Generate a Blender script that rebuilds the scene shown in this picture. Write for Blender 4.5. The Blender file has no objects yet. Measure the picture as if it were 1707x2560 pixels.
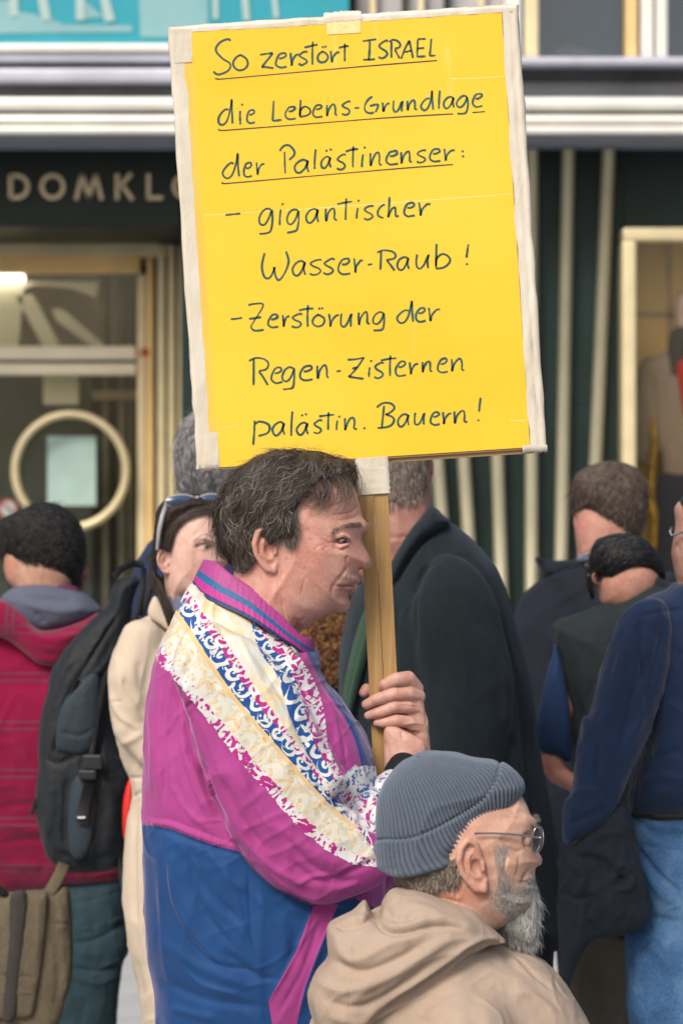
import bpy, math, random
import numpy as np
from mathutils import Vector
random.seed(7); RNG = np.random.default_rng(7)
S = bpy.context.scene; COL = S.collection
# ------------------------------------------------------------------ camera, light, exposure
F = 7000.0; CX = 853.5; HZ = 1280.0; CAMZ = 1.65
cam_d = bpy.data.cameras.new('camera'); cam = bpy.data.objects.new('camera', cam_d); COL.objects.link(cam)
cam_d.sensor_fit = 'HORIZONTAL'; cam_d.sensor_width = 24.0; cam_d.lens = 24.0 * F / 1707.0
cam_d.clip_start = 0.1; cam_d.clip_end = 500
cam.location = (0, 0, CAMZ); cam.rotation_euler = (math.radians(90), 0, 0)
cam_d.dof.use_dof = True; cam_d.dof.focus_distance = 3.82; cam_d.dof.aperture_fstop = 6.8
S.camera = cam
world = bpy.data.worlds.new('World'); S.world = world; world.use_nodes = True
wn = world.node_tree; wn.nodes.clear()
sky = wn.nodes.new('ShaderNodeTexSky'); sky.sky_type = 'NISHITA'; sky.sun_disc = False
SUN_EL, SUN_AZ = 44.0, 206.0      # azimuth clockwise from +Y (camera looks along +Y)
sky.sun_elevation = math.radians(SUN_EL); sky.sun_rotation = math.radians(SUN_AZ)
sky.air_density = 1.0; sky.dust_density = 5.0; sky.ozone_density = 0.2
bg = wn.nodes.new('ShaderNodeBackground'); bg.inputs[1].default_value = 0.12
wo = wn.nodes.new('ShaderNodeOutputWorld')
wn.links.new(sky.outputs[0], bg.inputs[0]); wn.links.new(bg.outputs[0], wo.inputs[0])
sd = bpy.data.lights.new('sun', 'SUN'); sd.energy = 2.0; sd.angle = math.radians(20); sd.color = (1.0, 0.94, 0.86)
sun = bpy.data.objects.new('sun', sd); COL.objects.link(sun)
_el, _az = math.radians(SUN_EL), math.radians(SUN_AZ)
_dir = Vector((math.sin(_az) * math.cos(_el), math.cos(_az) * math.cos(_el), math.sin(_el)))
sun.rotation_euler = _dir.to_track_quat('Z', 'Y').to_euler(); sun.location = _dir * 20
S.view_settings.view_transform = 'Standard'; S.view_settings.look = 'None'
S.view_settings.exposure = 0.20; S.view_settings.gamma = 1.0; S.view_settings.use_curve_mapping = False
try:
    S.cycles.use_denoising = True; S.cycles.max_bounces = 8
except Exception: pass

# ------------------------------------------------------------------ object helpers
def tag(o, label=None, cat=None, group=None, kind=None):
    if label: o['label'] = label
    if cat: o['category'] = cat
    if group: o['group'] = group
    if kind: o['kind'] = kind
    return o
def empty(name, loc, label=None, cat=None, group=None):
    o = bpy.data.objects.new(name, None); COL.objects.link(o); o.location = loc; o.empty_display_size = .1
    return tag(o, label, cat, group)
def link(name, me, mat, parent=None):
    o = bpy.data.objects.new(name, me); COL.objects.link(o)
    if mat is not None and not me.materials:
        for m in (mat if isinstance(mat, (list, tuple)) else [mat]): me.materials.append(m)
    if parent is not None:
        o.parent = parent
        wm = Vector((0, 0, 0)); p = parent
        while p is not None: wm += p.location; p = p.parent
        o.location = -wm
    return o
def mk(name, V, Fc, mat, parent=None, smooth=True, col=None, attrs=None, midx=None):
    """numpy verts (n,3) + faces (m,k) or list of arrays -> one mesh object"""
    me = bpy.data.meshes.new(name)
    V = np.asarray(V, dtype=np.float32)
    if not isinstance(Fc, list): Fc = [Fc]
    Fc = [np.asarray(f, dtype=np.int32) for f in Fc if len(f)]
    me.vertices.add(len(V)); me.vertices.foreach_set('co', V.ravel())
    nl = sum(f.size for f in Fc); nf = sum(len(f) for f in Fc)
    me.loops.add(nl); me.polygons.add(nf)
    me.loops.foreach_set('vertex_index', np.concatenate([f.ravel() for f in Fc]))
    st = []; o = 0
    for f in Fc:
        st.append(o + np.arange(len(f)) * f.shape[1]); o += f.size
    me.polygons.foreach_set('loop_start', np.concatenate(st).astype(np.int32))
    me.polygons.foreach_set('use_smooth', np.full(nf, smooth))
    if midx is not None: me.polygons.foreach_set('material_index', np.asarray(midx, dtype=np.int32))
    me.update(calc_edges=True)
    if col is not None:
        a = me.color_attributes.new('Col', 'FLOAT_COLOR', 'POINT')
        c = np.ones((len(V), 4), np.float32); c[:, :3] = col; a.data.foreach_set('color', c.ravel())
    for k, v in (attrs or {}).items():
        a = me.attributes.new(k, 'FLOAT_VECTOR', 'POINT'); a.data.foreach_set('vector', np.asarray(v, np.float32).ravel())
    me.validate()
    return link(name, me, mat, parent)

# ------------------------------------------------------------------ node helpers
def lin(c):
    return tuple(((x / 255.) / 12.92 if x / 255. <= .04045 else ((x / 255. + .055) / 1.055) ** 2.4) for x in c)
class NT:
    def __init__(s, name):
        s.m = bpy.data.materials.new(name); s.m.use_nodes = True; s.t = s.m.node_tree; s.t.nodes.clear()
        s.out = s.n('OutputMaterial'); s.b = s.n('BsdfPrincipled'); s.l(s.b.outputs[0], s.out.inputs[0])
    def n(s, t, **k):
        x = s.t.nodes.new('ShaderNode' + t)
        for a, b in k.items(): setattr(x, a, b)
        return x
    def l(s, a, b): s.t.links.new(a, b)
    def put(s, inp, v):
        if hasattr(v, 'is_output') or isinstance(v, bpy.types.NodeSocket): s.l(v, inp)
        elif isinstance(v, (tuple, list)): inp.default_value = (*v[:3], 1) if len(inp.default_value) == 4 else v
        else: inp.default_value = v
    def ma(s, op, a, b=0.0, c=0.0):
        x = s.n('Math', operation=op); s.put(x.inputs[0], a); s.put(x.inputs[1], b); s.put(x.inputs[2], c); return x.outputs[0]
    def mix(s, f, a, b, blend='MIX'):
        x = s.n('MixRGB', blend_type=blend); s.put(x.inputs[0], f); s.put(x.inputs[1], a); s.put(x.inputs[2], b); return x.outputs[0]
    def noise(s, scale, detail=3, vec=None, rough=.55, dist=0.):
        x = s.n('TexNoise'); x.inputs['Scale'].default_value = scale; x.inputs['Detail'].default_value = detail
        x.inputs['Roughness'].default_value = rough; x.inputs['Distortion'].default_value = dist
        if vec is not None: s.l(vec, x.inputs['Vector'])
        return x.outputs['Fac']
    def vor(s, scale, vec=None, feature='F1'):
        x = s.n('TexVoronoi', feature=feature); x.inputs['Scale'].default_value = scale
        if vec is not None: s.l(vec, x.inputs['Vector'])
        return x.outputs['Distance']
    def obj(s, sc=(1, 1, 1)):
        t = s.n('TexCoord'); m = s.n('Mapping'); m.inputs['Scale'].default_value = sc
        s.l(t.outputs['Object'], m.inputs[0]); return m.outputs[0]
    def attr(s, name, typ='GEOMETRY'):
        return s.n('Attribute', attribute_name=name, attribute_type=typ)
    def ramp(s, f, stops, interp='LINEAR'):
        x = s.n('ValToRGB'); r = x.color_ramp; r.interpolation = interp
        while len(r.elements) > 1: r.elements.remove(r.elements[-1])
        r.elements[0].position = stops[0][0]; r.elements[0].color = (*stops[0][1][:3], 1)
        for p, c in stops[1:]:
            e = r.elements.new(p); e.color = (*c[:3], 1)
        s.put(x.inputs[0], f); return x.outputs[0]
    def bump(s, h, strength=.3, dist=.002, normal=None):
        x = s.n('Bump'); x.inputs['Strength'].default_value = strength; x.inputs['Distance'].default_value = dist
        s.l(h, x.inputs['Height'])
        if normal is not None: s.l(normal, x.inputs['Normal'])
        return x.outputs[0]
    def fin(s, color=None, rough=None, normal=None, metal=None, spec=None, **kw):
        b = s.b.inputs
        if color is not None: s.put(b['Base Color'], color)
        if rough is not None: s.put(b['Roughness'], rough)
        if normal is not None: s.l(normal, b['Normal'])
        if metal is not None: b['Metallic'].default_value = metal
        if spec is not None: b['Specular IOR Level'].default_value = spec
        for k, v in kw.items(): s.put(b[k.replace('_', ' ')], v)
        return s.m
def simple(name, color, rough=.6, var=.15, scale=8., metal=0., bump=0., bscale=60., spec=.5, **kw):
    """base colour with soft noise variation and a fine relief"""
    n = NT(name); v = n.obj()
    f = n.noise(scale, 4, v)
    c0 = tuple(x * (1 - var) for x in color); c1 = tuple(min(1, x * (1 + var)) for x in color)
    c = n.ramp(f, [(.3, c0), (.7, c1)])
    nm = n.bump(n.noise(bscale, 4, v), .5, bump) if bump else None
    return n.fin(c, rough, nm, metal, spec, **kw)
def cloth(name, color, rough=.85, var=.12, weave=900., wamp=.0006, wrinkle=.004, wscale=9., sheen=.04, fuzz=0., spec=.2, col2=None):
    """woven cloth: broad tone drift, small creases, weave relief"""
    n = NT(name); v = n.obj()
    big = n.noise(5., 4, v, .6)
    c0 = tuple(x * (1 - var) for x in color); c1 = tuple(min(1, x * (1 + var)) for x in (col2 or color))
    c = n.ramp(big, [(.3, c0), (.7, c1)])
    sp = n.noise(weave * .45, 2, v)
    c = n.mix(.35 + fuzz, c, n.ramp(sp, [(.35, tuple(x * (.72 - fuzz) for x in color)), (.65, tuple(min(1, x * (1.25 + fuzz)) for x in (col2 or color)))]))
    wr = n.noise(wscale, 5, n.obj((1, 1, .45)), .6, .6)
    nm = n.bump(wr, .8, wrinkle)
    rd = n.ma('ABSOLUTE', n.ma('SUBTRACT', n.noise(wscale * .9, 3, n.obj((1, 1, .7)), .5, .5), .5)); nm = n.bump(n.ma('MINIMUM', n.ma('MULTIPLY', rd, 5), 1), .7, wrinkle * .8, nm)
    nm = n.bump(n.noise(weave, 2, v), .5, wamp, nm)
    m = n.fin(c, rough, nm, 0, spec)
    n.b.inputs['Sheen Weight'].default_value = sheen; n.b.inputs['Sheen Roughness'].default_value = .5
    return m
def skin_mat(name, base):
    n = NT(name); v = n.obj()
    a = n.attr('Col').outputs['Color']
    mott = n.noise(38., 5, v, .65)
    c = n.mix(1., a, n.ramp(mott, [(.3, (.86, .72, .70)), (.7, (1.1, 1.1, 1.1))]), 'MULTIPLY')
    fine = n.noise(260., 3, v, .7)
    c = n.mix(1., c, n.ramp(fine, [(.3, (.90, .87, .86)), (.7, (1.06, 1.05, 1.05))]), 'MULTIPLY')
    nm = n.bump(n.noise(420., 3, v, .7), .5, .0006)
    nm = n.bump(n.noise(95., 5, v, .7, .5), .3, .0005, nm)
    nm = n.bump(n.ma('MINIMUM', n.ma('MULTIPLY', n.ma('ABSOLUTE', n.ma('SUBTRACT', n.noise(150., 2, n.obj((1, 1, .5)), .5, .6), .5)), 8), 1), .25, .0003, nm)
    n.fin(c, n.ramp(mott, [(.3, (.44,) * 3), (.7, (.6,) * 3)]), nm, 0, .4)
    n.b.inputs['Subsurface Weight'].default_value = .18
    n.b.inputs['Subsurface Radius'].default_value = (.012, .004, .002); n.b.inputs['Subsurface Scale'].default_value = .6
    return n.m
def hair_mat(name):
    n = NT(name); a = n.attr('Col').outputs['Color']
    return n.fin(a, .42, None, 0, .45)

# ------------------------------------------------------------------ geometry in picture units
# A figure is modelled in units of 1 photo pixel at its own distance Y0: u right, v down, w away.
class Fig:
    def __init__(s, Y0): s.Y = Y0; s.s = Y0 / F
    def W(s, A):
        A = np.asarray(A, dtype=np.float64)
        return np.stack([(A[:, 0] - CX) * s.s, s.Y + A[:, 2] * s.s, CAMZ + (HZ - A[:, 1]) * s.s], 1)
    def pt(s, u, v, w=0): return tuple(s.W([(u, v, w)])[0])
def unp(pts, w):
    """size an outline seen at distance offset w to its real extent there"""
    k = 1 + w / F; p = np.asarray(pts, float); q = p.copy()
    q[:, 0] = CX + (p[:, 0] - CX) * k; q[:, 1] = HZ + (p[:, 1] - HZ) * k
    return q
def see(V):
    k = 1 + V[:, 2] / F
    return np.stack([CX + (V[:, 0] - CX) / k, HZ + (V[:, 1] - HZ) / k], 1)
def spline(pts, n=6, closed=True):
    p = np.asarray(pts, float); m = len(p); out = []
    rng = range(m) if closed else range(m - 1)
    for i in rng:
        if closed: a, b, c, d = p[i - 1], p[i], p[(i + 1) % m], p[(i + 2) % m]
        else: a, b, c, d = p[max(i - 1, 0)], p[i], p[i + 1], p[min(i + 2, m - 1)]
        for t in np.arange(n) / n:
            out.append(.5 * ((2 * b) + (c - a) * t + (2 * a - 5 * b + 4 * c - d) * t * t + (3 * b - a - 3 * c + d) * t ** 3))
    if not closed: out.append(p[-1])
    return np.array(out)
def seg_d2(X, Y, P0, P1):
    dx, dy = P1[0] - P0[0], P1[1] - P0[1]; L = dx * dx + dy * dy + 1e-9
    t = np.clip(((X - P0[0]) * dx + (Y - P0[1]) * dy) / L, 0, 1)
    ex = X - P0[0] - t * dx; ey = Y - P0[1] - t * dy
    return ex * ex + ey * ey, t
def sdpoly(X, Y, P):
    d = np.full(X.shape, 1e18); ins = np.zeros(X.shape, bool)
    for i in range(len(P)):
        a, b = P[i - 1], P[i]
        e, _ = seg_d2(X, Y, a, b); np.minimum(d, e, out=d)
        c = (a[1] > Y) != (b[1] > Y)
        if c.any(): ins ^= c & (X < (b[0] - a[0]) * (Y - a[1]) / (b[1] - a[1] + 1e-12) + a[0])
    d = np.sqrt(d); return np.where(ins, -d, d)
def bil(G, u0, v0, g, U, V):
    x = np.clip((U - u0) / g, 0, G.shape[0] - 1.001); y = np.clip((V - v0) / g, 0, G.shape[1] - 1.001)
    i = x.astype(int); j = y.astype(int); a = x - i; b = y - j
    return G[i, j] * (1 - a) * (1 - b) + G[i + 1, j] * a * (1 - b) + G[i, j + 1] * (1 - a) * b + G[i + 1, j + 1] * a * b
class Pf:
    """outline swollen to a rounded solid: half thickness T at its fullest"""
    def __init__(s, pts, T, wc=0., lam=0., sub=5, comp=True, p=1., tilt=(0, 0), smooth=True):
        q = unp(pts, wc) if comp else np.asarray(pts, float)
        s.P = spline(q, sub) if smooth else q
        s.wc, s.T, s.p, s.tilt = wc, T, p, tilt
        lo = s.P.min(0); hi = s.P.max(0); s.lo, s.hi = lo, hi; s.c = (lo + hi) / 2
        g = max(hi - lo) / 72.; s.g = g; s.o = lo - 3 * g
        nu, nv = (np.ceil((hi - lo) / g).astype(int) + 7)
        U, V = np.meshgrid(s.o[0] + np.arange(nu) * g, s.o[1] + np.arange(nv) * g, indexing='ij')
        d = sdpoly(U, V, s.P); m = d < 0
        phi = np.zeros(U.shape); k = 0 if not lam else (g / lam) ** 2
        par = ((np.arange(nu)[:, None] + np.arange(nv)[None]) % 2).astype(bool)
        for it in range(260):
            for q_ in (par, ~par):
                nb = np.zeros_like(phi)
                nb[1:-1, 1:-1] = phi[2:, 1:-1] + phi[:-2, 1:-1] + phi[1:-1, 2:] + phi[1:-1, :-2]
                new = (nb + g * g) / (4 + k)
                sel = q_ & m; phi[sel] += 1.82 * (new[sel] - phi[sel]) if it > 3 else (new[sel] - phi[sel])
        ok = d < -2.0 * g; r = np.where(ok, phi / np.maximum(-d, 1e-6), 0.); wgt = ok.astype(float)
        for _ in range(7):        # carry the ratio outwards past the rim
            rs = r * wgt; a = np.zeros_like(rs); b = np.zeros_like(rs)
            for sx in (-1, 0, 1):
                for sy in (-1, 0, 1):
                    a += np.roll(np.roll(rs, sx, 0), sy, 1); b += np.roll(np.roll(wgt, sx, 0), sy, 1)
            fill = (wgt == 0) & (b > 0); r[fill] = (a / np.maximum(b, 1e-9))[fill]; wgt[fill] = 1
        r[wgt == 0] = r[wgt > 0].mean()
        for _ in range(4):
            r = (r * 4 + 2 * (np.roll(r, 1, 0) + np.roll(r, -1, 0) + np.roll(r, 1, 1) + np.roll(r, -1, 1)) + np.roll(np.roll(r, 1, 0), 1, 1) + np.roll(np.roll(r, -1, 0), 1, 1) + np.roll(np.roll(r, 1, 0), -1, 1) + np.roll(np.roll(r, -1, 0), -1, 1)) / 16
        s.r = r; s.mx = (r * np.maximum(-d, 0)).max()
    def wcen(s, U, V): return s.wc + s.tilt[0] * (U - s.c[0]) + s.tilt[1] * (V - s.c[1])
    def phi(s, U, V):
        d = sdpoly(U, V, s.P); x = -d * bil(s.r, s.o[0], s.o[1], s.g, U, V) / s.mx
        if s.p != 1: x = np.where(x > 0, np.maximum(x, 1e-6) ** s.p, x * 2)
        return x * s.T * s.T
    def half(s, U, V): return np.sqrt(np.maximum(s.phi(U, V), 0))
    def bb(s):
        w = [s.wc - s.T - abs(s.tilt[0]) * (s.hi[0] - s.lo[0]) / 2 - abs(s.tilt[1]) * (s.hi[1] - s.lo[1]) / 2,
             s.wc + s.T + abs(s.tilt[0]) * (s.hi[0] - s.lo[0]) / 2 + abs(s.tilt[1]) * (s.hi[1] - s.lo[1]) / 2]
        return np.array([*s.lo, w[0]]), np.array([*s.hi, w[1]])
    def ev(s, u, v, w):
        U, V = np.meshgrid(u, v, indexing='ij'); ph = s.phi(U, V)
        gu = np.gradient(ph, u, axis=0) if len(u) > 1 else 0; gv = np.gradient(ph, v, axis=1) if len(v) > 1 else 0
        g2 = gu ** 2 + gv ** 2
        dw = w[None, None, :] - s.wcen(U, V)[:, :, None]
        return ((dw * dw - ph[:, :, None]) / np.sqrt(4 * dw * dw + g2[:, :, None] + (.6 * s.T) ** 2)).astype(np.float32)
class Cap:
    """tapered limb along a chain of (u,v,w,r)"""
    def __init__(s, ch, comp=False, flat=1.):
        c = np.array(ch, float)
        if comp:
            for q in c:
                k = 1 + q[2] / F; q[0] = CX + (q[0] - CX) * k; q[1] = HZ + (q[1] - HZ) * k
        s.c = c
    def bb(s):
        r = s.c[:, 3:4]; return (s.c[:, :3] - r).min(0), (s.c[:, :3] + r).max(0)
    def ev(s, u, v, w):
        U, V, Wg = np.meshgrid(u, v, w, indexing='ij', sparse=True); out = None
        for a, b in zip(s.c[:-1], s.c[1:]):
            d = b - a; L = (d[:3] ** 2).sum() + 1e-9
            t = np.clip(((U - a[0]) * d[0] + (V - a[1]) * d[1] + (Wg - a[2]) * d[2]) / L, 0, 1)
            e = np.sqrt((U - a[0] - t * d[0]) ** 2 + (V - a[1] - t * d[1]) ** 2 + (Wg - a[2] - t * d[2]) ** 2) - (a[3] + t * d[3])
            out = e if out is None else np.minimum(out, e)
        return out.astype(np.float32)
class Ell:
    def __init__(s, c, r, rot=0., comp=False):
        c = np.array(c, float)
        if comp: k = 1 + c[2] / F; c[0] = CX + (c[0] - CX) * k; c[1] = HZ + (c[1] - HZ) * k
        s.c = c; s.r = np.array(r, float); s.a = math.radians(rot)
    def bb(s):
        m = np.array([max(s.r[0], s.r[1])] * 2 + [s.r[2]]); return s.c - m, s.c + m
    def ev(s, u, v, w):
        U, V, Wg = np.meshgrid(u - s.c[0], v - s.c[1], w - s.c[2], indexing='ij', sparse=True)
        ca, sa = math.cos(s.a), math.sin(s.a); x = (U * ca + V * sa) / s.r[0]; y = (-U * sa + V * ca) / s.r[1]; z = Wg / s.r[2]
        q = np.sqrt(x * x + y * y + z * z); return ((q - 1) * min(s.r)).astype(np.float32)
class Clip:
    """the swollen form `surf` grown by `off`, kept only inside an outline (hair lying on a head)"""
    def __init__(s, surf, outline, off, k=5.):
        s.f = surf; s.C = spline(np.asarray(outline, float), 4); s.off = off; s.k = k; s.P = surf.P
    def bb(s):
        a, b = s.f.bb(); lo, hi = s.C.min(0), s.C.max(0); a = a - s.off; b = b + s.off
        a[:2] = np.maximum(a[:2], lo); b[:2] = np.minimum(b[:2], hi); return a, b
    def wcen(s, U, V): return s.f.wcen(U, V)
    def half(s, U, V): return s.f.half(U, V) + s.off * .8
    def ev(s, u, v, w):
        a = s.f.ev(u, v, w) - s.off; U, V = np.meshgrid(u, v, indexing='ij'); b = sdpoly(U, V, s.C)[:, :, None].astype(np.float32)
        h = np.clip(.5 - .5 * (b - a) / s.k, 0, 1); return b * (1 - h) + a * h + s.k * h * (1 - h)
def volume(pieces, h):
    """pieces: (shape, k[, 'sub']) smoothly joined -> verts (u,v,w), quads"""
    bbs = [p[0].bb() for p in pieces if len(p) < 3]
    lo = np.min([b[0] for b in bbs], 0) - 3 * h; hi = np.max([b[1] for b in bbs], 0) + 3 * h
    n = np.ceil((hi - lo) / h).astype(int) + 1
    ax = [lo[i] + np.arange(n[i]) * h for i in range(3)]
    G = np.full(n, 50. * h, np.float32)
    for p in pieces:
        sh, k = p[0], p[1]; b = sh.bb(); m = 3 * k + 3 * h
        sl = []
        for i in range(3):
            a = max(0, int((b[0][i] - m - lo[i]) / h)); z = min(n[i], int((b[1][i] + m - lo[i]) / h) + 2); sl.append(slice(a, z))
        sl = tuple(sl); f = sh.ev(ax[0][sl[0]], ax[1][sl[1]], ax[2][sl[2]]); g = G[sl]
        if len(p) > 2:
            f = -f; hh = np.clip(.5 - .5 * (g - f) / max(k, 1e-3), 0, 1); G[sl] = g * (1 - hh) + f * hh + k * hh * (1 - hh)
        elif k > 0:
            hh = np.clip(.5 + .5 * (g - f) / k, 0, 1); G[sl] = g * (1 - hh) + f * hh - k * hh * (1 - hh)
        else: G[sl] = np.minimum(g, f)
    return snets(G, lo, h)
def snets(G, lo, h):
    n = G.shape; s = G < 0
    c = np.zeros((n[0] - 1, n[1] - 1, n[2] - 1), np.int8)
    for i in (0, 1):
        for j in (0, 1):
            for k in (0, 1): c += s[i:n[0] - 1 + i, j:n[1] - 1 + j, k:n[2] - 1 + k]
    I = np.nonzero((c > 0) & (c < 8)); ci = np.stack(I, 1)
    idx = np.full(c.shape, -1, np.int32); idx[I] = np.arange(len(ci))
    acc = np.zeros((len(ci), 3)); cnt = np.zeros(len(ci))
    for a in range(3):
        o1, o2 = [x for x in range(3) if x != a]
        for b1 in (0, 1):
            for b2 in (0, 1):
                p = ci.copy(); p[:, o1] += b1; p[:, o2] += b2; q = p.copy(); q[:, a] += 1
                f0 = G[p[:, 0], p[:, 1], p[:, 2]]; f1 = G[q[:, 0], q[:, 1], q[:, 2]]
                m = (f0 < 0) != (f1 < 0); t = np.where(m, f0 / (f0 - f1 + 1e-20 * (f0 == f1)), 0)
                pos = p.astype(float); pos[:, a] += t; acc[m] += pos[m]; cnt[m] += 1
    V = lo + acc / cnt[:, None] * h; Q = []
    for a in range(3):
        o1, o2 = (a + 1) % 3, (a + 2) % 3
        sl0 = [slice(None)] * 3; sl1 = [slice(None)] * 3; sl0[a] = slice(0, -1); sl1[a] = slice(1, None)
        s0 = s[tuple(sl0)]; s1 = s[tuple(sl1)]; m = s0 != s1
        P = np.stack(np.nonzero(m), 1); P = P[(P[:, o1] > 0) & (P[:, o2] > 0) & (P[:, o1] < n[o1] - 1) & (P[:, o2] < n[o2] - 1)]
        qs = []
        for d1, d2 in ((0, 0), (-1, 0), (-1, -1), (0, -1)):
            q = P.copy(); q[:, o1] += d1; q[:, o2] += d2; qs.append(idx[q[:, 0], q[:, 1], q[:, 2]])
        q = np.stack(qs, 1); flip = ~s0[P[:, 0], P[:, 1], P[:, 2]]
        q[flip] = q[flip][:, ::-1]; Q.append(q)
    Q = np.concatenate(Q); Q = Q[(Q >= 0).all(1)]
    return V, Q
def normals(V, Q):
    N = np.zeros_like(V); a, b, c, d = (V[Q[:, i]] for i in range(4)); n = np.cross(c - a, d - b)
    for i in range(4): np.add.at(N, Q[:, i], n)
    return N / (np.linalg.norm(N, axis=1, keepdims=True) + 1e-9)
def relax(V, Q, it=2, lam=.5):
    for _ in range(it):
        A = np.zeros_like(V); c = np.zeros(len(V))
        for i in range(4):
            np.add.at(A, Q[:, i], V[Q[:, (i + 1) % 4]]); np.add.at(c, Q[:, i], 1)
        V = V + lam * (A / np.maximum(c, 1)[:, None] - V)
    return V
def stroke_d(UV, pts, sm=True):
    """distance to a polyline, place along it (0..1) and signed side"""
    p = spline(pts, 5, False) if sm and len(pts) > 2 else np.asarray(pts, float)
    X, Y = UV[:, 0], UV[:, 1]; best = np.full(len(X), 1e18); al = np.zeros(len(X)); sg = np.zeros(len(X))
    L = np.r_[0, np.cumsum(np.hypot(*(p[1:] - p[:-1]).T))]
    for i in range(len(p) - 1):
        e, t = seg_d2(X, Y, p[i], p[i + 1]); m = e < best
        best[m] = e[m]; al[m] = (L[i] + t[m] * (L[i + 1] - L[i]))
        cr = (p[i + 1][0] - p[i][0]) * (Y - p[i][1]) - (p[i + 1][1] - p[i][1]) * (X - p[i][0]); sg[m] = np.sign(cr[m])
    return np.sqrt(best), al / L[-1], sg, al
def folds(V, Q, strokes, near=True, far=False):
    """push the surface along its normal: (points, width, amount[, 'c' sharp crease])"""
    N = normals(V, Q); uv = see(V); D = np.zeros(len(V))
    wt = np.clip(-N[:, 2] * 2.0 + .25, 0, 1)
    if far: wt = np.maximum(wt, np.clip(N[:, 2] * 2, 0, 1))
    for st in strokes:
        pts, w, a = st[0], st[1], st[2]; P = np.asarray(pts, float)
        m = (uv[:, 0] > P[:, 0].min() - 3 * w) & (uv[:, 0] < P[:, 0].max() + 3 * w) & (uv[:, 1] > P[:, 1].min() - 3 * w) & (uv[:, 1] < P[:, 1].max() + 3 * w)
        if not m.any(): continue
        if len(P) == 1:
            d = np.hypot(uv[m, 0] - P[0, 0], uv[m, 1] - P[0, 1]); D[m] += a * np.exp(-(d / w) ** 2); continue
        d, t, sg, _ = stroke_d(uv[m], pts); e = np.clip(np.minimum(t, 1 - t) * 5 + .25, 0, 1)
        if len(st) > 3 and st[3] == 's':    # step: one side lies over the other
            D[m] += a * e * np.exp(-(d / w) ** 2) * np.where(sg > 0, 1., -.35)
        elif len(st) > 3: D[m] += a * e * np.exp(-np.abs(d) / w)
        else: D[m] += a * e * np.exp(-(d / w) ** 2)
    return V + N * (D * wt)[:, None]
def vnoise(P, sc, seed=0, octv=3):
    """smooth value noise, numpy"""
    out = np.zeros(len(P)); amp = 1.
    for o in range(octv):
        q = P / sc * (2 ** o) + seed * 17.3 + 1000; i = np.floor(q).astype(np.int64); f = q - i; f = f * f * (3 - 2 * f)
        def hsh(a, b, c):
            x = (a * 73856093) ^ (b * 19349663) ^ (c * 83492791) ^ (seed * 2654435 + o * 97); x = (x ^ (x >> 13)) * 1274126177; x = x ^ (x >> 16)
            return (x & 0xffff) / 65535. * 2 - 1
        r = 0
        for a in (0, 1):
            for b in (0, 1):
                for c in (0, 1):
                    r = r + hsh(i[:, 0] + a, i[:, 1] + b, i[:, 2] + c) * (f[:, 0] if a else 1 - f[:, 0]) * (f[:, 1] if b else 1 - f[:, 1]) * (f[:, 2] if c else 1 - f[:, 2])
        out += amp * r; amp *= .5
    return out
def rumple(V, Q, amp, sc, seed=1, stretch=(1, .5, 1)):
    N = normals(V, Q); n = vnoise(V * np.array(stretch), sc, seed); r = 1 - np.abs(n) * 1.6
    return V + N * (amp * r)[:, None]
def creases(V, Q, amp, across, along, ang, seed, thr=.1):
    """sharp-backed cloth creases running at `ang` degrees from vertical, in patches"""
    amp = amp * .62; across = across * 1.7; along = along * 1.5; N = normals(V, Q); t = math.radians(ang); wp_ = vnoise(V, across * 3.2, seed + 3, 2) * across * .55
    a = V[:, 0] * math.cos(t) + V[:, 1] * math.sin(t) + wp_; b = -V[:, 0] * math.sin(t) + V[:, 1] * math.cos(t)
    P = np.stack([a / across, b / along, V[:, 2] / (across * 1.3)], 1); n1 = vnoise(P, 1., seed, 1)
    r = np.clip(1 - np.abs(n1) * 3.0, 0, 1) ** 1.7 - .3 * np.clip(n1, -1, 1); msk = np.clip(vnoise(V, across * 4.5, seed + 11, 2) * 1.6 + .35 + thr, 0, 1)
    return V + N * (amp * r * msk)[:, None]
def solid(fig, name, pieces, h, mat, parent=None, strokes=None, rum=None, rel=1, col=None, attrs=None, near=None, cr=()):
    V, Q = volume(pieces, h)
    if rel: V = relax(V, Q, rel)
    if rum: V = rumple(V, Q, *rum)
    for c_ in cr: V = creases(V, Q, *c_)
    if strokes: V = folds(V, Q, strokes)
    if near is not None: V = near(V, Q)
    c = col(V, see(V), normals(V, Q)) if col else None
    at = attrs(V, see(V), normals(V, Q)) if attrs else None
    return mk(name, fig.W(V), Q, mat, parent, True, c, at)
def box(name, lo, hi, mat, parent=None, bev=0., smooth=False):
    (x0, y0, z0), (x1, y1, z1) = lo, hi; b = min(bev, abs(x1 - x0) / 2.1, abs(y1 - y0) / 2.1, abs(z1 - z0) / 2.1)
    if b <= 0:
        V = [(x, y, z) for x in (x0, x1) for y in (y0, y1) for z in (z0, z1)]
        Fq = [(0, 1, 3, 2), (4, 6, 7, 5), (0, 4, 5, 1), (2, 3, 7, 6), (0, 2, 6, 4), (1, 5, 7, 3)]
        return mk(name, V, np.array(Fq), mat, parent, smooth)
    import bmesh
    me = bpy.data.meshes.new(name); bm = bmesh.new(); bmesh.ops.create_cube(bm, size=1)
    for v in bm.verts: v.co = Vector((x0 + (v.co.x + .5) * (x1 - x0), y0 + (v.co.y + .5) * (y1 - y0), z0 + (v.co.z + .5) * (z1 - z0)))
    bmesh.ops.bevel(bm, geom=bm.edges[:], offset=b, segments=2, affect='EDGES', profile=.6); bm.to_mesh(me); bm.free()
    return link(name, me, mat, parent)
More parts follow.
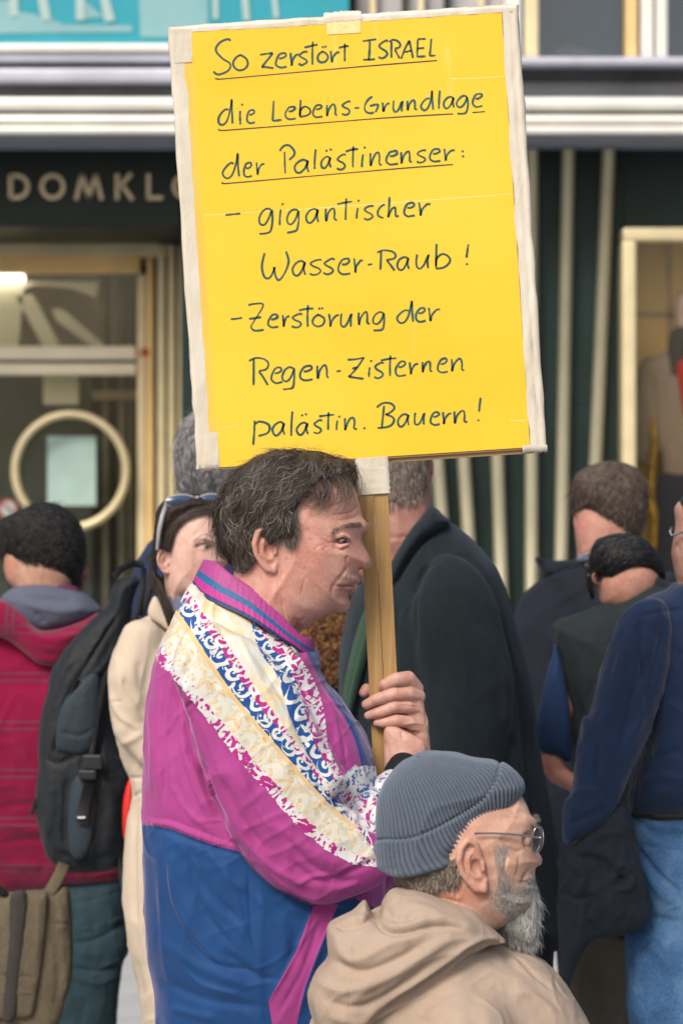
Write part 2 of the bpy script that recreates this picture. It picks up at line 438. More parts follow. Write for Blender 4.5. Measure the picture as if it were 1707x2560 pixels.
def tube(name, pts, r, mat, parent=None, n=10, closed=False, caps=True, flat=None):
    """pts world coords (m,3), r scalar or list"""
    P = np.asarray(pts, float); m = len(P); R = np.broadcast_to(np.asarray(r, float), (m,))
    T = np.gradient(P, axis=0) if not closed else (np.roll(P, -1, 0) - np.roll(P, 1, 0)); T /= np.linalg.norm(T, axis=1, keepdims=True) + 1e-12
    up = np.array([0, 1., 0]) if abs(T[0][1]) < .9 else np.array([1., 0, 0]); V = []
    for i in range(m):
        a = np.cross(T[i], up); a /= np.linalg.norm(a) + 1e-12; b = np.cross(T[i], a)
        for k in range(n):
            t = 2 * math.pi * k / n; fb = 1 if flat is None else flat
            V.append(P[i] + R[i] * (math.cos(t) * a + fb * math.sin(t) * b))
    Fq = []; mm = m if closed else m - 1
    for i in range(mm):
        for k in range(n): Fq.append((i * n + k, i * n + (k + 1) % n, ((i + 1) % m) * n + (k + 1) % n, ((i + 1) % m) * n + k))
    fs = [np.array(Fq)]
    if caps and not closed: fs += [np.array([list(range(n))]), np.array([[(m - 1) * n + k for k in reversed(range(n))]])]
    return mk(name, V, fs, mat, parent, True)
# ------------------------------------------------------------------ hair
def strands(fig, name, surf, roots, guides, parent, mat, length, rad, n=1500, seg=9, wave=(0, 30), lift=(1, 6), colors=((.02, .017, .015),), cw=None,
            jit=.25, both=.25, seed=3, clump=0., droop=0., curl=0., keep=None, slack=(3, 14), dep=None, grow=None, fade=0.):
    """hairs growing from inside the outline `roots` over the swollen form `surf`, following guide strokes"""
    rg = np.random.default_rng(seed); RP = spline(np.asarray(roots, float), 4); lo, hi = RP.min(0), RP.max(0)
    U = rg.uniform(lo[0], hi[0], n * 4); V = rg.uniform(lo[1], hi[1], n * 4); dd_ = sdpoly(U, V, RP); ok = dd_ < (-fade * rg.random(n * 4) if fade else 0); U = U[ok][:n]; V = V[ok][:n]; n = len(U)
    side = np.where(rg.random(n) < both, 1., -1.)
    GP = []; GD = []
    for g in guides:
        q = spline(g, 6, False) if len(g) > 2 else np.linspace(g[0], g[1], 8); t = np.gradient(q, axis=0); t /= np.linalg.norm(t, axis=1, keepdims=True) + 1e-9; GP.append(q); GD.append(t)
    GP = np.concatenate(GP); GD = np.concatenate(GD)
    L = rg.uniform(length[0], length[1], n); ds = L / seg; ph = rg.uniform(0, 6.28, n)
    if clump:       # neighbours share their phase and lift
        cid = (np.floor(U / clump).astype(int) * 131 + np.floor(V / clump).astype(int) * 17) % 997; hp = np.random.default_rng(5).uniform(0, 6.28, 997); ph = hp[cid] + rg.normal(0, .35, n)
    lf = rg.uniform(lift[0], lift[1], n)
    if clump: lf = lf * .35 + .65 * (lift[0] + (lift[1] - lift[0]) * np.random.default_rng(9).uniform(0, 1, 997)[cid])
    ja = rg.normal(0, jit, n); ka = rg.normal(0, curl, n) if curl else np.zeros(n)
    pu, pv = U.copy(), V.copy(); pts = []; wl = None
    for i in range(seg + 1):
        hw = surf.half(pu, pv); out = sdpoly(pu, pv, surf.P) >= 0
        if wl is None: wl = hw.copy()
        wl = np.where(out, wl * (.93 if dep is None else dep), hw); t = i / seg
        ww = surf.wcen(pu, pv) + side * (wl + lf * math.sin(min(1., t * 1.35) * math.pi * .75) + .4)
        pts.append(np.stack([pu, pv, ww], 1))
        d2 = (pu[:, None] - GP[None, :, 0]) ** 2 + (pv[:, None] - GP[None, :, 1]) ** 2; w8 = 1 / (d2 + 60.) ** 2
        D = (w8 @ GD); D /= np.linalg.norm(D, axis=1, keepdims=True) + 1e-9
        a = ja + ka * t * 3 + wave[0] * np.sin(ph + 6.28 * t * L / max(wave[1], 1)); ca, sa = np.cos(a), np.sin(a)
        du = D[:, 0] * ca - D[:, 1] * sa; dv = D[:, 0] * sa + D[:, 1] * ca + droop * t
        pu = pu + du * ds; pv = pv + dv * ds
    if keep is not None:      # a hair ends where the hairline ends
        KP = spline(np.asarray(keep, float), 4); sl_ = rg.uniform(slack[0], slack[1], n); dead = np.zeros(n, bool)
        for i in range(1, seg + 1):
            dead |= sdpoly(pts[i][:, 0], pts[i][:, 1], KP) > sl_
            pts[i][dead] = pts[i - 1][dead] + (pts[i - 1][dead] - pts[max(i - 2, 0)][dead]) * .02
    if grow:                  # stand-off hairs round the outline
        cu, cv = RP[:, 0].mean(), RP[:, 1].mean(); g1 = rg.uniform(grow[0], grow[1], n); w1 = rg.uniform(0, 1, n)
        for q_ in pts: q_[:, 0] = cu + (q_[:, 0] - cu) * g1; q_[:, 1] = cv + (q_[:, 1] - cv) * g1; q_[:, 2] *= w1
    PT = np.stack(pts, 1)                                 # n, seg+1, 3
    T = np.gradient(PT, axis=1); T /= np.linalg.norm(T, axis=2, keepdims=True) + 1e-9
    A = np.cross(T, np.array([.15, .1, 1.])); A /= np.linalg.norm(A, axis=2, keepdims=True) + 1e-9; B = np.cross(T, A)
    rr = rg.uniform(rad[0], rad[1], n)[:, None] * np.array([1, *(1 - np.linspace(0, 1, seg) ** 2.2 * .85)])[None]
    VV = []
    for k in range(3):
        an = 2.094 * k; VV.append(PT + rr[..., None] * (math.cos(an) * A + math.sin(an) * B))
    VV = np.stack(VV, 2).reshape(-1, 3)
    base = (np.arange(n) * (seg + 1) * 3)[:, None, None]; sgi = (np.arange(seg) * 3)[None, :, None]; fs = []
    for k in range(3):
        k2 = (k + 1) % 3; fs.append(np.concatenate([base + sgi + k, base + sgi + k2, base + sgi + 3 + k2, base + sgi + 3 + k], 2).reshape(-1, 4))
    cs = np.array(colors); pc = rg.choice(len(cs), n, p=cw); c = cs[pc] * rg.uniform(.7, 1.3, n)[:, None]
    c = np.repeat(c, (seg + 1) * 3, 0)
    return mk(name, fig.W(VV), np.concatenate(fs), mat, parent, True, c)
# ================================================================== SETTING
def P3(u, v, Y): return ((u - CX) * Y / F, Y, CAMZ + (HZ - v) * Y / F)
def fb(name, u0, v0, u1, v1, y0, y1, mat, parent, bev=0.):
    a = P3(u0, v0, y0); b = P3(u1, v1, y0)
    return box(name, (a[0], y0, b[2]), (b[0], y1, a[2]), mat, parent, bev)
# ---- paving
pav = simple('paving_stone', (.40, .42, .43), .75, .10, 3., bump=.001, bscale=90.)
joint = simple('paving_joint', (.16, .16, .16), .95, .1)
gr = mk('ground', [(-60, -40, 0), (60, -40, 0), (60, 14, 0), (-60, 14, 0)], np.array([[0, 1, 2, 3]]), joint)
tag(gr, kind='structure')
pave = empty('pavement', (0, 0, 0)); tag(pave, kind='structure')
slab_me = {}
rs = random.Random(4)
for j in range(19):
    for i in range(14):
        w, d = .62, .42; x = -4.34 + i * w + (.31 if j % 2 else 0); y = 3.4 + j * d; q = rs.randrange(4)
        if q not in slab_me:
            o = box('paving_slab', (-w / 2 + .004, -d / 2 + .004, .002), (w / 2 - .004, d / 2 - .004, .022), pav, pave, .003); slab_me[q] = o.data; o.location = (x, y, rs.uniform(0, .002))
        else:
            o = link('paving_slab', slab_me[q], None, pave); o.location = (x, y, rs.uniform(0, .002))
# ---- materials of the shop front
darkstone = simple('dark_green_stone', (.014, .028, .026), .42, .25, 2.5, spec=.22)
blackpan = simple('black_panel', (.012, .019, .018), .45, .2, 2., spec=.22)
brass = simple('pale_gold_metal', (.74, .64, .40), .42, .10, 6., metal=.3, bump=.0004, bscale=12.)
brassw = simple('warm_gold_metal', (.88, .62, .28), .4, .12, 5., metal=.25)
alu = simple('brushed_aluminium', (.80, .79, .74), .4, .08, 4., metal=.15, bump=.001, bscale=9.)
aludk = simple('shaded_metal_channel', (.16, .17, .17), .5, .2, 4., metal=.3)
lilac = simple('weathered_zinc_ledge', (.50, .52, .62), .5, .14, 5., metal=.25, bump=.001, bscale=7.)
zincdk = simple('dark_zinc', (.06, .065, .075), .55, .35, 4., bump=.002, bscale=6.)
soff = simple('grey_soffit', (.30, .33, .40), .7, .06)
turq = simple('turquoise_banner', (.012, .30, .39), .45, .05)
turql = simple('pale_turquoise_print', (.20, .40, .44), .45, .08, 3.)
offw = simple('cream_print', (.36, .50, .49), .5, .06)
def glass_mat(name, tint=(.97, .98, .97), refl=.8):
    n = NT(name); t = n.n('BsdfTransparent'); t.inputs[0].default_value = (*tint, 1)
    g = n.n('BsdfGlossy'); g.inputs['Roughness'].default_value = .03; g.inputs[0].default_value = (1, 1, 1, 1)
    fr = n.n('Fresnel'); fr.inputs[0].default_value = 1.45
    k = n.ma('MULTIPLY', fr.outputs[0], refl); mx = n.n('MixShader'); n.l(k, mx.inputs[0]); n.l(t.outputs[0], mx.inputs[1]); n.l(g.outputs[0], mx.inputs[2])
    n.l(mx.outputs[0], n.out.inputs[0]); return n.m
gl = glass_mat('window_glass'); gl2 = glass_mat('upper_window_glass', (.55, .62, .68), 2.5)
B = empty('shop_building', (0, 12.4, 0), 'shop front with dark green stone cladding, pale metal cornice bands and a brass framed door', 'building')
YF = 12.0
# stone cladding panels right of the door, with the window opening at the right
zt = P3(0, 372, YF)[2]
def panel_px(u0, v0, u1, v1): fb('cladding_panel', u0 + .8, v0 + .8, u1 - .8, v1 - .8, YF, YF + .04, darkstone, B, .002)
us = [452, 760, 1090, 1420, 1560]
for a, b in zip(us[:-1], us[1:]):
    for c, d in ((372, 1010), (1010, 1640), (1640, 2238)): panel_px(a, c, b, d)
for a, b in ((1560, 2100), (2100, 2700), (2700, 3400)): panel_px(a, 372, b, 574)
for c, d in ((574, 1200), (1200, 1900), (1900, 2238)): panel_px(2420, c, 3400, d)
panel_px(1560, 1960, 2420, 2238)
fb('wall_core', 452, 372, 1562, 2241, YF + .042, YF + .9, blackpan, B)
fb('wall_core', 1562, 372, 3400, 574, YF + .042, YF + .9, blackpan, B)
fb('wall_core', 2430, 574, 3400, 2241, YF + .042, YF + .9, blackpan, B)
fb('wall_core', 1562, 1962, 2428, 2241, YF + .042, YF + .9, blackpan, B)
# fascia with the street name over the recessed door
fas = fb('door_fascia', -2400, 372, 450, 566, YF, YF + .8, blackpan, B, .004)
def glyph_letter(name, strokes, u0, v0, w, h, th, Y, mat, parent, depth=.02):
    V = []; Q = []
    for st in strokes:
        p = np.array(st, float); cl = np.hypot(*(p[0] - p[-1])) < 1e-6
        if cl: p = p[:-1]
        m = len(p); pp = np.stack([u0 + p[:, 0] * w, v0 + p[:, 1] * h], 1); n_ = np.zeros_like(pp)
        for i in range(m):
            if cl: a, c = pp[i - 1], pp[(i + 1) % m]
            else: a, c = pp[max(i - 1, 0)], pp[min(i + 1, m - 1)]
            t = (c - a) / (np.hypot(*(c - a)) + 1e-9); n_[i] = (-t[1], t[0])
        o = len(V)
        for i in range(m):
            for sd_, yy in ((-1, Y), (1, Y), (1, Y + depth), (-1, Y + depth)):
                q = pp[i] + n_[i] * sd_ * th / 2; V.append(P3(q[0], q[1], Y)[:1] + (yy,) + P3(q[0], q[1], Y)[2:])
        for i in range(m if cl else m - 1):
            j = (i + 1) % m
            for k in range(4): Q.append((o + i * 4 + k, o + j * 4 + k, o + j * 4 + (k + 1) % 4, o + i * 4 + (k + 1) % 4))
        if not cl: Q.append((o, o + 1, o + 2, o + 3)); e = o + (m - 1) * 4; Q.append((e + 3, e + 2, e + 1, e))
    return mk(name, V, np.array(Q), mat, parent, False)
arc = lambda cx, cy, rx, ry, a0, a1, n=22: [(cx + rx * math.cos(math.radians(a)), cy + ry * math.sin(math.radians(a))) for a in np.linspace(a0, a1, n)]
LT = {'D': [[(.1, .06), (.1, .94)], [(.1, .08)] + arc(.42, .5, .5, .42, -90, 90) + [(.1, .92)]],
      'O': [arc(.5, .5, .42, .43, 0, 360, 34)],
      'M': [[(.0, 1), (.24, .02)], [(.24, .04), (.5, .92)], [(.5, .92), (.76, .04)], [(.76, .02), (1, 1)]],
      'K': [[(.12, 0), (.12, 1)], [(.9, 0), (.16, .55)], [(.36, .42), (.96, 1)]],
      'L': [[(.12, 0), (.12, .93)], [(.02, .93), (1, .93)]]}
lmat = simple('cream_metal_letter', (.58, .48, .31), .45, .05, metal=.2)
for ch, u0, w in (('D', 21, 52), ('O', 99, 64), ('M', 190, 64), ('K', 287, 46), ('L', 366, 40), ('O', 430, 64)):
    glyph_letter('letter', LT[ch], u0, 433, w, 65, 9.5, YF - .022, lmat, B)
# cornice: bands of rounded metal
def band(name, v0, v1, y0, mat, u0=-2400, u1=3400, y1=None, bev=.01): return fb(name, u0, v0, u1, v1, y0, y1 or 12.0, mat, B, bev)
YC = 11.53
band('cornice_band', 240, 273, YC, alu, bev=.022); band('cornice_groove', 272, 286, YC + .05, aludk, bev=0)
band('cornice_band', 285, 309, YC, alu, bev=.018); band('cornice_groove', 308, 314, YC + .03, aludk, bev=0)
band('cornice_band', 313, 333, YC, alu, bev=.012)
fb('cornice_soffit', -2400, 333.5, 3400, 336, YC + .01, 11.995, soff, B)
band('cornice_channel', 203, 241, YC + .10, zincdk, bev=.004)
# left, above: lilac ledges under the turquoise banner
band('zinc_ledge', 168, 204, YC + .03, lilac, -2400, 1262, 11.98, .016)
band('cornice_groove', 152, 170, YC + .14, aludk, -2400, 1262, 11.98, 0)
band('zinc_ledge', 127, 154, YC + .05, lilac, -2400, 1262, 11.98, .012)
band('cornice_band', 107, 127, YC + .03, alu, -2400, 1262, 11.98, .008)
band('zinc_ledge', 160, 203, YC + .14, zincdk, 1262, 3400, 11.98, .012)
band('window_sill', 140, 160, YC + .02, lilac, 1262, 3400, 11.98, .01)
# turquoise banner
banner = fb('banner_panel', -2400, -560, 872, 108, 11.70, 11.90, turq, B)
def flat_poly(name, pts, Y, mat, parent):
    return mk(name, [P3(u, v, Y) for u, v in pts], np.array([list(range(len(pts)))]), mat, parent, False)
for pts in ([(22, -60), (44, -60), (46, 38), (24, 40)], [(88, -40), (110, -40), (128, 46), (104, 50)], [(188, -50), (210, -50), (212, 48), (190, 50)],
            [(246, -30), (266, -30), (287, 50), (262, 54)], [(530, -40), (545, -40), (546, 46), (532, 46)], [(600, -40), (618, -40), (625, 50), (608, 50)], [(676, -40), (690, -40), (697, 44), (684, 44)]):
    flat_poly('printed_stroke', pts, 11.692, offw, banner)
for pts in ([(-100, 0), (22, 0), (46, 28), (88, 34), (104, 46), (128, 46), (160, 60), (330, 62), (330, 78), (-100, 84)], [(345, -50), (520, -50), (520, 92), (352, 92)], [(212, 0), (246, 30), (262, 40), (212, 46)]):
    flat_poly('printed_stroke', pts, 11.696, turql, banner)
# upper storey windows on the right and wall above
upw = simple('upper_wall_stone', (.34, .32, .28), .8, .12, 4.)
blind = simple('grey_blind', (.42, .47, .52), .7, .22, 1.6)
fb('upper_wall', -2400, -1500, 3400, -560, 11.75, 12.6, upw, B)
fb('upper_wall', 872, -560, 1262, 142, 11.86, 12.6, simple('grey_render', (.40, .40, .42), .8, .1), B)
for k, (u0, u1) in enumerate(((872, 890), (925, 940), (1005, 1016), (1046, 1060), (1110, 1124), (1196, 1212))): fb('wall_rib', u0, -560, u1, 141, 11.80, 11.858, brass if k % 2 else blackpan, B, .004)
for u0, u1, m in ((1312, 1346, brass), (1566, 1594, brassw), (1602, 1634, alu), (1640, 1668, alu), (2040, 2075, brass), (2400, 2440, alu)):
    fb('mullion', u0, -560, u1, 141, 11.72, 11.90, m, B, .008)
fb('mullion', 1262, -560, 1300, 141, 11.76, 11.90, alu, B, .006)
for a, b in ((1346, 1566), (1668, 2040), (2075, 2400), (2440, 3400)):
    fb('window_pane', a + 1, -559, b - 1, 140, 11.84, 11.85, gl2, B); fb('window_blind', a, -560, b, 141, 11.95, 11.99, blind, B)
flower = simple('pale_bundle', (.66, .66, .62), .8, .2, 30.)
fgb = Fig(11.90)
bun = solid(fgb, 'bundle', [(Ell((1420, 122, 0), (30, 15, 6)), 2), (Ell((1462, 128, 1), (34, 9, 5)), 3), (Ell((1400, 128, 0), (18, 9, 5)), 3)], 3, flower)
tag(bun, 'pale crumpled bundle lying on the sill inside the upper window', 'bundle')
bronze = simple('champagne_metal', (.50, .47, .34), .38, .12, 3., metal=.45)
# leaning pale metal bars in front of the stone
for pts in ([(1094, 1150), (1113, 1420)], [(1150, 1000), (1158, 1150), (1180, 1480)], [(1236, 900), (1240, 1150), (1254, 1500)], [(1329, 372), (1329, 400), (1323, 1150), (1328, 1520)], [(1420, 372), (1416, 500), (1403, 1190), (1401, 1460)], [(1521, 372), (1514, 500), (1483, 1190), (1478, 1400)]):
    a, b = np.array(pts[0], float), np.array(pts[-1], float); d = (b - a) / (b[1] - a[1])
    t0 = a + d * (374 - a[1]); t1 = a + d * (2238 - a[1])
    tube('facade_bar', [P3(t0[0], t0[1], 11.93), P3(t1[0], t1[1], 11.93)], .0275, bronze, B, 16)
# ---- entrance door in its recess
YD = 12.8
D = empty('entrance_door', (P3(-60, 0, YD)[0], YD, 0), 'brass framed glass entrance door with a large ring handle and a paper notice', 'door')
def dp(name, u0, v0, u1, v1, y0, y1, mat, parent=None, bev=.006): return fb(name, u0, v0, u1, v1, y0, y1, mat, parent or D, bev)
vg = 1280 + 1.65 * 7000 / YD - 3
dp('frame_rail', -700, 607, 430, 640, YD - .06, YD + .1, brass); dp('frame_rail', -700, 641, 352, 682, YD - .03, YD + .08, brassw, bev=.012)
dp('frame_stile', 342, 683, 366, vg, YD - .03, YD + .08, brass, bev=.012); dp('frame_stile', 367, 641, 383, vg, YD - .06, YD + .08, brassw, bev=.008)
for u0, u1, y, m in ((384, 392, -.02, blackpan), (393, 412, -.10, brass), (413, 419, -.05, zincdk), (420, 436, -.14, brass), (437, 444, -.1, zincdk), (445, 456, -.18, brass)): dp('door_jamb', u0, 612, u1, vg, YD + y, YD + .12, m, bev=.004)
creamm = simple('cream_gold_metal', (.84, .77, .58), .4, .08, 5., metal=.15); dp('transom_bar', -700, 864, 341, 899, YD - .05, YD + .06, creamm, bev=.01); dp('transom_groove', -700, 899, 341, 908, YD - .01, YD + .05, aludk, bev=0); dp('door_rail', -700, 908, 341, 937, YD - .05, YD + .06, creamm, bev=.01)
dp('door_rail', -700, 2020, 341, vg, YD - .05, YD + .06, brass)
p_ = dp('glass_pane', -698, 683, 340, 863, YD + .01, YD + .016, gl, bev=0); p2 = dp('glass_pane', -698, 938, 340, 2019, YD + .01, YD + .016, gl, bev=0)
ringc = np.array([176.5, 1177.]); ang = np.linspace(0, 2 * math.pi, 72, endpoint=False)
tube('ring_handle', [P3(ringc[0] + 139 * math.cos(a), ringc[1] + 142 * math.sin(a), YD - .12) for a in ang], .019, brass, D, 12, True)
notice = dp('paper_notice', 118, 1090, 240, 1264, YD - .012, YD - .008, simple('pale_green_paper', (.44, .62, .58), .8, .06, 9.), bev=0)
disc = lambda c, r, n=36: [(c[0] + r * math.cos(t), c[1] + r * math.sin(t)) for t in np.linspace(0, 2 * math.pi, n, endpoint=False)]
redst = simple('red_print', (.42, .06, .07), .6)
stk = flat_poly('round_sticker', disc((20, 1272), 25), YD - .008, redst, D); flat_poly('sticker_field', disc((20, 1272), 19), YD - .010, offw, stk)
flat_poly('sticker_bar', [(5, 1262), (9, 1257), (36, 1281), (32, 1287)], YD - .012, redst, stk)
flat_poly('red_sticker', disc((362, 880), 11), YD - .065, simple('red_dot', (.45, .035, .015), .5), D)
# vestibule behind the glass, with made-up shapes in place of the stone reflections
V_ = empty('vestibule', (P3(0, 0, 13)[0], 13.4, 0), 'dim entrance lobby behind the glass door with pale shapes standing in for stone reflections', 'lobby')
vd = simple('dark_lobby_wall', (.05, .052, .042), .7, .3, 2.); sand = simple('stone_reflection_tone', (.93, .80, .56), .7, .2, 1.2); gm = simple('olive_wall', (.17, .155, .105), .7, .2)  # sand: pale colour imitating sunlit stone mirrored in the door glass
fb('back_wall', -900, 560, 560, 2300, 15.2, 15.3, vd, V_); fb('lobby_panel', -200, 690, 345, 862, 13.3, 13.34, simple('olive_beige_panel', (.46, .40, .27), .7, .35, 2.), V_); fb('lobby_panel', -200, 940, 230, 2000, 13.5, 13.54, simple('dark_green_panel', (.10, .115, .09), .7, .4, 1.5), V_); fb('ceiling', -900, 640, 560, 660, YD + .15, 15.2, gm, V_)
fb('standin_pillar', -120, 600, 40, 900, 13.0, 13.1, sand, V_); fb('standin_pillar', 108, 880, 196, 1010, 13.0, 13.1, sand, V_)
for pts in ([(40, 740), (82, 735), (150, 862), (108, 866)], [(130, 770), (160, 775), (262, 862), (230, 866), (140, 800)], [(-80, 700), (245, 705), (240, 745), (180, 720), (90, 712), (60, 720), (45, 870), (-80, 870)]): flat_poly('reflected_arch', pts, 12.95, sand, V_)  # mirrored arches built as flat pale panels
for u0, u1 in ((256, 270), (295, 312), (322, 330)): fb('standin_pillar', u0, 690, u1, 2200, 13.05, 13.15, gm, V_)
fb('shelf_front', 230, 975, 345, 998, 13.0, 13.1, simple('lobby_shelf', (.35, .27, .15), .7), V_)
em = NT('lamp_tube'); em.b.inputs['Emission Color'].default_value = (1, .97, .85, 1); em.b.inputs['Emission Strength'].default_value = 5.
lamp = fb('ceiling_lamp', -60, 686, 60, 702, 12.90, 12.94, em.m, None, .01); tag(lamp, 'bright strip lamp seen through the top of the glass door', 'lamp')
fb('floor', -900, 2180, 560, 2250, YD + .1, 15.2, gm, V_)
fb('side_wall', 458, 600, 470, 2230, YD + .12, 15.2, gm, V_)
# ---- display window on the right
Wn = empty('display_window', (P3(2000, 0, 12)[0], 11.9, 0), 'pale metal framed shop display window with a mustard back panel', 'window')
fb('frame', 1558, 568, 2430, 600, 11.84, 12.05, brass, Wn, .012); fb('frame', 1556, 601, 1590, 1960, 11.84, 12.05, brass, Wn, .012); fb('frame', 2396, 601, 2430, 1960, 11.84, 12.05, brass, Wn, .012); fb('frame', 1591, 1930, 2395, 1960, 11.84, 12.05, brass, Wn, .012)
fb('glass_pane', 1591, 601, 2395, 1929, 11.95, 11.958, gl, Wn)
must = simple('mustard_panel', (.90, .60, .22), .75, .12, 1.5); seam = simple('panel_seam', (.60, .42, .28), .7)
fb('back_panel', 1480, 420, 2600, 2050, 12.28, 12.34, must, Wn); fb('panel_strip', 1668, 420, 1680, 2050, 12.268, 12.279, seam, Wn); fb('panel_strip', 1560, 780, 2300, 792, 12.268, 12.279, seam, Wn)
fb('display_floor', 1480, 1960, 2600, 2030, 12.06, 12.28, seam, Wn); 
# ================================================================== PLACARD
FP = Fig(4.05)
e1 = np.array([.99788, -.0651]); e2 = np.array([.0651, .99788]); TL = np.array([420., 63.])
def brd(a, b): return TL + a * e1 + b * e2
PL = empty('protest_placard', FP.pt(940, 1900, 10), 'yellow handwritten protest placard with taped edges on a wooden stick', 'placard')
BW, BH = 876., 1112.
W0 = 18.          # front face of the board, units away from the reference plane
wood = simple('raw_wood', (.42, .27, .12), .7, .18, 6.)
board = simple('cardboard', (.32, .22, .12), .85, .15, 9.)
def slab(name, a0, b0, a1, b1, w0, w1, mat, parent, bow=0):
    V = []
    for w in (w0, w1):
        for a, b in ((a0, b0), (a1, b0), (a1, b1), (a0, b1)): q = brd(a, b); V.append((q[0], q[1], w))
    return mk(name, FP.W(V), np.array([(0, 1, 2, 3), (7, 6, 5, 4), (0, 4, 5, 1), (1, 5, 6, 2), (2, 6, 7, 3), (3, 7, 4, 0)])[:, ::-1], mat, parent, False)
slab('board', 5, 6, BW - 5, BH + 4, W0, W0 + 26, board, PL)
slab('lath', 330, BH - 8, BW - 30, BH + 14, W0 + 8, W0 + 34, wood, PL)
n = NT('yellow_poster_paper'); v = n.obj()
big = n.noise(3.2, 3, v); c = n.ramp(big, [(.3, (.92, .53, .018)), (.7, (.95, .60, .045))])
sc_ = n.noise(34., 4, n.obj((1, 1, .12)), .7); c = n.mix(n.ramp(sc_, [(.62, (0, 0, 0)), (.78, (.4, .4, .4))]), c, (.95, .75, .30))
nm = n.bump(n.noise(5., 3, n.obj((.4, 1, 1.6))), .5, .004); nm = n.bump(n.noise(300., 2, v), .2, .0004, nm)
yel = n.fin(c, .42, nm, 0, .45)
def sheet(name, a0, b0, a1, b1, w, mat, parent, amp=.6, nx=40, seed=1):
    na = nx; nb = int(nx * (b1 - b0) / max(a1 - a0, 1)) if (b1 - b0) < 30 * (a1 - a0) else 60; nb = max(6, min(nb, 90))
    A, B2 = np.meshgrid(np.linspace(a0, a1, na), np.linspace(b0, b1, nb), indexing='ij'); q = np.stack([A.ravel(), B2.ravel()], 1)
    uv = TL + q[:, :1] * e1 + q[:, 1:] * e2; z = vnoise(np.c_[q, q[:, 0] * 0], 160., seed) * amp
    V = np.c_[uv, w + z]; i, j = np.meshgrid(np.arange(na - 1), np.arange(nb - 1), indexing='ij'); k = (i * nb + j).ravel()
    return mk(name, FP.W(V), np.stack([k, k + 1, k + nb + 1, k + nb], 1), mat, parent)
under = simple('orange_backing_paper', (.90, .52, .07), .5, .06, 9.)
slab('backing_sheet', 26, 14, 60, 1106, W0 - 1.2, W0 - .2, under, PL)
PAP = slab('paper_sheet', 55, 16, 835, 1111, W0 - 2.6, W0 - 1.4, yel, PL)
# tape
n = NT('cloudy_packing_tape'); v = n.obj((1, 1, .35)); s1 = n.noise(22., 4, v, .55, .8)
c = n.ramp(s1, [(.25, (.60, .53, .42)), (.5, (.67, .62, .52)), (.75, (.74, .71, .63))])
tape = n.fin(c, n.ramp(s1, [(.3, (.2,) * 3), (.7, (.36,) * 3)]), n.bump(n.noise(38., 3, v, .5, 1.), .7, .003), 0, .6)
n.b.inputs['Coat Weight'].default_value = .3
def tape_run(name, f, prof, mat, parent, m=110, seed=2, jit=1.6):
    """prof: list of (across, w); f(t, across)->(u,v)"""
    rg = np.random.default_rng(seed); V = []; k = len(prof); T = np.linspace(0, 1, m)
    js = [np.interp(T, np.linspace(0, 1, 28), rg.normal(0, jit, 28)) for _ in range(k)]; jw = [np.interp(T, np.linspace(0, 1, 40), rg.normal(0, .55, 40)) for _ in range(k)]
    for i, t in enumerate(T):
        for j, (a, w) in enumerate(prof):
            q = f(t, a + js[j][i]); V.append((q[0], q[1], w - abs(jw[j][i])))
    Q = [(i * k + j, (i + 1) * k + j, (i + 1) * k + j + 1, i * k + j + 1) for i in range(m - 1) for j in range(k - 1)]
    return mk(name, FP.W(V), np.array(Q), mat, parent)
wf = W0 - 3.4
tape_run('edge_tape', lambda t, a: brd(a, 2 + t * (BH - 2)), [(56 - 20, wf + 2.0), (24, wf + 1), (10, wf + .3), (1, wf), (-1.5, wf + 6), (-1.5, W0 + 28)], tape, PL)
tape_run('edge_tape', lambda t, a: brd(BW - a, 2 + t * (BH - 4)), [(41, wf + .4), (30, wf + .2), (22, wf), (16, wf + 3), (11, wf), (1, wf + .5), (-1.5, wf + 8), (-1.5, W0 + 28)], tape, PL, seed=5)
tape_run('edge_tape', lambda t, a: brd(4 + t * (BW - 8), a), [(18, wf + .4), (9, wf), (1, wf + .3), (-1.5, wf + 6), (-1.5, W0 + 28)], tape, PL, seed=8, jit=1.1)
tape_run('edge_tape', lambda t, a: brd(4 + t * 52, BH - a), [(70, wf + .6), (40, wf - .6), (12, wf - .8), (-3, wf), (-5, wf + 8), (-5, W0 + 28)], tape, PL, m=14, seed=9)
tape_run('edge_tape', lambda t, a: brd(BW - 60 + t * 62, BH + 4 - a), [(10, wf - .6), (4, wf - .8), (-7, wf + 2), (-9, wf + 8), (-9, W0 + 28)], tape, PL, m=14, seed=11)
n = NT('clear_tape'); cl = n.ramp(n.noise(60., 4, n.obj(), .7, 1.), [(.3, (.86, .62, .20)), (.7, (.93, .78, .42))]); ctape = n.fin(cl, .25, n.bump(n.noise(40., 3, n.obj()), .5, .001), 0, .7)
slab('clear_tape', 395, 4, 480, 46, wf - .8, wf - .3, ctape, PL); tape_run('edge_tape', lambda t, a: brd(390 + t * 94, a), [(14, wf - 1.2), (4, wf - 1.6), (-9, wf - .4), (-11, wf + 8), (-9, W0 + 28)], tape, PL, m=14, seed=12)
tape_run('edge_tape', lambda t, a: brd(a, 6 + t * 86), [(56, wf + .8), (44, wf + .3), (30, wf + .2), (10, wf - .6)], tape, PL, m=16, seed=31, jit=2.2)
tape_run('edge_tape', lambda t, a: brd(a, 1022 + t * 88), [(56, wf + .8), (44, wf + .3), (30, wf + .2), (10, wf - .6)], tape, PL, m=16, seed=32, jit=2.2)
crease = simple('paper_crease', (.97, .80, .34), .4)
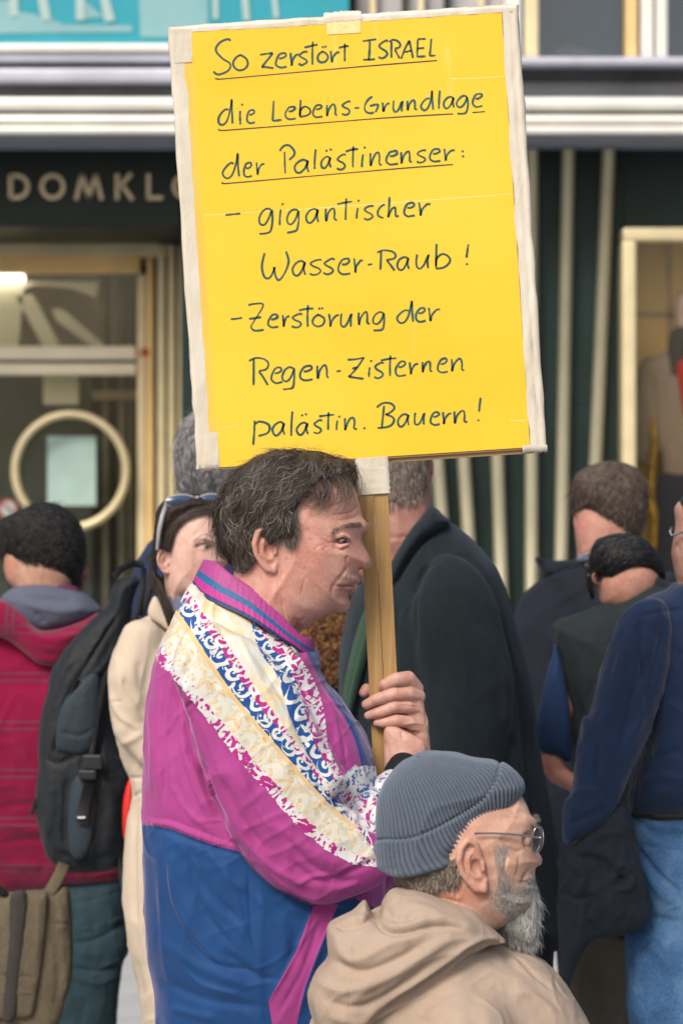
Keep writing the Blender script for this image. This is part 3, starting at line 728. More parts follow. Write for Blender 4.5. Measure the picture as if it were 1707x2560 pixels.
def ribbon_mesh(name, lines, wpx, wz, mat, parent, taper=True, seed=1):
    V = []; Q = []; rg = np.random.default_rng(seed)
    for L in lines:
        L = np.asarray(L, float)
        if len(L) == 1: L = np.array([L[0] - (1.2, -2.6), L[0] + (1.2, -2.6)]); 
        p = spline(L, 7, False) if len(L) > 2 else np.linspace(L[0], L[-1], 6)
        m = len(p); t = np.gradient(p, axis=0); t /= np.linalg.norm(t, axis=1, keepdims=True) + 1e-9; nn = np.stack([-t[:, 1], t[:, 0]], 1)
        ww = wpx * (1 + .13 * np.interp(np.arange(m), np.linspace(0, m - 1, 6), rg.normal(0, 1, 6)))
        if taper: ww[0] *= .75; ww[-1] *= .6
        o = len(V)
        for i in range(m):
            for sg in (-1, 1): q = p[i] + nn[i] * sg * ww[i] / 2; V.append((q[0], q[1], wz))
        Q += [(o + 2 * i, o + 2 * i + 2, o + 2 * i + 3, o + 2 * i + 1) for i in range(m - 1)]
    return mk(name, FP.W(V), np.array(Q), mat, parent, False)
wt = W0 - 3.0
for a0, b0, a1, b1 in ((58, 478, 832, 474), (60, 1012, 110, 1008), (790, 1040, 832, 1042), (700, 176, 830, 178)):
    ribbon_mesh('paper_crease', [[brd(a0, b0), brd((a0 + a1) / 2, (b0 + b1) / 2 + 2), brd(a1, b1)]], 1.8, wt + .15, crease, PAP, seed=3)
# handwriting: glyph strokes in a unit box
G_ = {
 'S': [[(1, .02), (.8, .0), (.42, .08), (.16, .22), (.16, .38), (.5, .55), (.92, .68), (.98, .8), (.75, .93), (.3, 1), (.08, .98), (0, .92)]],
 's': [[(1, .06), (.8, .0), (.4, .1), (.1, .27), (.25, .42), (.75, .6), (.9, .78), (.65, .95), (.3, 1), (0, .9)]],
 'o': [[(.5, 0), (.2, .18), (.02, .5), (.08, .82), (.4, 1), (.78, .92), (1, .6), (.92, .28), (.6, .03), (.42, .02)]],
 'z': [[(0, .12), (.45, .05), (.92, .0)], [(.92, 0), (.55, .42), (.1, .95)], [(.1, .95), (.4, .92), (1, 1)]],
 'Z': [[(0, .12), (.5, .08), (1, .0)], [(1, 0), (.55, .5), (.05, .92)], [(.05, .9), (.45, .96), (1, 1)], [(.3, .52), (.62, .46)]],
 'Y': [[(0, .05), (.4, 0), (.9, .02), (.85, .2), (.3, .72), (.18, .9), (.4, 1), (.98, .96)], [(.05, .6), (.45, .52), (.82, .5)]],
 'e': [[(.3, .38), (.6, .36), (.9, .2), (.85, .03), (.6, 0), (.3, .12), (.05, .5), (.06, .82), (.35, 1), (.7, .99), (1, .93)]],
 'r': [[(.05, .02), (.12, .5), (.18, 1)], [(.18, 1), (.32, .55), (.55, .28), (.75, .16), (1, .15)]],
 't': [[(.62, 0), (.6, .5), (.6, 1)], [(0, .25), (.5, .18), (1, .14)]],
 'I': [[(0, .08), (.5, .03), (1, .0)], [(.52, .06), (.5, .5), (.45, 1)], [(.02, .95), (.5, .95), (.92, .9)]],
 'R': [[(.22, .06), (.2, .5), (.2, .98)], [(0, .12), (.3, 0), (.75, .05), (1, .2), (.9, .38), (.5, .48)], [(.5, .48), (.72, .72), (.95, 1)]],
 'A': [[(0, 1), (.3, .45), (.66, 0)], [(.66, 0), (.82, .5), (.95, .96)], [(.25, .62), (.85, .55)]],
 'E': [[(.12, .02), (.08, .5), (.04, .98)], [(.12, .02), (1, 0)], [(.1, .54), (.8, .5)], [(.04, .98), (.95, .93)]],
 'L': [[(.32, 0), (.22, .5), (.06, .98)], [(.06, .98), (1, .97)]],
 'M': [[(.16, 0), (.1, .5), (.06, 1)], [(.06, 1), (1, .92)]],
 'd': [[(.68, .42), (.5, .4), (.2, .55), (.02, .78), (.12, .95), (.35, 1), (.6, .82), (.8, .4), (.9, .0)], [(.9, 0), (.92, .5), (.97, .96)]],
 'i': [[(.5, 0), (.4, .5), (.6, 1)]],
 'l': [[(.8, 0), (.4, .5), (.3, 1)]],
 'b': [[(.12, 0), (.08, .5), (.06, 1)], [(.06, .95), (.1, .6), (.5, .4), (.95, .55), (.98, .78), (.6, .95), (.06, 1)]],
 'n': [[(.08, .05), (.08, .5), (.1, 1)], [(.1, 1), (.25, .45), (.5, .08), (.72, .04), (.8, .4), (.8, .8), (.98, .92)]],
 'h': [[(.2, 0), (.14, .5), (.08, 1)], [(.08, 1), (.35, .6), (.65, .48), (.72, .7), (.75, .95), (1, .9)]],
 'G': [[(.58, 0), (.2, .25), (.02, .6), (.1, .9), (.4, 1), (.68, .97)], [(.38, .62), (.98, .5), (.8, .97)]],
 'u': [[(.12, 0), (.06, .45), (.1, .85), (.3, 1), (.6, .75), (.88, .08)], [(.95, .02), (.88, .5), (.88, 1)]],
 'a': [[(.9, .1), (.6, 0), (.25, .18), (.03, .55), (.12, .92), (.4, 1), (.7, .65), (.92, .08)], [(.94, .05), (.86, .5), (.96, .95)]],
 'g': [[(.88, .06), (.6, 0), (.25, .12), (.03, .38), (.12, .6), (.4, .62), (.7, .42), (.92, .08)], [(.94, .04), (.96, .45), (.85, .85), (.6, .96), (.05, .98)]],
 'P': [[(.34, .22), (.35, .6), (.35, 1)], [(0, .2), (.25, .02), (.6, 0), (.95, .15), (.95, .35), (.6, .52)]],
 'c': [[(1, 0), (.5, .15), (.05, .5), (.15, .85), (.8, 1)]],
 'W': [[(.08, .07), (.0, .5), (.06, .88), (.22, .98), (.36, .85), (.48, .56)], [(.48, .56), (.5, .85), (.62, 1), (.82, .8), (1, .4), (.9, 0)]],
 '!': [[(.9, 0), (.5, .5), (.1, 1)]],
 'p': [[(.12, .0), (.1, .4), (.03, 1)], [(.15, .12), (.4, .02), (.85, .12), (1, .3), (.85, .5), (.35, .62)]],
 'B': [[(.42, .1), (.35, .5), (.28, .98)], [(0, .15), (.35, 0), (.8, .02), (1, .17), (.75, .36), (.5, .44)], [(.5, .44), (.9, .55), (.98, .75), (.7, .92), (.15, 1), (.1, .93)]],
}
LN = [
 (500, 60, 3.92, [('S', 130, 298, 135, 478), ('o', 322, 465, 290, 438), ('z', 587, 722, 270, 418), ('e', 738, 850, 270, 410), ('r', 880, 965, 265, 395), ('s', 965, 1053, 255, 385), ('t', 1018, 1155, 158, 382), ('o', 1148, 1252, 255, 362), ('r', 1275, 1368, 245, 360), ('t', 1357, 1458, 175, 350)], [(1203, 210), (1230, 207)]),
 (860, 60, 3.92, [('I', 182, 318, 135, 345), ('s', 335, 432, 148, 320), ('R', 443, 550, 143, 325), ('A', 563, 680, 143, 328), ('E', 712, 805, 128, 312), ('L', 835, 900, 128, 300)], []),
 (520, 220, 3.92, [('d', 97, 245, 92, 350), ('i', 303, 322, 210, 342), ('e', 378, 458, 200, 330), ('M', 625, 725, 112, 312), ('e', 755, 860, 168, 292), ('b', 893, 1000, 100, 270), ('e', 1025, 1120, 152, 272), ('n', 1155, 1270, 145, 262), ('s', 1310, 1395, 118, 250)], [(333, 150)]),
 (860, 200, 3.92, [('G', 200, 335, 145, 308), ('r', 372, 448, 205, 300), ('u', 475, 580, 188, 298), ('n', 613, 718, 182, 285), ('d', 752, 877, 92, 285), ('l', 925, 943, 90, 268), ('a', 975, 1083, 150, 265), ('g', 1103, 1218, 143, 322), ('e', 1258, 1360, 120, 248)], []),
 (520, 340, 3.92, [('d', 140, 305, 152, 403), ('e', 345, 428, 250, 390), ('r', 468, 550, 243, 370), ('P', 700, 848, 80, 355), ('a', 845, 988, 222, 348), ('l', 1037, 1058, 112, 315), ('a', 1105, 1205, 192, 302), ('s', 1260, 1350, 170, 318), ('t', 1350, 1468, 88, 300), ('l', 1500, 1525, 165, 297)], [(1160, 132), (1202, 120), (1535, 101)]),
 (860, 340, 3.92, [('n', 248, 372, 150, 285), ('e', 410, 530, 135, 268), ('n', 550, 670, 138, 258), ('s', 710, 805, 125, 250), ('e', 838, 948, 115, 238), ('r', 975, 1088, 110, 230)], [(1165, 138), (1168, 188)]),
 (540, 470, 2.6133, [('g', 278, 370, 130, 295), ('l', 410, 425, 133, 237), ('g', 460, 543, 132, 285), ('a', 585, 672, 130, 222), ('n', 710, 790, 125, 212), ('t', 790, 888, 63, 205), ('l', 913, 930, 123, 195), ('s', 965, 1030, 108, 200), ('c', 1055, 1103, 100, 190), ('h', 1118, 1195, 53, 185), ('e', 1228, 1300, 90, 178), ('r', 1323, 1402, 85, 175)], [(434, 99), (931, 76)]),
 (620, 590, 2.6133, [('W', 92, 262, 92, 278), ('a', 287, 378, 158, 255), ('s', 400, 480, 148, 248), ('s', 492, 563, 145, 245), ('e', 588, 668, 143, 245), ('r', 690, 750, 140, 235), ('R', 842, 965, 87, 220), ('a', 973, 1055, 133, 215), ('u', 1095, 1187, 113, 207), ('b', 1222, 1320, 45, 207), ('!', 1426, 1442, 48, 137)], [(1431, 178)]),
 (560, 730, 2.6133, [('Y', 157, 260, 73, 247), ('e', 285, 355, 143, 227), ('r', 380, 428, 143, 222), ('s', 440, 510, 138, 228), ('t', 490, 583, 80, 226), ('o', 578, 655, 143, 220), ('r', 682, 752, 135, 222), ('u', 757, 837, 135, 222), ('n', 873, 953, 125, 212), ('g', 970, 1050, 127, 250), ('d', 1130, 1240, 55, 198), ('e', 1252, 1318, 100, 190), ('r', 1335, 1412, 97, 187)], [(622, 104), (641, 102)]),
 (600, 870, 2.6133, [('R', 60, 185, 60, 243), ('e', 203, 275, 123, 225), ('g', 273, 358, 122, 270), ('e', 390, 475, 113, 208), ('n', 498, 583, 108, 198), ('Z', 700, 810, 58, 198), ('l', 838, 850, 123, 188), ('s', 877, 940, 92, 195), ('t', 920, 1022, 43, 180), ('e', 1015, 1085, 85, 180), ('r', 1105, 1165, 88, 170), ('n', 1187, 1258, 83, 157), ('e', 1290, 1357, 65, 157), ('n', 1378, 1468, 65, 150)], [(856, 81)]),
 (600, 960, 2.45, [('p', 75, 180, 223, 375), ('a', 195, 275, 232, 312), ('l', 308, 323, 165, 317), ('a', 345, 418, 235, 308), ('s', 450, 500, 220, 300), ('t', 483, 578, 168, 280), ('l', 587, 598, 220, 280), ('n', 635, 717, 203, 282), ('B', 838, 945, 115, 270), ('a', 965, 1037, 182, 258), ('u', 1065, 1135, 172, 248), ('e', 1165, 1225, 170, 248), ('r', 1240, 1295, 168, 245), ('n', 1308, 1395, 160, 240), ('!', 1463, 1476, 80, 168)], [(380, 190), (403, 184), (608, 198), (762, 269), (1461, 220)]),
]
ink = simple('dark_green_marker', (.008, .085, .075), .45, .35, 14.)
inkb = simple('black_green_marker', (.02, .045, .035), .45, .2, 14.)
rg_ = np.random.default_rng(11); si = 0
for x0, y0, k, gl_, dots in LN:
    WD = []; px_ = -1e9
    for g, a, b, c, d in gl_:
        if (a - px_) / k > 17: WD.append([a, b, []])
        px_ = max(b, px_) if (a - px_) / k <= 17 else b; WD[-1][1] = max(WD[-1][1], b); L = WD[-1][2]
        for st in G_[g]:
            s_ = np.array(st) + rg_.normal(0, .012, (len(st), 2)); L.append(np.stack([x0 + (a + s_[:, 0] * (b - a)) / k, y0 + (c + s_[:, 1] * (d - c)) / k], 1))
    for q in dots: min(WD, key=lambda w_: max(w_[0] - q[0], q[0] - w_[1], 0))[2].append(np.array([(x0 + q[0] / k, y0 + q[1] / k)]))
    for w_ in WD: si += 1; ribbon_mesh('handwritten_word', w_[2], 5.5, wt, ink, PAP, seed=si)
def px(x0, y0, k, pts): return [(x0 + a / k, y0 + b / k) for a, b in pts]
und = [px(500, 60, 3.92, [(150, 513), (168, 524), (330, 515), (1568, 404)]) + [(860 + 912 / 3.92, 60 + 343 / 3.92)],
       px(520, 220, 3.92, [(103, 388), (122, 403), (300, 392)]) + px(860, 200, 3.92, [(0, 390), (500, 352), (1070, 319)]),
       px(860, 200, 3.92, [(1258, 307), (1320, 301), (1380, 296)]),
       px(520, 340, 3.92, [(140, 440), (150, 455), (330, 442)]) + px(860, 340, 3.92, [(0, 354), (600, 303), (1070, 268)])]
for u_ in und: ribbon_mesh('underline', [u_], 3.2, wt + .04, inkb, PAP, False)
hy = [px(520, 220, 3.92, [(1435, 184), (1458, 182), (1482, 179)]), px(540, 470, 2.6133, [(60, 170), (110, 165), (158, 160)]), px(620, 590, 2.6133, [(782, 182), (797, 181), (812, 177)]), px(560, 730, 2.6133, [(42, 174), (80, 170), (117, 164)]), px(600, 870, 2.6133, [(630, 150), (644, 148), (658, 144)])]
for h_ in hy: ribbon_mesh('handwritten_dash', [h_], 5., wt, ink, PAP)
# stick: two laths side by side
n = NT('varnished_lath'); g1 = n.noise(30., 5, n.obj((3, 3, .12)), .7, .8); c = n.ramp(g1, [(.25, (.30, .17, .06)), (.55, (.42, .26, .10)), (.8, (.52, .34, .15))])
c = n.mix(n.ramp(n.noise(9., 2, n.obj((1, 1, .5))), [(.62, (0,) * 3), (.7, (.35,) * 3)]), c, (.22, .12, .05)); lath = n.fin(c, .45, n.bump(g1, .4, .0008), 0, .4)
def lathp(name, l0, l1, r0, r1, w0, w1):
    V = [(l0[0], l0[1], w0), (r0[0], r0[1], w0), (r1[0], r1[1], w0), (l1[0], l1[1], w0), (l0[0], l0[1], w1), (r0[0], r0[1], w1), (r1[0], r1[1], w1), (l1[0], l1[1], w1)]
    return mk(name, FP.W(V), np.array([(0, 1, 2, 3), (7, 6, 5, 4), (0, 4, 5, 1), (1, 5, 6, 2), (2, 6, 7, 3), (3, 7, 4, 0)])[:, ::-1], lath, PL, False)
lathp('stick_lath', (893, 1152), (938, 2010), (929, 1152), (974, 2010), -8, 26)
lathp('stick_lath', (930.5, 1152), (975.4, 2010), (965.5, 1152), (1008, 2010), -6, 26)
tape_run('stick_tape', lambda t, a: (891 + a + 6 * t, 1146 + 92 * t - .07 * a), [(-3, 20), (-3, -9), (6, -11.5), (30, -11), (55, -12), (72, -10.5), (79, -9), (79, 20)], tape, PL, m=30, seed=21, jit=1.2)
# ================================================================== PEOPLE: shared builders
def ear_pieces(cx, cy, w, a, b, rot=0., tw=8., kk=3.):
    """outer ear centred (cx,cy) at depth w, half width a, half height b"""
    ca, sa = math.cos(math.radians(rot)), math.sin(math.radians(rot))
    def q(x, y, dz, r): return (cx + (x * a) * ca - (y * b) * sa, cy + (x * a) * sa + (y * b) * ca, w + dz, r)
    m = a * .30
    rim = [q(.55, -.35, 3, m * .55), q(.45, -.75, -2, m * .7), q(.0, -.93, -6, m * .75), q(-.5, -.75, -9, m * .75), q(-.85, -.3, -10, m * .7), q(-.82, .15, -8, m * .65), q(-.55, .5, -5, m * .65), q(-.2, .8, -2, m * .8), q(.25, .9, 1, m * .85), q(.5, .6, 3, m * .6)]
    anti = [q(.1, -.55, -4, m * .45), q(-.3, -.25, -6, m * .5), q(-.38, .15, -5, m * .5), q(-.1, .42, -3, m * .5), q(.25, .45, -1, m * .4)]
    base = q(-.1, -.02, 4, 1)
    con = q(.15, .05, -7, 1)
    return [(Ell(base[:3], (a * .85, b * .86, tw), rot, True), kk), (Cap(rim, True), kk), (Cap(anti, True), kk * .8), (Ell(con[:3], (a * .34, b * .27, tw * 1.1), rot, True), 3, 'sub'),
            (Ell(q(.0, -.62, -9, 1)[:3], (a * .22, b * .17, tw * .6), rot, True), 2, 'sub'), (Cap([q(.6, -.02, 0, m * .55), q(.52, .22, -4, m * .5)], True), kk)]
def patch(c, uv, x, y, rx, ry, colr, k=1.):
    m = np.clip(np.exp(-(((uv[:, 0] - x) / rx) ** 2 + ((uv[:, 1] - y) / ry) ** 2)) * k, 0, 1)[:, None]; return c * (1 - m) + np.array(colr) * m
skin_red = skin_mat('weathered_skin', (.5, .27, .2))
hairm = hair_mat('hair_fibre')
def cap_mat(name, c, bs=90., st=(1, 1, .3)):
    n = NT(name); v = n.obj(st); f = n.noise(bs, 4, v, .7); cc = n.ramp(f, [(.3, tuple(x * .5 for x in c)), (.7, tuple(x * 1.5 for x in c))])
    return n.fin(cc, .55, n.bump(f, .8, .004), 0, .3)
def legs(fig, u, wd, v0, r0, mat, shoe, parent, vfoot=None, r1=None, yaw=0., name='trousers'):
    """two trouser legs down to shoes on the ground"""
    vg_ = HZ + CAMZ / fig.s; k = .00057 / fig.s; r1 = r1 or r0 * .55; P = []
    P.append((Cap([(u, v0 + 20, -wd, r0 * .96), (u, v0 + 20, wd, r0 * .96)]), 12))
    for sgn in (-1, 1):
        w = sgn * wd * (1 if yaw == 0 else .35); uu = u + (sgn * wd * .9 if yaw else 0)
        P.append((Cap([(uu, v0, w, r0), (uu + 4, (v0 + vg_) / 2, w, r0 * .72), (uu + 2, vg_ - 110 * k, w, r1)]), 12))
    solid(fig, name, P, max(6, 10 * k), mat, parent, rum=(3, 60 * k, 4, (1, .6, 1)), cr=((5 * k, 40 * k, 120 * k, 70, 9),))
    for sgn in (-1, 1):
        w = sgn * wd * (1 if yaw == 0 else .35); uu = u + (sgn * wd * .9 if yaw else 0); dx = (70 * k if yaw == 0 else 0); dz = (0 if yaw == 0 else 50 * k)
        solid(fig, 'shoe', [(Cap([(uu - 20 * k, vg_ - 62 * k, w, 50 * k), (uu + dx * .6, vg_ - 44 * k, w + dz * .5, 42 * k), (uu + dx * 2, vg_ - 32 * k, w + dz * 2, 31 * k)]), 14)], 7 * k + 2, shoe, parent)
shoem = simple('dark_leather', (.03, .025, .022), .4, .2)
# ================================================================== THE MAN HOLDING THE PLACARD
A = Fig(4.0)
M = empty('person', A.pt(640, HZ + CAMZ / A.s, 0), 'man in profile with wavy hair and magenta and blue windbreaker, holding the yellow placard', 'person')
face = [(700, 1170), (760, 1152), (827, 1160), (862, 1180), (884, 1215), (897, 1253), (904, 1286), (911, 1306), (913, 1320), (905, 1334), (903, 1347), (909, 1362), (917, 1378), (925, 1396), (927, 1408), (922, 1418), (911, 1423), (899, 1424), (895, 1432), (898, 1443), (897, 1452), (890, 1460), (885, 1465), (887, 1472), (882, 1479), (873, 1484), (871, 1492), (875, 1503), (875, 1514), (868, 1525), (852, 1532), (830, 1532), (808, 1540), (785, 1554), (766, 1568), (748, 1580), (745, 1620), (735, 1700), (600, 1720), (565, 1600), (570, 1500), (585, 1425), (568, 1370), (562, 1300), (575, 1235), (620, 1190)]
HeadP = Pf(face, 128, 0, p=.8)
ey = (856, 1350)
pcs = [(HeadP, 0), (Ell((884, 1405, -29), (17, 14, 17), 0, True), 4), (Ell((911, 1407, -6), (15, 16, 15), 0, True), 6), (Ell((899, 1420, -24), (10, 5, 10), 0, True), 2, 'sub'),
       (Cap([(838, 1327, -80, 11), (870, 1313, -62, 13), (903, 1313, -34, 12), (914, 1317, -4, 10)], True), 14),
       (Cap([(894, 1451, -4, 6.5), (875, 1458, -26, 6.5), (852, 1465, -48, 4.5)], True), 3), (Cap([(885, 1474, -4, 7.5), (868, 1476, -27, 7.5), (850, 1472, -47, 5)], True), 3)]
ew = -float(HeadP.half(np.array([ey[0]]), np.array([ey[1]]))[0])
pcs += [(Ell((ey[0] + 4, ey[1] + 1, ew - 4), (26, 15, 15), -8, True), 10, 'sub'),
        ]
pcs += [(Cap([(830, 1352, ew + 1, 5), (842, 1343, ew - 2, 6), (857, 1338.5, ew - 2, 6.5), (871, 1344, ew + 6, 6)], True), 3), (Cap([(832, 1361, ew + 2, 4.5), (852, 1367, ew - 1, 5.5), (868, 1361, ew + 6, 5)], True), 3)]
eh = -float(HeadP.half(np.array([668.]), np.array([1372.]))[0])
pcs += ear_pieces(668, 1373, eh - 6, 35, 61, -8, 10)
# torso and limbs of the body under the clothes, one surface with head and hands
pcs += [(Cap([(660, 1700, 0, 78), (620, 1850, 0, 120), (640, 2300, 0, 120)]), 30)]
hs = [([(842, 1354), (822, 1357), (806, 1350)], 2.5, -2.), ([(832, 1366), (850, 1376), (868, 1369)], 3.2, -2.5), ([(826, 1364), (806, 1372)], 2.5, -1.6), ([(826, 1346), (808, 1336)], 2.5, -1.6),
      ([(870, 1388), (865, 1402), (869, 1416)], 3., -3.), ([(870, 1414), (856, 1436), (840, 1454), (831, 1470), (829, 1490)], 4.5, -3.2), ([(893, 1463), (878, 1464), (858, 1466), (838, 1464)], 2.8, -4), ([(876, 1487), (862, 1490), (850, 1486)], 5, -3),
      ([(716, 1470), (740, 1505), (790, 1526), (830, 1528)], 14, 3.5), ([(738, 1545), (742, 1580)], 8, -5), ([(764, 1542), (746, 1562), (738, 1588)], 3.5, -3.5), ([(690, 1460), (684, 1510), (700, 1562)], 9, 3.5), ([(705, 1500), (712, 1562)], 3.5, -2.5), ([(640, 1450), (665, 1530)], 5, 2),
      ([(800, 1400)], 34, 4), ([(780, 1478)], 26, -3), ([(893, 1262), (876, 1280), (830, 1288)], 3, -2.6), ([(898, 1284), (880, 1296), (840, 1302)], 3, -1.8), ([(884, 1238), (850, 1258), (805, 1268)], 3, -2.4), ([(909, 1336), (900, 1342)], 4, -4), ([(824, 1352), (800, 1346), (790, 1336)], 2.2, -2), ([(824, 1358), (798, 1364), (786, 1376)], 2.2, -2), ([(764, 1440), (752, 1490)], 3, -1.2), ([(870, 1436), (866, 1452)], 2, -1.2), ([(880, 1432), (878, 1450)], 2, -1.2), ([(700, 1390), (706, 1420), (704, 1446)], 3, -2.5)]
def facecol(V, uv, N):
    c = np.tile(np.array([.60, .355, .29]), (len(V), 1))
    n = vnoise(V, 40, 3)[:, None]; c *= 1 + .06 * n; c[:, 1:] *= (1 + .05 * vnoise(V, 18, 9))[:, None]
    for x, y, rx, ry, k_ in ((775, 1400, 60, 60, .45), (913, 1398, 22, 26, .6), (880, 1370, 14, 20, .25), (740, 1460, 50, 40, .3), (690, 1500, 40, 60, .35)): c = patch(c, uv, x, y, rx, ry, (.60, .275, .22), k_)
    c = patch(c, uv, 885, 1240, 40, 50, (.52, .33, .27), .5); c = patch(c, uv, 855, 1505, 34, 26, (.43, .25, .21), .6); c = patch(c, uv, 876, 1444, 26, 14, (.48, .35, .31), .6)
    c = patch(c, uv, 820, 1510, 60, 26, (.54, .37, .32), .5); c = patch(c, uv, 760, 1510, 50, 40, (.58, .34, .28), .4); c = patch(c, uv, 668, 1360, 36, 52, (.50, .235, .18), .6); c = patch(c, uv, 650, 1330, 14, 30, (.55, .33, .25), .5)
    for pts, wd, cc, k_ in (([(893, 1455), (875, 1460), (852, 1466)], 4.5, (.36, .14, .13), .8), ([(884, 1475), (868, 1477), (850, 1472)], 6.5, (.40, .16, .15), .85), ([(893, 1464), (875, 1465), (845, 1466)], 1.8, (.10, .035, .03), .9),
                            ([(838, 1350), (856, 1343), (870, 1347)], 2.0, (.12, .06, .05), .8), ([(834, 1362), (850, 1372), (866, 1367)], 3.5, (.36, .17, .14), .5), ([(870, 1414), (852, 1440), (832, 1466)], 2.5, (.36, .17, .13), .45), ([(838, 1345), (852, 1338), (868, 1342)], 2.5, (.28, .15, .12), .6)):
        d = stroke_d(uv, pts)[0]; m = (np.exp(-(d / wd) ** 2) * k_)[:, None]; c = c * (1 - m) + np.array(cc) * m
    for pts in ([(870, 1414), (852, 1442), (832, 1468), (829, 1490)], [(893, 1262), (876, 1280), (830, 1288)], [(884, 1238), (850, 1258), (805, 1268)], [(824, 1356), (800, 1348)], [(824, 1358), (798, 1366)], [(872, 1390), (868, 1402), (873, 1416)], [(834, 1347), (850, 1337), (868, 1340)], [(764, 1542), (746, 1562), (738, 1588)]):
        d = stroke_d(uv, pts)[0]; m = (np.exp(-(d / 2.4) ** 2) * .42)[:, None]; c = c * (1 - m) + c * np.array((.62, .45, .42)) * m  # crease shade painted into the skin colour along the wrinkles
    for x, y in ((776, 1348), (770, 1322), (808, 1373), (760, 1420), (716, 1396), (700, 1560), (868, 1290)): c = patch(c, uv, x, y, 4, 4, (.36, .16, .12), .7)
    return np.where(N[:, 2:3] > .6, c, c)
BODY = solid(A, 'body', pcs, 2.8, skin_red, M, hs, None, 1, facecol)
# eye
eyem = simple('eye_white', (.20, .15, .135), .2, .05); irism = simple('dark_iris', (.03, .022, .018), .12, .05)
e_ = solid(A, 'eye', [(Ell((ey[0] + 1, ey[1] + 1.5, ew + 13), (17, 9, 15.5), 0, True), 0)], 1.4, eyem, BODY)
solid(A, 'iris', [(Ell((ey[0] + 4, ey[1] + 1.5, ew + 5), (8.5, 8, 8), 0, True), 0)], 1.0, irism, BODY)
# hands, continuous skin with fingers closed round the stick
WH = 66
hp = [(Pf([(1012, 1690), (1036, 1699), (1054, 1730), (1062, 1773), (1071, 1806), (1070, 1843), (1064, 1876), (1052, 1866), (1030, 1842), (1008, 1828), (996, 1800), (1000, 1740)], 27, WH + 26, p=.8), 0),
      (Cap([(1040, 1722, WH + 28, 19), (1020, 1697, WH + 6, 19.5), (990, 1700, WH - 12, 18.5), (964, 1712, WH - 8, 16), (956, 1716, WH - 2, 12)], True), 3),
      (Cap([(1046, 1742, WH + 22, 18), (1022, 1733, WH, 17.5), (985, 1736, WH - 14, 17), (940, 1750, WH - 12, 15), (916, 1762, WH - 4, 12.5)], True), 2.5),
      (Cap([(1046, 1780, WH + 20, 17), (1020, 1768, WH, 16.5), (985, 1768, WH - 13, 16), (945, 1782, WH - 11, 14.5), (921, 1790, WH - 3, 11.5)], True), 2.5),
      (Cap([(1048, 1820, WH + 20, 18), (1024, 1806, WH, 16), (990, 1802, WH - 12, 16), (958, 1808, WH - 9, 13), (943, 1808, WH - 4, 10.5)], True), 2.5),
      (Cap([(1030, 1780, WH + 60, 22), (970, 1752, WH + 62, 18), (916, 1724, WH + 50, 15), (910, 1732, WH + 44, 13)], True), 5),
      (Cap([(1050, 1850, WH + 30, 24), (1052, 1990, WH + 30, 34)], True), 8)]
hp2 = [(Pf([(960, 1826), (985, 1816), (1010, 1826), (1050, 1846), (1063, 1862), (1064, 1882), (1050, 1905), (1020, 1960), (965, 1965), (959, 1900)], 30, WH - 14, p=.7), 0),
       (Cap([(1010, 1900, WH - 14, 34), (985, 1990, WH - 60, 42)], True), 10), (Cap([(926, 1884, WH + 46, 12), (970, 1880, WH + 58, 14), (1010, 1870, WH + 20, 20)], True), 6), (Cap([(930, 1912, WH + 46, 12), (970, 1908, WH + 58, 14), (1010, 1890, WH + 20, 20)], True), 6)]
hst = [([(1004, 1762), (1025, 1765), (1048, 1772), (1060, 1790)], 2.4, -2), ([(1010, 1812), (1035, 1808), (1060, 1812)], 3, 2.2), ([(1015, 1822), (1050, 1826)], 3, 2.2), ([(1030, 1786), (1050, 1782)], 3, -1.8), ([(1028, 1740), (1050, 1745)], 5, 1.5), ([(995, 1722), (1003, 1740)], 3, -.9), ([(1000, 1756), (1006, 1775)], 3, -.9), ([(1062, 1770), (1066, 1800), (1062, 1812)], 2.5, -2.2), ([(985, 1715), (1000, 1712)], 2, -.6)]
def handcol(V, uv, N):
    c = np.tile(np.array([.58, .36, .295]), (len(V), 1)); c *= (1 + .07 * vnoise(V, 22, 5))[:, None]
    c = patch(c, uv, 1045, 1780, 30, 50, (.54, .37, .30), .5)
    for x, y, rx, ry in ((951, 1715, 7, 8), (913, 1763, 8, 11), (919, 1789, 7, 8), (940, 1806, 8, 7), (905, 1725, 9, 12)): c = patch(c, uv, x, y, rx, ry, (.58, .31, .29), .75)
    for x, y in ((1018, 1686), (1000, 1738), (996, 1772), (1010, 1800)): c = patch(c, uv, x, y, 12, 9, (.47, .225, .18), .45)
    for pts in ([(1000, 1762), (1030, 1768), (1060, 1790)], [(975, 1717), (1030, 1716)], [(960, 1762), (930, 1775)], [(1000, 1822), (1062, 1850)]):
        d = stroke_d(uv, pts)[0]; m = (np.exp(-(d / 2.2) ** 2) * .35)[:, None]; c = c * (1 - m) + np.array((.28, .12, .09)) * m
    return c
solid(A, 'hand', hp, 1.7, skin_red, M, hst, None, 1, handcol)
solid(A, 'hand', hp2, 2.2, skin_red, M, [([(1002, 1830), (1008, 1850)], 4, -4), ([(960, 1850), (975, 1900)], 6, -2)], None, 1, handcol)
cuff = solid(A, 'dark_cuff', [(Cap([(1008, 1916, WH - 30, 39), (1000, 1936, WH - 38, 42)], True), 0)], 3, cloth('black_ribbed_cuff', (.012, .013, .016)), M)
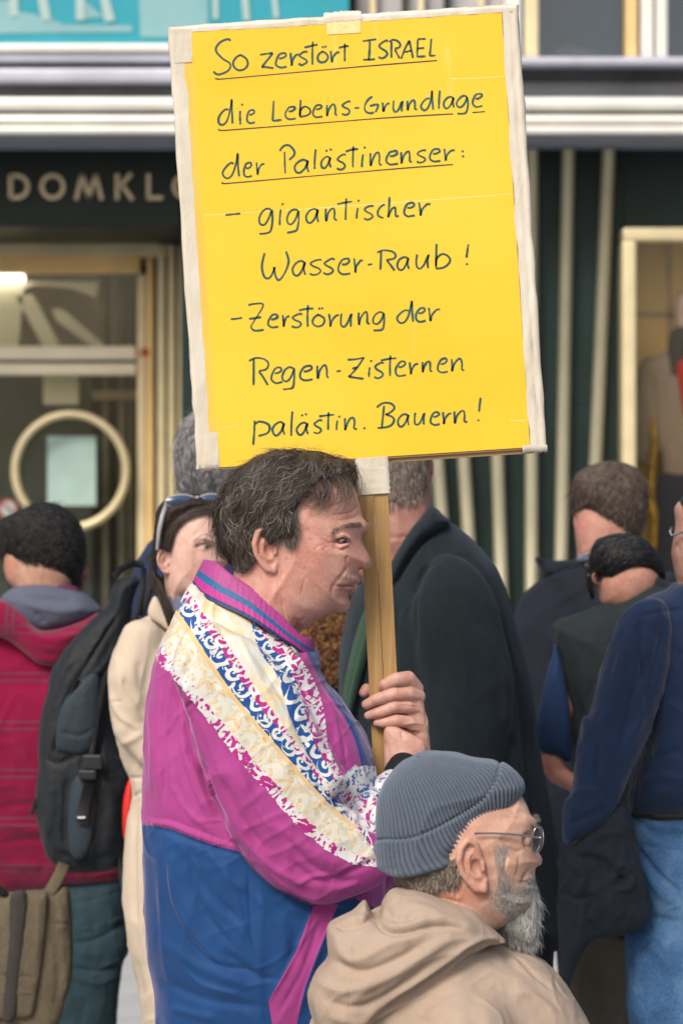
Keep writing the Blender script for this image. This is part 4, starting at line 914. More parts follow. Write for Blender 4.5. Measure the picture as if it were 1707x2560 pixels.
# ---- jacket
jb = [(482, 1462), (448, 1525), (408, 1610), (385, 1690), (371, 1760), (364, 1890), (359, 2063), (362, 2170), (370, 2352), (386, 2467), (393, 2560), (400, 2760), (930, 2760), (925, 2500), (960, 2250), (940, 2080), (932, 1925), (920, 1862), (892, 1812), (847, 1748), (802, 1690), (792, 1630), (762, 1604), (727, 1582), (694, 1558), (645, 1528), (584, 1498), (521, 1476)]
JB = Pf(jb, 262, 10, p=.62, sub=4)
sl = [(455, 1600), (520, 1556), (610, 1596), (680, 1650), (745, 1740), (800, 1840), (850, 1920), (866, 1955), (845, 2003), (875, 2035), (930, 2075), (975, 2110), (965, 2190), (900, 2235), (799, 2262), (744, 2246), (689, 2218), (634, 2168), (597, 2117), (555, 2030), (520, 1950), (488, 1860), (470, 1780), (440, 1690)]
SL = Pf(sl, 88, -255, p=.7, tilt=(.06, .02))
FA = Cap([(820, 2120, -215, 66), (900, 2080, -150, 72), (960, 2015, -60, 62), (992, 1965, 20, 46)], True)
FAR = Cap([(640, 1760, 190, 95), (900, 2170, 190, 84), (1062, 2080, 120, 66), (1060, 1960, 70, 46)], True)
L1 = [(300, 1520), (400, 1645), (459, 1712), (524, 1794), (597, 1886), (680, 1978), (735, 2042), (799, 2102), (868, 2143), (946, 2162), (1040, 2170)]
L2 = [(380, 1440), (473, 1567), (514, 1632), (579, 1728), (638, 1801), (707, 1880), (772, 1953), (827, 2013), (891, 2063), (942, 2086), (1020, 2100)]
L3 = [(420, 1400), (492, 1508), (551, 1586), (616, 1682), (680, 1774), (735, 1847), (799, 1930), (842, 1994), (880, 2040)]
L4 = [(560, 1440), (625, 1549), (634, 1586), (657, 1641), (689, 1682), (707, 1737), (721, 1783), (740, 1830), (770, 1890), (810, 1950)]
L5 = [(590, 1480), (661, 1562), (735, 1627), (776, 1685), (799, 1737), (813, 1801), (820, 1860), (850, 1930)]
LP = [(745, 1585), (770, 1640), (800, 1700), (829, 1745), (865, 1800), (893, 1870), (906, 1940), (915, 2010)]
LW = [(300, 2060), (359, 2063), (423, 2073), (478, 2095), (547, 2118), (606, 2132), (700, 2160), (1000, 2300)]
def jattr(V, uv, N):
    D = []
    for L in (L1, L2, L3, L4, L5):
        d, t, sg, al = stroke_d(uv, L); D.append(-sg * d)
        if L is L2: along = al
    d1, d2, d3, d4, d5 = D; q = np.where(d1 < 0, d1 / 70, 0.)
    def seg(a, b, base, m): q[m] = base + (a / (a - b + 1e-6))[m]
    seg(d1, d2, 0, (d1 >= 0) & (d2 < 0)); seg(d2, d3, 1, (d2 >= 0) & (d3 < 0)); seg(d3, d4, 2, (d3 >= 0) & (d4 < 0)); seg(d4, d5, 3, (d4 >= 0) & (d5 < 0)); m = d5 >= 0; q[m] = 4 + (d5 / 70)[m]
    fa = (uv[:, 0] > 838) & (d2 > 0) & (uv[:, 1] > 1916) & (V[:, 2] < 60) & ((uv[:, 0] - 838) * .9 + (uv[:, 1] - 1900) > 60) ; q[fa] = 1.02 + np.clip((d2[fa]) / 92., 0, 1.9)
    q[(V[:, 2] > 60) & (q < 3)] = 4.5
    dw, t, sg, al = stroke_d(uv, LW); dl = sg * dw * np.where((uv[:, 0] > 0), 1, 1)
    arm = V[:, 2] < -130
    inarm = sdpoly(uv[:, 0], uv[:, 1], spline(np.array(sl, float), 3)); dl = np.where((inarm < 4) & (N[:, 2] < .75) & arm, -30., dl)
    dl = np.where((uv[:, 0] > 830) & (uv[:, 1] < 2190), -30., dl)
    dp, t, sg, al2 = stroke_d(uv, LP); dpl = np.where((uv[:, 1] < 2020) & ~fa & (V[:, 2] > -190), -sg * dp, -30.)
    st = sdpoly(uv[:, 0], uv[:, 1], np.array([(785, 2262), (845, 2262), (800, 2370), (762, 2470), (742, 2560), (735, 2760), (670, 2760), (680, 2560), (671, 2504), (740, 2380)], float))
    # 'sg' of a line running right is positive below it
    return {'Print': np.stack([q, along / 60., dl / 20.], 1), 'Trim': np.stack([dpl / 20., -st / 20., np.where(fa, 1., 0.)], 1)}
n = NT('windbreaker_nylon'); at = n.attr('Print').outputs['Vector']; tr = n.attr('Trim').outputs['Vector']
sp = n.n('SeparateXYZ'); n.l(at, sp.inputs[0]); s2 = n.n('SeparateXYZ'); n.l(tr, s2.inputs[0])
q, al, dl = sp.outputs; v = n.obj(); nz = n.noise(60., 3, v, .6)
wob = n.ma('MULTIPLY', n.ma('SUBTRACT', nz, .5), .30); qq = n.ma('ADD', q, wob)
PINK, BLUE, BLUE2, MAG = (.35, .055, .235), (.018, .085, .30), (.016, .07, .27), (.42, .03, .24)
WHT, CRM, TAN, PCH = (.66, .69, .67), (.68, .62, .46), (.52, .36, .19), (.70, .53, .29)
drift = n.noise(4., 3, v); pink = n.ramp(drift, [(.3, tuple(x * .88 for x in PINK)), (.7, tuple(x * 1.1 for x in PINK))])
# scrolls: a spiral in each cell of the band, mirrored from cell to cell
def scroll(freq, qoff, turn, seedoff):
    x = n.ma('ADD', n.ma('MULTIPLY', al, freq), seedoff); w2 = n.ma('MULTIPLY', n.ma('SUBTRACT', n.noise(28., 2, v), .5), .55)
    fx = n.ma('SUBTRACT', n.ma('FRACT', n.ma('ADD', x, w2)), .5); fy = n.ma('SUBTRACT', n.ma('FRACT', n.ma('ADD', n.ma('ADD', q, qoff), n.ma('MULTIPLY', w2, .6))), .5)
    par = n.ma('SUBTRACT', n.ma('MULTIPLY', n.ma('GREATER_THAN', n.ma('FRACT', n.ma('MULTIPLY', n.ma('ADD', x, w2), .5)), .5), 2), 1)
    fy2 = n.ma('MULTIPLY', fy, par); r = n.ma('SQRT', n.ma('ADD', n.ma('MULTIPLY', fx, fx), n.ma('MULTIPLY', fy, fy))); th = n.ma('ARCTAN2', fy2, fx)
    s_ = n.ma('SINE', n.ma('ADD', th, n.ma('MULTIPLY', n.ma('POWER', r, .7), turn)))
    return n.ma('MULTIPLY', n.ma('GREATER_THAN', s_, n.ma('ADD', -.1, n.ma('MULTIPLY', r, .9))), n.ma('LESS_THAN', r, .52))
leaf = n.ma('LESS_THAN', n.vor(105., n.mix(.12, v, n.n('TexNoise').outputs['Color']), 'F1'), .33)
leaf2 = n.ma('GREATER_THAN', n.noise(64., 1, v, .5, 1.6), .57)
sA = n.ma('MAXIMUM', scroll(1.25, 0., 15., 0.), n.ma('MULTIPLY', leaf2, n.ma('GREATER_THAN', n.noise(30., 1, v), .45)))
sB = n.ma('MAXIMUM', scroll(1.6, .5, 13., .37), leaf2)
marb = n.noise(42., 5, v, .7, 2.5); cream = n.ramp(marb, [(.32, (.50, .33, .17)), (.42, PCH), (.50, CRM), (.57, (.50, .50, .42)), (.62, CRM), (.70, PCH)])
lf_ = n.ma('GREATER_THAN', n.noise(34., 3, v, .5, 2.2), .56); cream = n.mix(n.ma('MULTIPLY', lf_, .6), cream, n.ramp(marb, [(.4, TAN), (.6, PCH)]))
cream2 = n.ramp(n.noise(26., 4, v, .6, 1.5), [(.32, PCH), (.45, CRM), (.6, WHT)])
def gt(a, b): return n.ma('GREATER_THAN', a, b)
c = pink
lace = n.ma('MAXIMUM', n.ma('GREATER_THAN', n.noise(46., 2, v, .5, 2.2), .53), n.ma('MULTIPLY', sB, n.ma('GREATER_THAN', n.noise(20., 1, v), .5))); magw = n.mix(sB, MAG, WHT); magl = n.mix(lace, MAG, WHT); bluw = n.mix(sA, BLUE, WHT)
cream = n.mix(n.ma('MULTIPLY', n.ma('MAXIMUM', scroll(1.2, .25, 14., .2), leaf2), .75), cream, WHT); c = n.mix(gt(qq, -.13), c, magl); c = n.mix(gt(qq, .20), c, cream); c = n.mix(gt(q, .87), c, (.70, .52, .27)); c = n.mix(gt(q, 1.0), c, bluw); c = n.mix(gt(qq, 1.62), c, magw)
c = n.mix(gt(qq, 1.98), c, cream2); c = n.mix(gt(q, 3.0), c, bluw); c = n.mix(gt(qq, 3.5), c, magw); c = n.mix(gt(q, 4.0), c, pink)
fa_c = n.mix(n.ma('MAXIMUM', sA, gt(marb, .5)), n.mix(gt(n.noise(22., 2, v), .56), BLUE, MAG), n.mix(gt(n.noise(16., 2, v), .55), WHT, CRM)); c = n.mix(gt(s2.outputs[2], .5), c, fa_c)
blue = n.ramp(n.noise(4., 4, v), [(.3, (.009, .045, .145)), (.7, (.015, .070, .225))])
c = n.mix(gt(dl, 0.), c, blue); c = n.mix(gt(s2.outputs[0], 0.), c, blue); c = n.mix(n.ma('MULTIPLY', gt(s2.outputs[1], 0.), gt(dl, 0.)), c, pink)
cr = n.noise(16., 4, n.obj((1, 1, .5)), .62, .8); nm = n.bump(cr, .5, .0022); rd = n.ma('ABSOLUTE', n.ma('SUBTRACT', n.noise(6., 2, n.obj((1, 1, .5)), .5, .5), .5)); nm = n.bump(n.ma('MINIMUM', n.ma('MULTIPLY', rd, 5), 1), .6, .0035, nm); nm = n.bump(n.noise(45., 3, n.obj((1, 1, .6)), .5, 1.), .3, .0006, nm); nm = n.bump(n.noise(700., 2, v), .25, .0003, nm)
gm_ = n.ma('SUBTRACT', 1, n.ma('MINIMUM', n.ma('MULTIPLY', n.ma('ABSOLUTE', n.ma('ADD', dl, .55)), .9), 1)); gth = n.ma('MULTIPLY', n.noise(30., 2, n.obj((7, 7, 1.2)), .5), gm_); nm = n.bump(gth, .9, .004, nm)
nylon = n.fin(c, .66, nm, 0, .16); n.b.inputs['Sheen Weight'].default_value = .35; n.b.inputs['Sheen Tint'].default_value = (.9, .75, 1, 1); n.b.inputs['Sheen Roughness'].default_value = .4
js = [([(600, 1940), (640, 2010), (690, 2085)], 10, 7), ([(555, 1950), (600, 2040), (655, 2115)], 9, -6), ([(690, 2060), (760, 2130), (860, 2180)], 15, 6), ([(720, 2150), (800, 2205), (900, 2205)], 9, -6), ([(520, 1790), (560, 1880), (590, 1960)], 11, -5), ([(500, 1800), (530, 1870), (560, 1960)], 8, 5), ([(372, 1760), (382, 1850), (378, 1980)], 7, 5), ([(455, 1850), (480, 1950), (520, 2040)], 6, 6), ([(436, 1700), (446, 1780), (440, 1880)], 6, -5), ([(404, 1760), (412, 1880), (410, 2000)], 6, -5), ([(430, 1960), (470, 2030), (530, 2080)], 8, 5), ([(640, 1960), (700, 1990), (760, 2060)], 8, -3), ([(740, 2210), (800, 2190), (860, 2195)], 6, 5),
      ([(430, 2150), (440, 2260), (500, 2360), (560, 2420)], 8, 7), ([(470, 2140), (500, 2260), (580, 2370)], 8, -6), ([(400, 2200), (404, 2330), (420, 2450)], 9, 5), ([(560, 2180), (600, 2280), (610, 2360)], 9, 6), ([(640, 2240), (700, 2320), (720, 2380)], 9, 6), ([(440, 2400), (500, 2460), (600, 2490)], 7, 5), ([(480, 2350), (540, 2410), (640, 2430)], 7, -5), ([(478, 1640), (452, 1720), (462, 1800), (490, 1900), (530, 1990)], 8, -10), ([(440, 1660), (420, 1760), (422, 1880), (440, 1980)], 8, 7), ([(500, 1900), (520, 1980), (560, 2060)], 11, -12), ([(452, 1700), (470, 1790)], 9, 6), ([(470, 1900), (500, 1960), (530, 2040)], 8, 7), ([(400, 1700), (390, 1850), (396, 2000)], 12, 5), ([(425, 1800), (430, 1920), (470, 2040)], 8, -5),
      ([(362, 2045), (423, 2052), (478, 2072), (547, 2098), (606, 2118)], 9, -7, 'c'), ([(362, 2068), (423, 2079), (478, 2101), (547, 2124), (600, 2138)], 7, -7), ([(362, 2056), (423, 2063), (478, 2086), (547, 2110)], 6, 5),
      ([(466, 1775), (478, 1760), (490, 1790)], 5, -5), ([(560, 1900), (620, 2010), (700, 2110)], 24, 6), ([(600, 2090), (680, 2170), (780, 2220)], 9, 6), ([(700, 2080), (800, 2180), (880, 2200)], 9, -6), ([(760, 2110), (850, 2165)], 10, 5), ([(820, 2200), (880, 2180), (940, 2150)], 9, -6), ([(840, 2225), (900, 2205)], 7, 5),
      ([(845, 2003), (815, 1990), (790, 1960)], 7, -9), ([(866, 1958), (850, 1990), (842, 2020)], 7, -12), ([(800, 1900), (830, 1940), (850, 1950)], 8, 6), ([(640, 1640), (700, 1730), (760, 1850), (810, 1940)], 9, -8), ([(600, 1600), (650, 1700), (700, 1790)], 8, 5), ([(540, 1560), (580, 1620), (640, 1720)], 9, -4), ([(500, 1600), (560, 1700)], 10, 4),
      ([(880, 1990), (900, 2020), (905, 2060)], 8, -7), ([(905, 1965), (930, 2000), (945, 2050)], 8, 6), ([(925, 1950), (955, 1985), (965, 2030)], 7, -6), ([(860, 2030), (900, 2050), (940, 2080)], 8, -5),
      ([(370, 2110), (385, 2250), (420, 2400)], 14, -4), ([(420, 2100), (450, 2240), (540, 2400)], 16, 7), ([(470, 2110), (520, 2230), (600, 2300)], 12, -7), ([(520, 2130), (580, 2200), (620, 2230)], 12, 7), ([(620, 2180), (628, 2330), (640, 2400)], 4, -4), ([(400, 2350), (500, 2420), (640, 2470)], 14, 6), ([(400, 2450), (520, 2500), (660, 2520)], 12, -6), ([(560, 2380), (640, 2440), (690, 2450)], 10, -6), ([(420, 2520), (540, 2550)], 10, 5), ([(690, 2260), (740, 2330), (720, 2420)], 14, -6), ([(860, 2320), (800, 2420), (770, 2540)], 9, -5), ([(700, 2230), (780, 2270), (860, 2280)], 10, -12),
      ([(781, 2265), (747, 2370), (671, 2504)], 5, 5), ([(840, 2275), (790, 2400), (745, 2540)], 5, 5), ([(800, 2300), (760, 2420), (700, 2530)], 7, -4), ([(905, 1940), (893, 1870), (865, 1800), (829, 1745), (799, 1700)], 5, -5), ([(840, 1790), (860, 1860), (870, 1930)], 6, -6), ([(815, 1740), (840, 1800), (850, 1900)], 8, 4)]
JK = solid(A, 'jacket', [(JB, 0), (SL, 22), (FA, 16), (FAR, 14)], 4.4, nylon, M, js, (4.0, 120, 5, (1, .5, .6)), 1, None, jattr, None, ((6.5, 42, 230, 12, 41), (6, 38, 150, -38, 52), (4.5, 30, 90, 60, 63)))
# collar
co = [(511, 1399), (541, 1406), (582, 1438), (643, 1479), (684, 1520), (725, 1561), (748, 1586), (774, 1596), (785, 1608), (786, 1640), (760, 1640), (725, 1612), (692, 1584), (643, 1554), (582, 1522), (521, 1500), (486, 1480), (480, 1462), (492, 1425)]
def coattr(V, uv, N):
    up = stroke_d(uv, [(500, 1380), (511, 1399), (541, 1406), (582, 1438), (643, 1479), (684, 1520), (725, 1561), (760, 1590), (800, 1600)])[0]; lw = stroke_d(uv, [(470, 1455), (484, 1474), (521, 1496), (582, 1518), (643, 1552), (692, 1582), (725, 1610), (770, 1640)])[0]
    return {'Print': np.stack([up / (up + lw + 1e-6), stroke_d(uv, [(480, 1440), (780, 1620)])[3] / 20., up * 0], 1)}
n = NT('collar_bands'); sp = n.n('SeparateXYZ'); n.l(n.attr('Print').outputs['Vector'], sp.inputs[0]); qq = n.ma('ADD', sp.outputs[0], n.ma('MULTIPLY', n.ma('SUBTRACT', n.noise(50., 2, n.obj()), .5), .05))
c = n.ramp(qq, [(0, PINK), (.44, (.02, .11, .27)), (.64, MAG), (.86, (.012, .035, .13))], 'CONSTANT'); gath = n.noise(120., 3, n.obj((1.4, 1, .5)), .6)
colm = n.fin(c, .5, n.bump(gath, .8, .002), 0, .3)
cup = np.array([(509, 1399), (541, 1406), (582, 1438), (643, 1479), (684, 1520), (725, 1561), (752, 1587), (776, 1597), (787, 1609)], float); clo = np.array([(480, 1458), (500, 1488), (545, 1511), (605, 1538), (655, 1566), (700, 1596), (735, 1618), (762, 1640), (786, 1652)], float)
CU, CL = spline(cup, 12, False), spline(clo, 12, False); mC = len(CU); tt = np.linspace(0, 1, mC); dep_ = np.sin(np.pi * (tt * .93)) ** .62
nj = 15; VC = []
for sd_ in (-1, 1):
    for layer in (0, 1):
        for i_ in range(mC):
            for j_ in range(nj):
                f_ = j_ / (nj - 1); wv = sd_ * dep_[i_] * ((112 + 34 * f_) - layer * 9) ; p_2 = unp([CU[i_] * (1 - f_) + CL[i_] * f_], wv)[0]
                bul = 3.5 * math.sin(f_ * math.pi) ; rp_ = 1.1 * math.sin(i_ * 1.9 + 2 * math.sin(j_ * .9)) * (f_ < .9); VC.append((p_2[0] - (.0 if layer else bul * .3), p_2[1], wv + sd_ * (bul + rp_) * (0 if layer else 1) * dep_[i_]))
VC = np.array(VC); QC = []; L_ = mC * nj
for k_ in range(4):
    for i_ in range(mC - 1):
        for j_ in range(nj - 1): a_ = k_ * L_ + i_ * nj + j_; QC.append((a_, a_ + 1, a_ + nj + 1, a_ + nj))
for k_ in (0, 2):
    for i_ in range(mC - 1): a_ = k_ * L_ + i_ * nj; QC.append((a_, a_ + nj, a_ + nj + L_, a_ + L_))
    for j_ in range(nj - 1): a_ = k_ * L_ + (mC - 1) * nj + j_; QC.append((a_, a_ + 1, a_ + 1 + L_, a_ + L_))
for j_ in range(nj - 1): QC.append((j_, j_ + 1, j_ + 1 + 2 * L_, j_ + 2 * L_))
fC = np.tile(np.arange(nj) / (nj - 1), 4 * mC)
mk('collar', A.W(VC), np.array(QC), colm, M, True, None, {'Print': np.stack([fC, fC * 0, fC * 0], 1)})
zm = simple('zip_pull', (.25, .26, .22), .4, .1, metal=.5); solid(A, 'zip_pull', [(Cap([(728, 1618, -124, 5), (740, 1632, -128, 6), (750, 1646, -128, 4)], True), 0)], 1.6, zm, M)
white = simple('white_tag', (.75, .76, .78), .5); solid(A, 'collar_tag', [(Ell((768, 1613, -44), (8, 14, 3), -20, True), 0)], 1.6, white, M)
# trousers and shoes
legs(A, 660, 105, 2640, 135, cloth('dark_trousers', (.03, .035, .05)), shoem, M)
# ---- hair
ho = [(552, 1345), (546, 1309), (553, 1255), (566, 1222), (590, 1190), (618, 1163), (648, 1144), (684, 1133), (725, 1130), (750, 1133), (774, 1131), (806, 1135), (839, 1147), (866, 1153), (876, 1162), (866, 1172), (846, 1180), (822, 1186), (798, 1190), (776, 1202), (760, 1230), (748, 1256), (738, 1272), (726, 1296), (728, 1322), (720, 1334), (708, 1332), (694, 1324), (684, 1352), (672, 1345), (655, 1325), (634, 1328), (632, 1352), (640, 1385), (630, 1402), (605, 1424), (582, 1402), (560, 1372)]
comb = [(552, 1345), (546, 1309), (553, 1255), (566, 1222), (590, 1190), (618, 1163), (648, 1144), (684, 1133), (725, 1130), (774, 1131), (806, 1135), (839, 1147), (866, 1156), (882, 1185), (892, 1220), (899, 1255), (906, 1290), (912, 1325), (906, 1400), (892, 1470), (870, 1520), (800, 1540), (740, 1560), (735, 1640), (590, 1640), (590, 1480), (582, 1415), (560, 1372)]
HS = Pf(comb, 136, 0, p=.8); HC = Clip(HS, ho, 5, 8)
hc = cap_mat('dark_hair_mass', (.028, .023, .02))
H = solid(A, 'hair', [(HC, 0)], 3.0, hc, M, None, (6, 46, 7, (1, .8, 1)), 2)
GD = [[(770, 1133), (690, 1146), (622, 1188), (578, 1240), (556, 1310), (575, 1390)], [(790, 1145), (715, 1170), (650, 1215), (610, 1270), (594, 1340), (606, 1415)], [(800, 1155), (750, 1190), (700, 1232), (655, 1280), (628, 1325), (624, 1395)], [(830, 1160), (800, 1196), (770, 1230), (722, 1262), (684, 1296), (645, 1326)],
      [(790, 1138), (838, 1152), (866, 1172), (870, 1190), (858, 1210)], [(775, 1150), (812, 1186), (826, 1226), (810, 1250)], [(706, 1276), (724, 1306), (738, 1345)], [(664, 1300), (640, 1335), (640, 1392)], [(700, 1300), (700, 1325), (690, 1360)]]
cols = ((.030, .022, .017), (.060, .044, .034), (.11, .085, .068), (.23, .20, .175), (.38, .36, .34)); cw = (.40, .33, .20, .055, .015)
strands(A, 'hair_strands', HC, ho, GD, H, hairm, (70, 150), (.32, .62), 10500, 11, (.42, 80), (0, 17), cols, cw, .10, .25, 3, 30, .06, .10, ho, (1, 12))
rim_ = [(546, 1330), (553, 1255), (568, 1220), (592, 1188), (620, 1160), (650, 1141), (686, 1130), (725, 1127), (774, 1128), (808, 1132), (842, 1145), (870, 1155), (882, 1175), (872, 1190), (850, 1172), (800, 1155), (725, 1150), (660, 1164), (612, 1204), (584, 1250), (570, 1330)]
strands(A, 'hair_strands', HC, rim_, GD, H, hairm, (60, 130), (.35, .62), 4200, 10, (.4, 80), (3, 14), cols, cw, .12, .4, 23, 30, .08, .10, ho, (4, 16))
strands(A, 'hair_strands', HC, rim_[:14] + [(850, 1178), (800, 1162), (725, 1158), (668, 1172), (620, 1210), (592, 1255), (578, 1330)], GD, H, hairm, (45, 110), (.35, .62), 3600, 10, (.4, 80), (1, 6), cols, cw, .12, .5, 24, 30, .08, .10, None, (4, 16), None, (1.0, 1.045))
strands(A, 'hair_strands', HC, ho, GD, H, hairm, (60, 120), (.35, .55), 520, 11, (.8, 60), (6, 18), ((.36, .34, .32), (.22, .20, .18)), None, .25, .25, 4, 22, .06, .12, ho, (2, 14))
for rt, gd, nn_, ln in (([(780, 1170), (850, 1160), (868, 1185), (830, 1215), (780, 1215)], [(815, 1170), (848, 1200), (853, 1240), (836, 1272), (804, 1276), (780, 1264)], 95, (80, 130)), ([(760, 1200), (810, 1195), (815, 1235), (770, 1245)], [(785, 1200), (800, 1230), (796, 1256), (776, 1268), (760, 1262)], 80, (50, 80))):
    strands(A, 'hair_lock', HC, rt, [gd], H, hairm, ln, (.35, .62), nn_, 12, (.22, 70), (3, 12), cols, cw, .09, 0., 5, 9, .08, .05)
strands(A, 'hair_strands', HC, [(650, 1150), (720, 1130), (800, 1132), (860, 1160), (800, 1160), (700, 1160)], [[(700, 1150), (760, 1118), (820, 1120), (870, 1150)]], H, hairm, (18, 60), (.25, .45), 320, 8, (1.0, 30), (2, 8), cols, cw, .8, .4, 8, 0, .1, .6)
strands(A, 'sideburn', HS, [(690, 1290), (744, 1262), (752, 1300), (748, 1345), (728, 1362), (704, 1350), (690, 1330)], [[(706, 1290), (726, 1350)], [(740, 1290), (742, 1350)]], H, hairm, (16, 34), (.3, .5), 800, 6, (.3, 40), (1, 4), ((.12, .10, .085), (.28, .26, .24), (.07, .055, .048)), None, .18, 0., 6, fade=14)
bc = ((.10, .08, .07), (.17, .145, .13), (.28, .25, .23))
strands(A, 'eyebrow', HeadP, [(832, 1326), (850, 1314), (880, 1306), (910, 1308), (912, 1318), (880, 1318), (850, 1324), (836, 1332)], [[(908, 1312), (876, 1313), (846, 1320), (822, 1334)]], BODY, hairm, (8, 14), (.28, .42), 190, 5, (.2, 30), (5, 9), bc, None, .35, .12, 7)
strands(A, 'eyebrow', HeadP, [(895, 1318), (905, 1308), (914, 1308), (914, 1322), (902, 1326)], [[(900, 1318), (924, 1308)]], BODY, hairm, (10, 18), (.4, .65), 90, 5, (.2, 30), (4, 7), bc, None, .4, 1., 9)
# ================================================================== MAN IN THE KNITTED HAT (nearest)
BF = Fig(3.5)
Bn = empty('person', BF.pt(1080, HZ + CAMZ / BF.s, 0), 'grey-bearded man in a grey ribbed knit hat, glasses and a beige hooded jacket', 'person')
bface = [(1262, 1990), (1294, 1984), (1314, 2008), (1327, 2040), (1333, 2054), (1337, 2066), (1334, 2082), (1331, 2096), (1334, 2112), (1343, 2128), (1352, 2142), (1354, 2152), (1350, 2162), (1340, 2166), (1336, 2176), (1337, 2190), (1334, 2202), (1336, 2214), (1330, 2226), (1334, 2246), (1326, 2268), (1300, 2290), (1262, 2312), (1236, 2330), (1240, 2400), (1200, 2460), (1040, 2460), (1000, 2300), (1004, 2232), (985, 2190), (975, 2120), (980, 2040), (1050, 1960), (1160, 1940)]
BP = Pf(bface, 148, 0, p=.8)
bh = -float(BP.half(np.array([1185.]), np.array([2165.]))[0])
bew = -float(BP.half(np.array([1316.]), np.array([2100.]))[0])
bp = [(BP, 0), (Ell((1337, 2150, -13), (15, 13, 15), 0, True), 6), (Cap([(1268, 2066, -90, 14), (1305, 2056, -66, 15), (1330, 2058, -30, 12)], True), 14), (Ell((1318, 2104, bew - 2), (20, 18, 14), 0, True), 12, 'sub'), (Ell((1310, 2104, bew + 18), (20, 19, 20), 0, True), 3)]
bp += ear_pieces(1184, 2166, bh - 8, 39, 70, -14, 11)
bp += [(Cap([(1110, 2420, 0, 120), (1080, 2600, 0, 190)]), 40)]
def bcol(V, uv, N):
    c = np.tile(np.array([.56, .37, .28]), (len(V), 1)); c *= (1 + .07 * vnoise(V, 30, 3))[:, None]
    for x, y, rx, ry, cc, k_ in ((1184, 2168, 42, 70, (.52, .27, .20), .6), (1160, 2130, 18, 46, (.60, .36, .28), .5), (1210, 2225, 22, 24, (.62, .38, .30), .6), (1150, 2240, 80, 24, (.52, .23, .16), .7), (1345, 2150, 16, 18, (.55, .27, .21), .6), (1312, 2010, 30, 40, (.62, .42, .31), .5), (1280, 2110, 40, 30, (.55, .35, .25), .4), (1195, 2175, 12, 26, (.34, .16, .13), .6)): c = patch(c, uv, x, y, rx, ry, cc, k_)
    for x, y, rx, ry, k_ in ((1280, 2230, 55, 34, .75), (1240, 2270, 50, 36, .7), (1320, 2200, 30, 26, .6)): c = patch(c, uv, x, y, rx, ry, (.40, .31, .265), k_)
    for x, y in ((1258, 2150), (1236, 2128), (1290, 2150), (1120, 2262)): c = patch(c, uv, x, y, 4, 4, (.36, .18, .13), .6)
    return c
bst = [([(1262, 2120), (1290, 2130), (1306, 2124)], 5, -3), ([(1250, 2098), (1272, 2110)], 4, -3), ([(1330, 2168), (1318, 2180), (1306, 2204)], 5, -5), ([(1334, 2206), (1318, 2208), (1300, 2206)], 4, -5), ([(1262, 2160), (1292, 2166)], 22, 6), ([(1210, 2250), (1240, 2290), (1262, 2306)], 18, 4), ([(1228, 2130), (1232, 2200)], 14, -3), ([(1060, 2236), (1120, 2252), (1160, 2262)], 7, -5), ([(1080, 2210), (1140, 2246)], 9, 3), ([(1270, 2030), (1318, 2034)], 5, -1.5), ([(1250, 2046), (1300, 2046)], 5, -1.5)]
bskin = skin_red
BB = solid(BF, 'body', bp, 2.8, bskin, Bn, bst, None, 1, bcol)
solid(BF, 'eye', [(Ell((1313, 2106, bew + 15), (17, 9, 15), 0, True), 0)], 1.6, eyem, BB)
# knitted hat: ribs run from the cuff to the apex
rim_o = [(954, 2168), (949, 2150), (945, 2110), (943, 2060), (945, 2020), (952, 1985), (966, 1955), (984, 1932), (1004, 1914), (1030, 1899), (1060, 1885), (1090, 1883), (1120, 1885), (1152, 1890), (1184, 1899), (1210, 1903), (1236, 1908), (1262, 1921), (1284, 1936), (1298, 1954), (1300, 1968), (1294, 1982), (1264, 2024), (1232, 2060), (1200, 2084), (1160, 2102), (1136, 2124), (1104, 2145), (1060, 2160), (1020, 2170), (985, 2174)]
HP = Clip(Pf(rim_o[:27] + [(1306, 1990), (1320, 2010), (1332, 2050), (1338, 2120), (1336, 2200), (1300, 2290), (1230, 2330), (1200, 2460), (1040, 2460), (1000, 2300), (985, 2240), (968, 2200)], 151, 0, p=.8), rim_o, 5, 6)
n = NT('grey_rib_knit'); kn = n.attr('Knit').outputs['Vector']; sp = n.n('SeparateXYZ'); n.l(kn, sp.inputs[0])
ribv = sp.outputs[0]; al_ = sp.outputs[1]
st_ = n.ma('SINE', n.ma('MULTIPLY', al_, 6.283 * .9)); v = n.obj()
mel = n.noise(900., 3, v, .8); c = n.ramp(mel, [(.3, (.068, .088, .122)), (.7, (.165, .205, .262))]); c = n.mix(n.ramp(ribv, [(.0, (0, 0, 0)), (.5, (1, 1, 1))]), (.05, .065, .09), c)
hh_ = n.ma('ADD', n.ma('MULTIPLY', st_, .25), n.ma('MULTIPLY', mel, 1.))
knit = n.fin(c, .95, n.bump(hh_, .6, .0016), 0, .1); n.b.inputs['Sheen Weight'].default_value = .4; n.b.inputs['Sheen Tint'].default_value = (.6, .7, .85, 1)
apex = np.array([1056., 1908.]); fold = [(930, 2104), (956, 2100), (1020, 2098), (1080, 2076), (1140, 2044), (1200, 2004), (1232, 1964), (1246, 1924), (1250, 1900)]
rimc = [(940, 2176), (985, 2176), (1020, 2172), (1060, 2162), (1104, 2147), (1136, 2126), (1160, 2104), (1200, 2086), (1232, 2062), (1264, 2026), (1296, 1984), (1310, 1960)]
def hatshape(V, Q):
    N = normals(V, Q); uv = see(V)
    dF, t, sg, al = stroke_d(uv, fold); below = sg * dF     # below the fold line = cuff
    dR, tR, sR, aR = stroke_d(uv, rimc)
    # cuff is thicker, tucked line above it
    a = np.where(below > 0, 7., 0.) * np.clip(below / 5, 0, 1) - 5. * np.exp(-(below / 5.) ** 2)
    return V + N * (a * np.clip(1 - N[:, 1] * .2, .6, 1))[:, None]
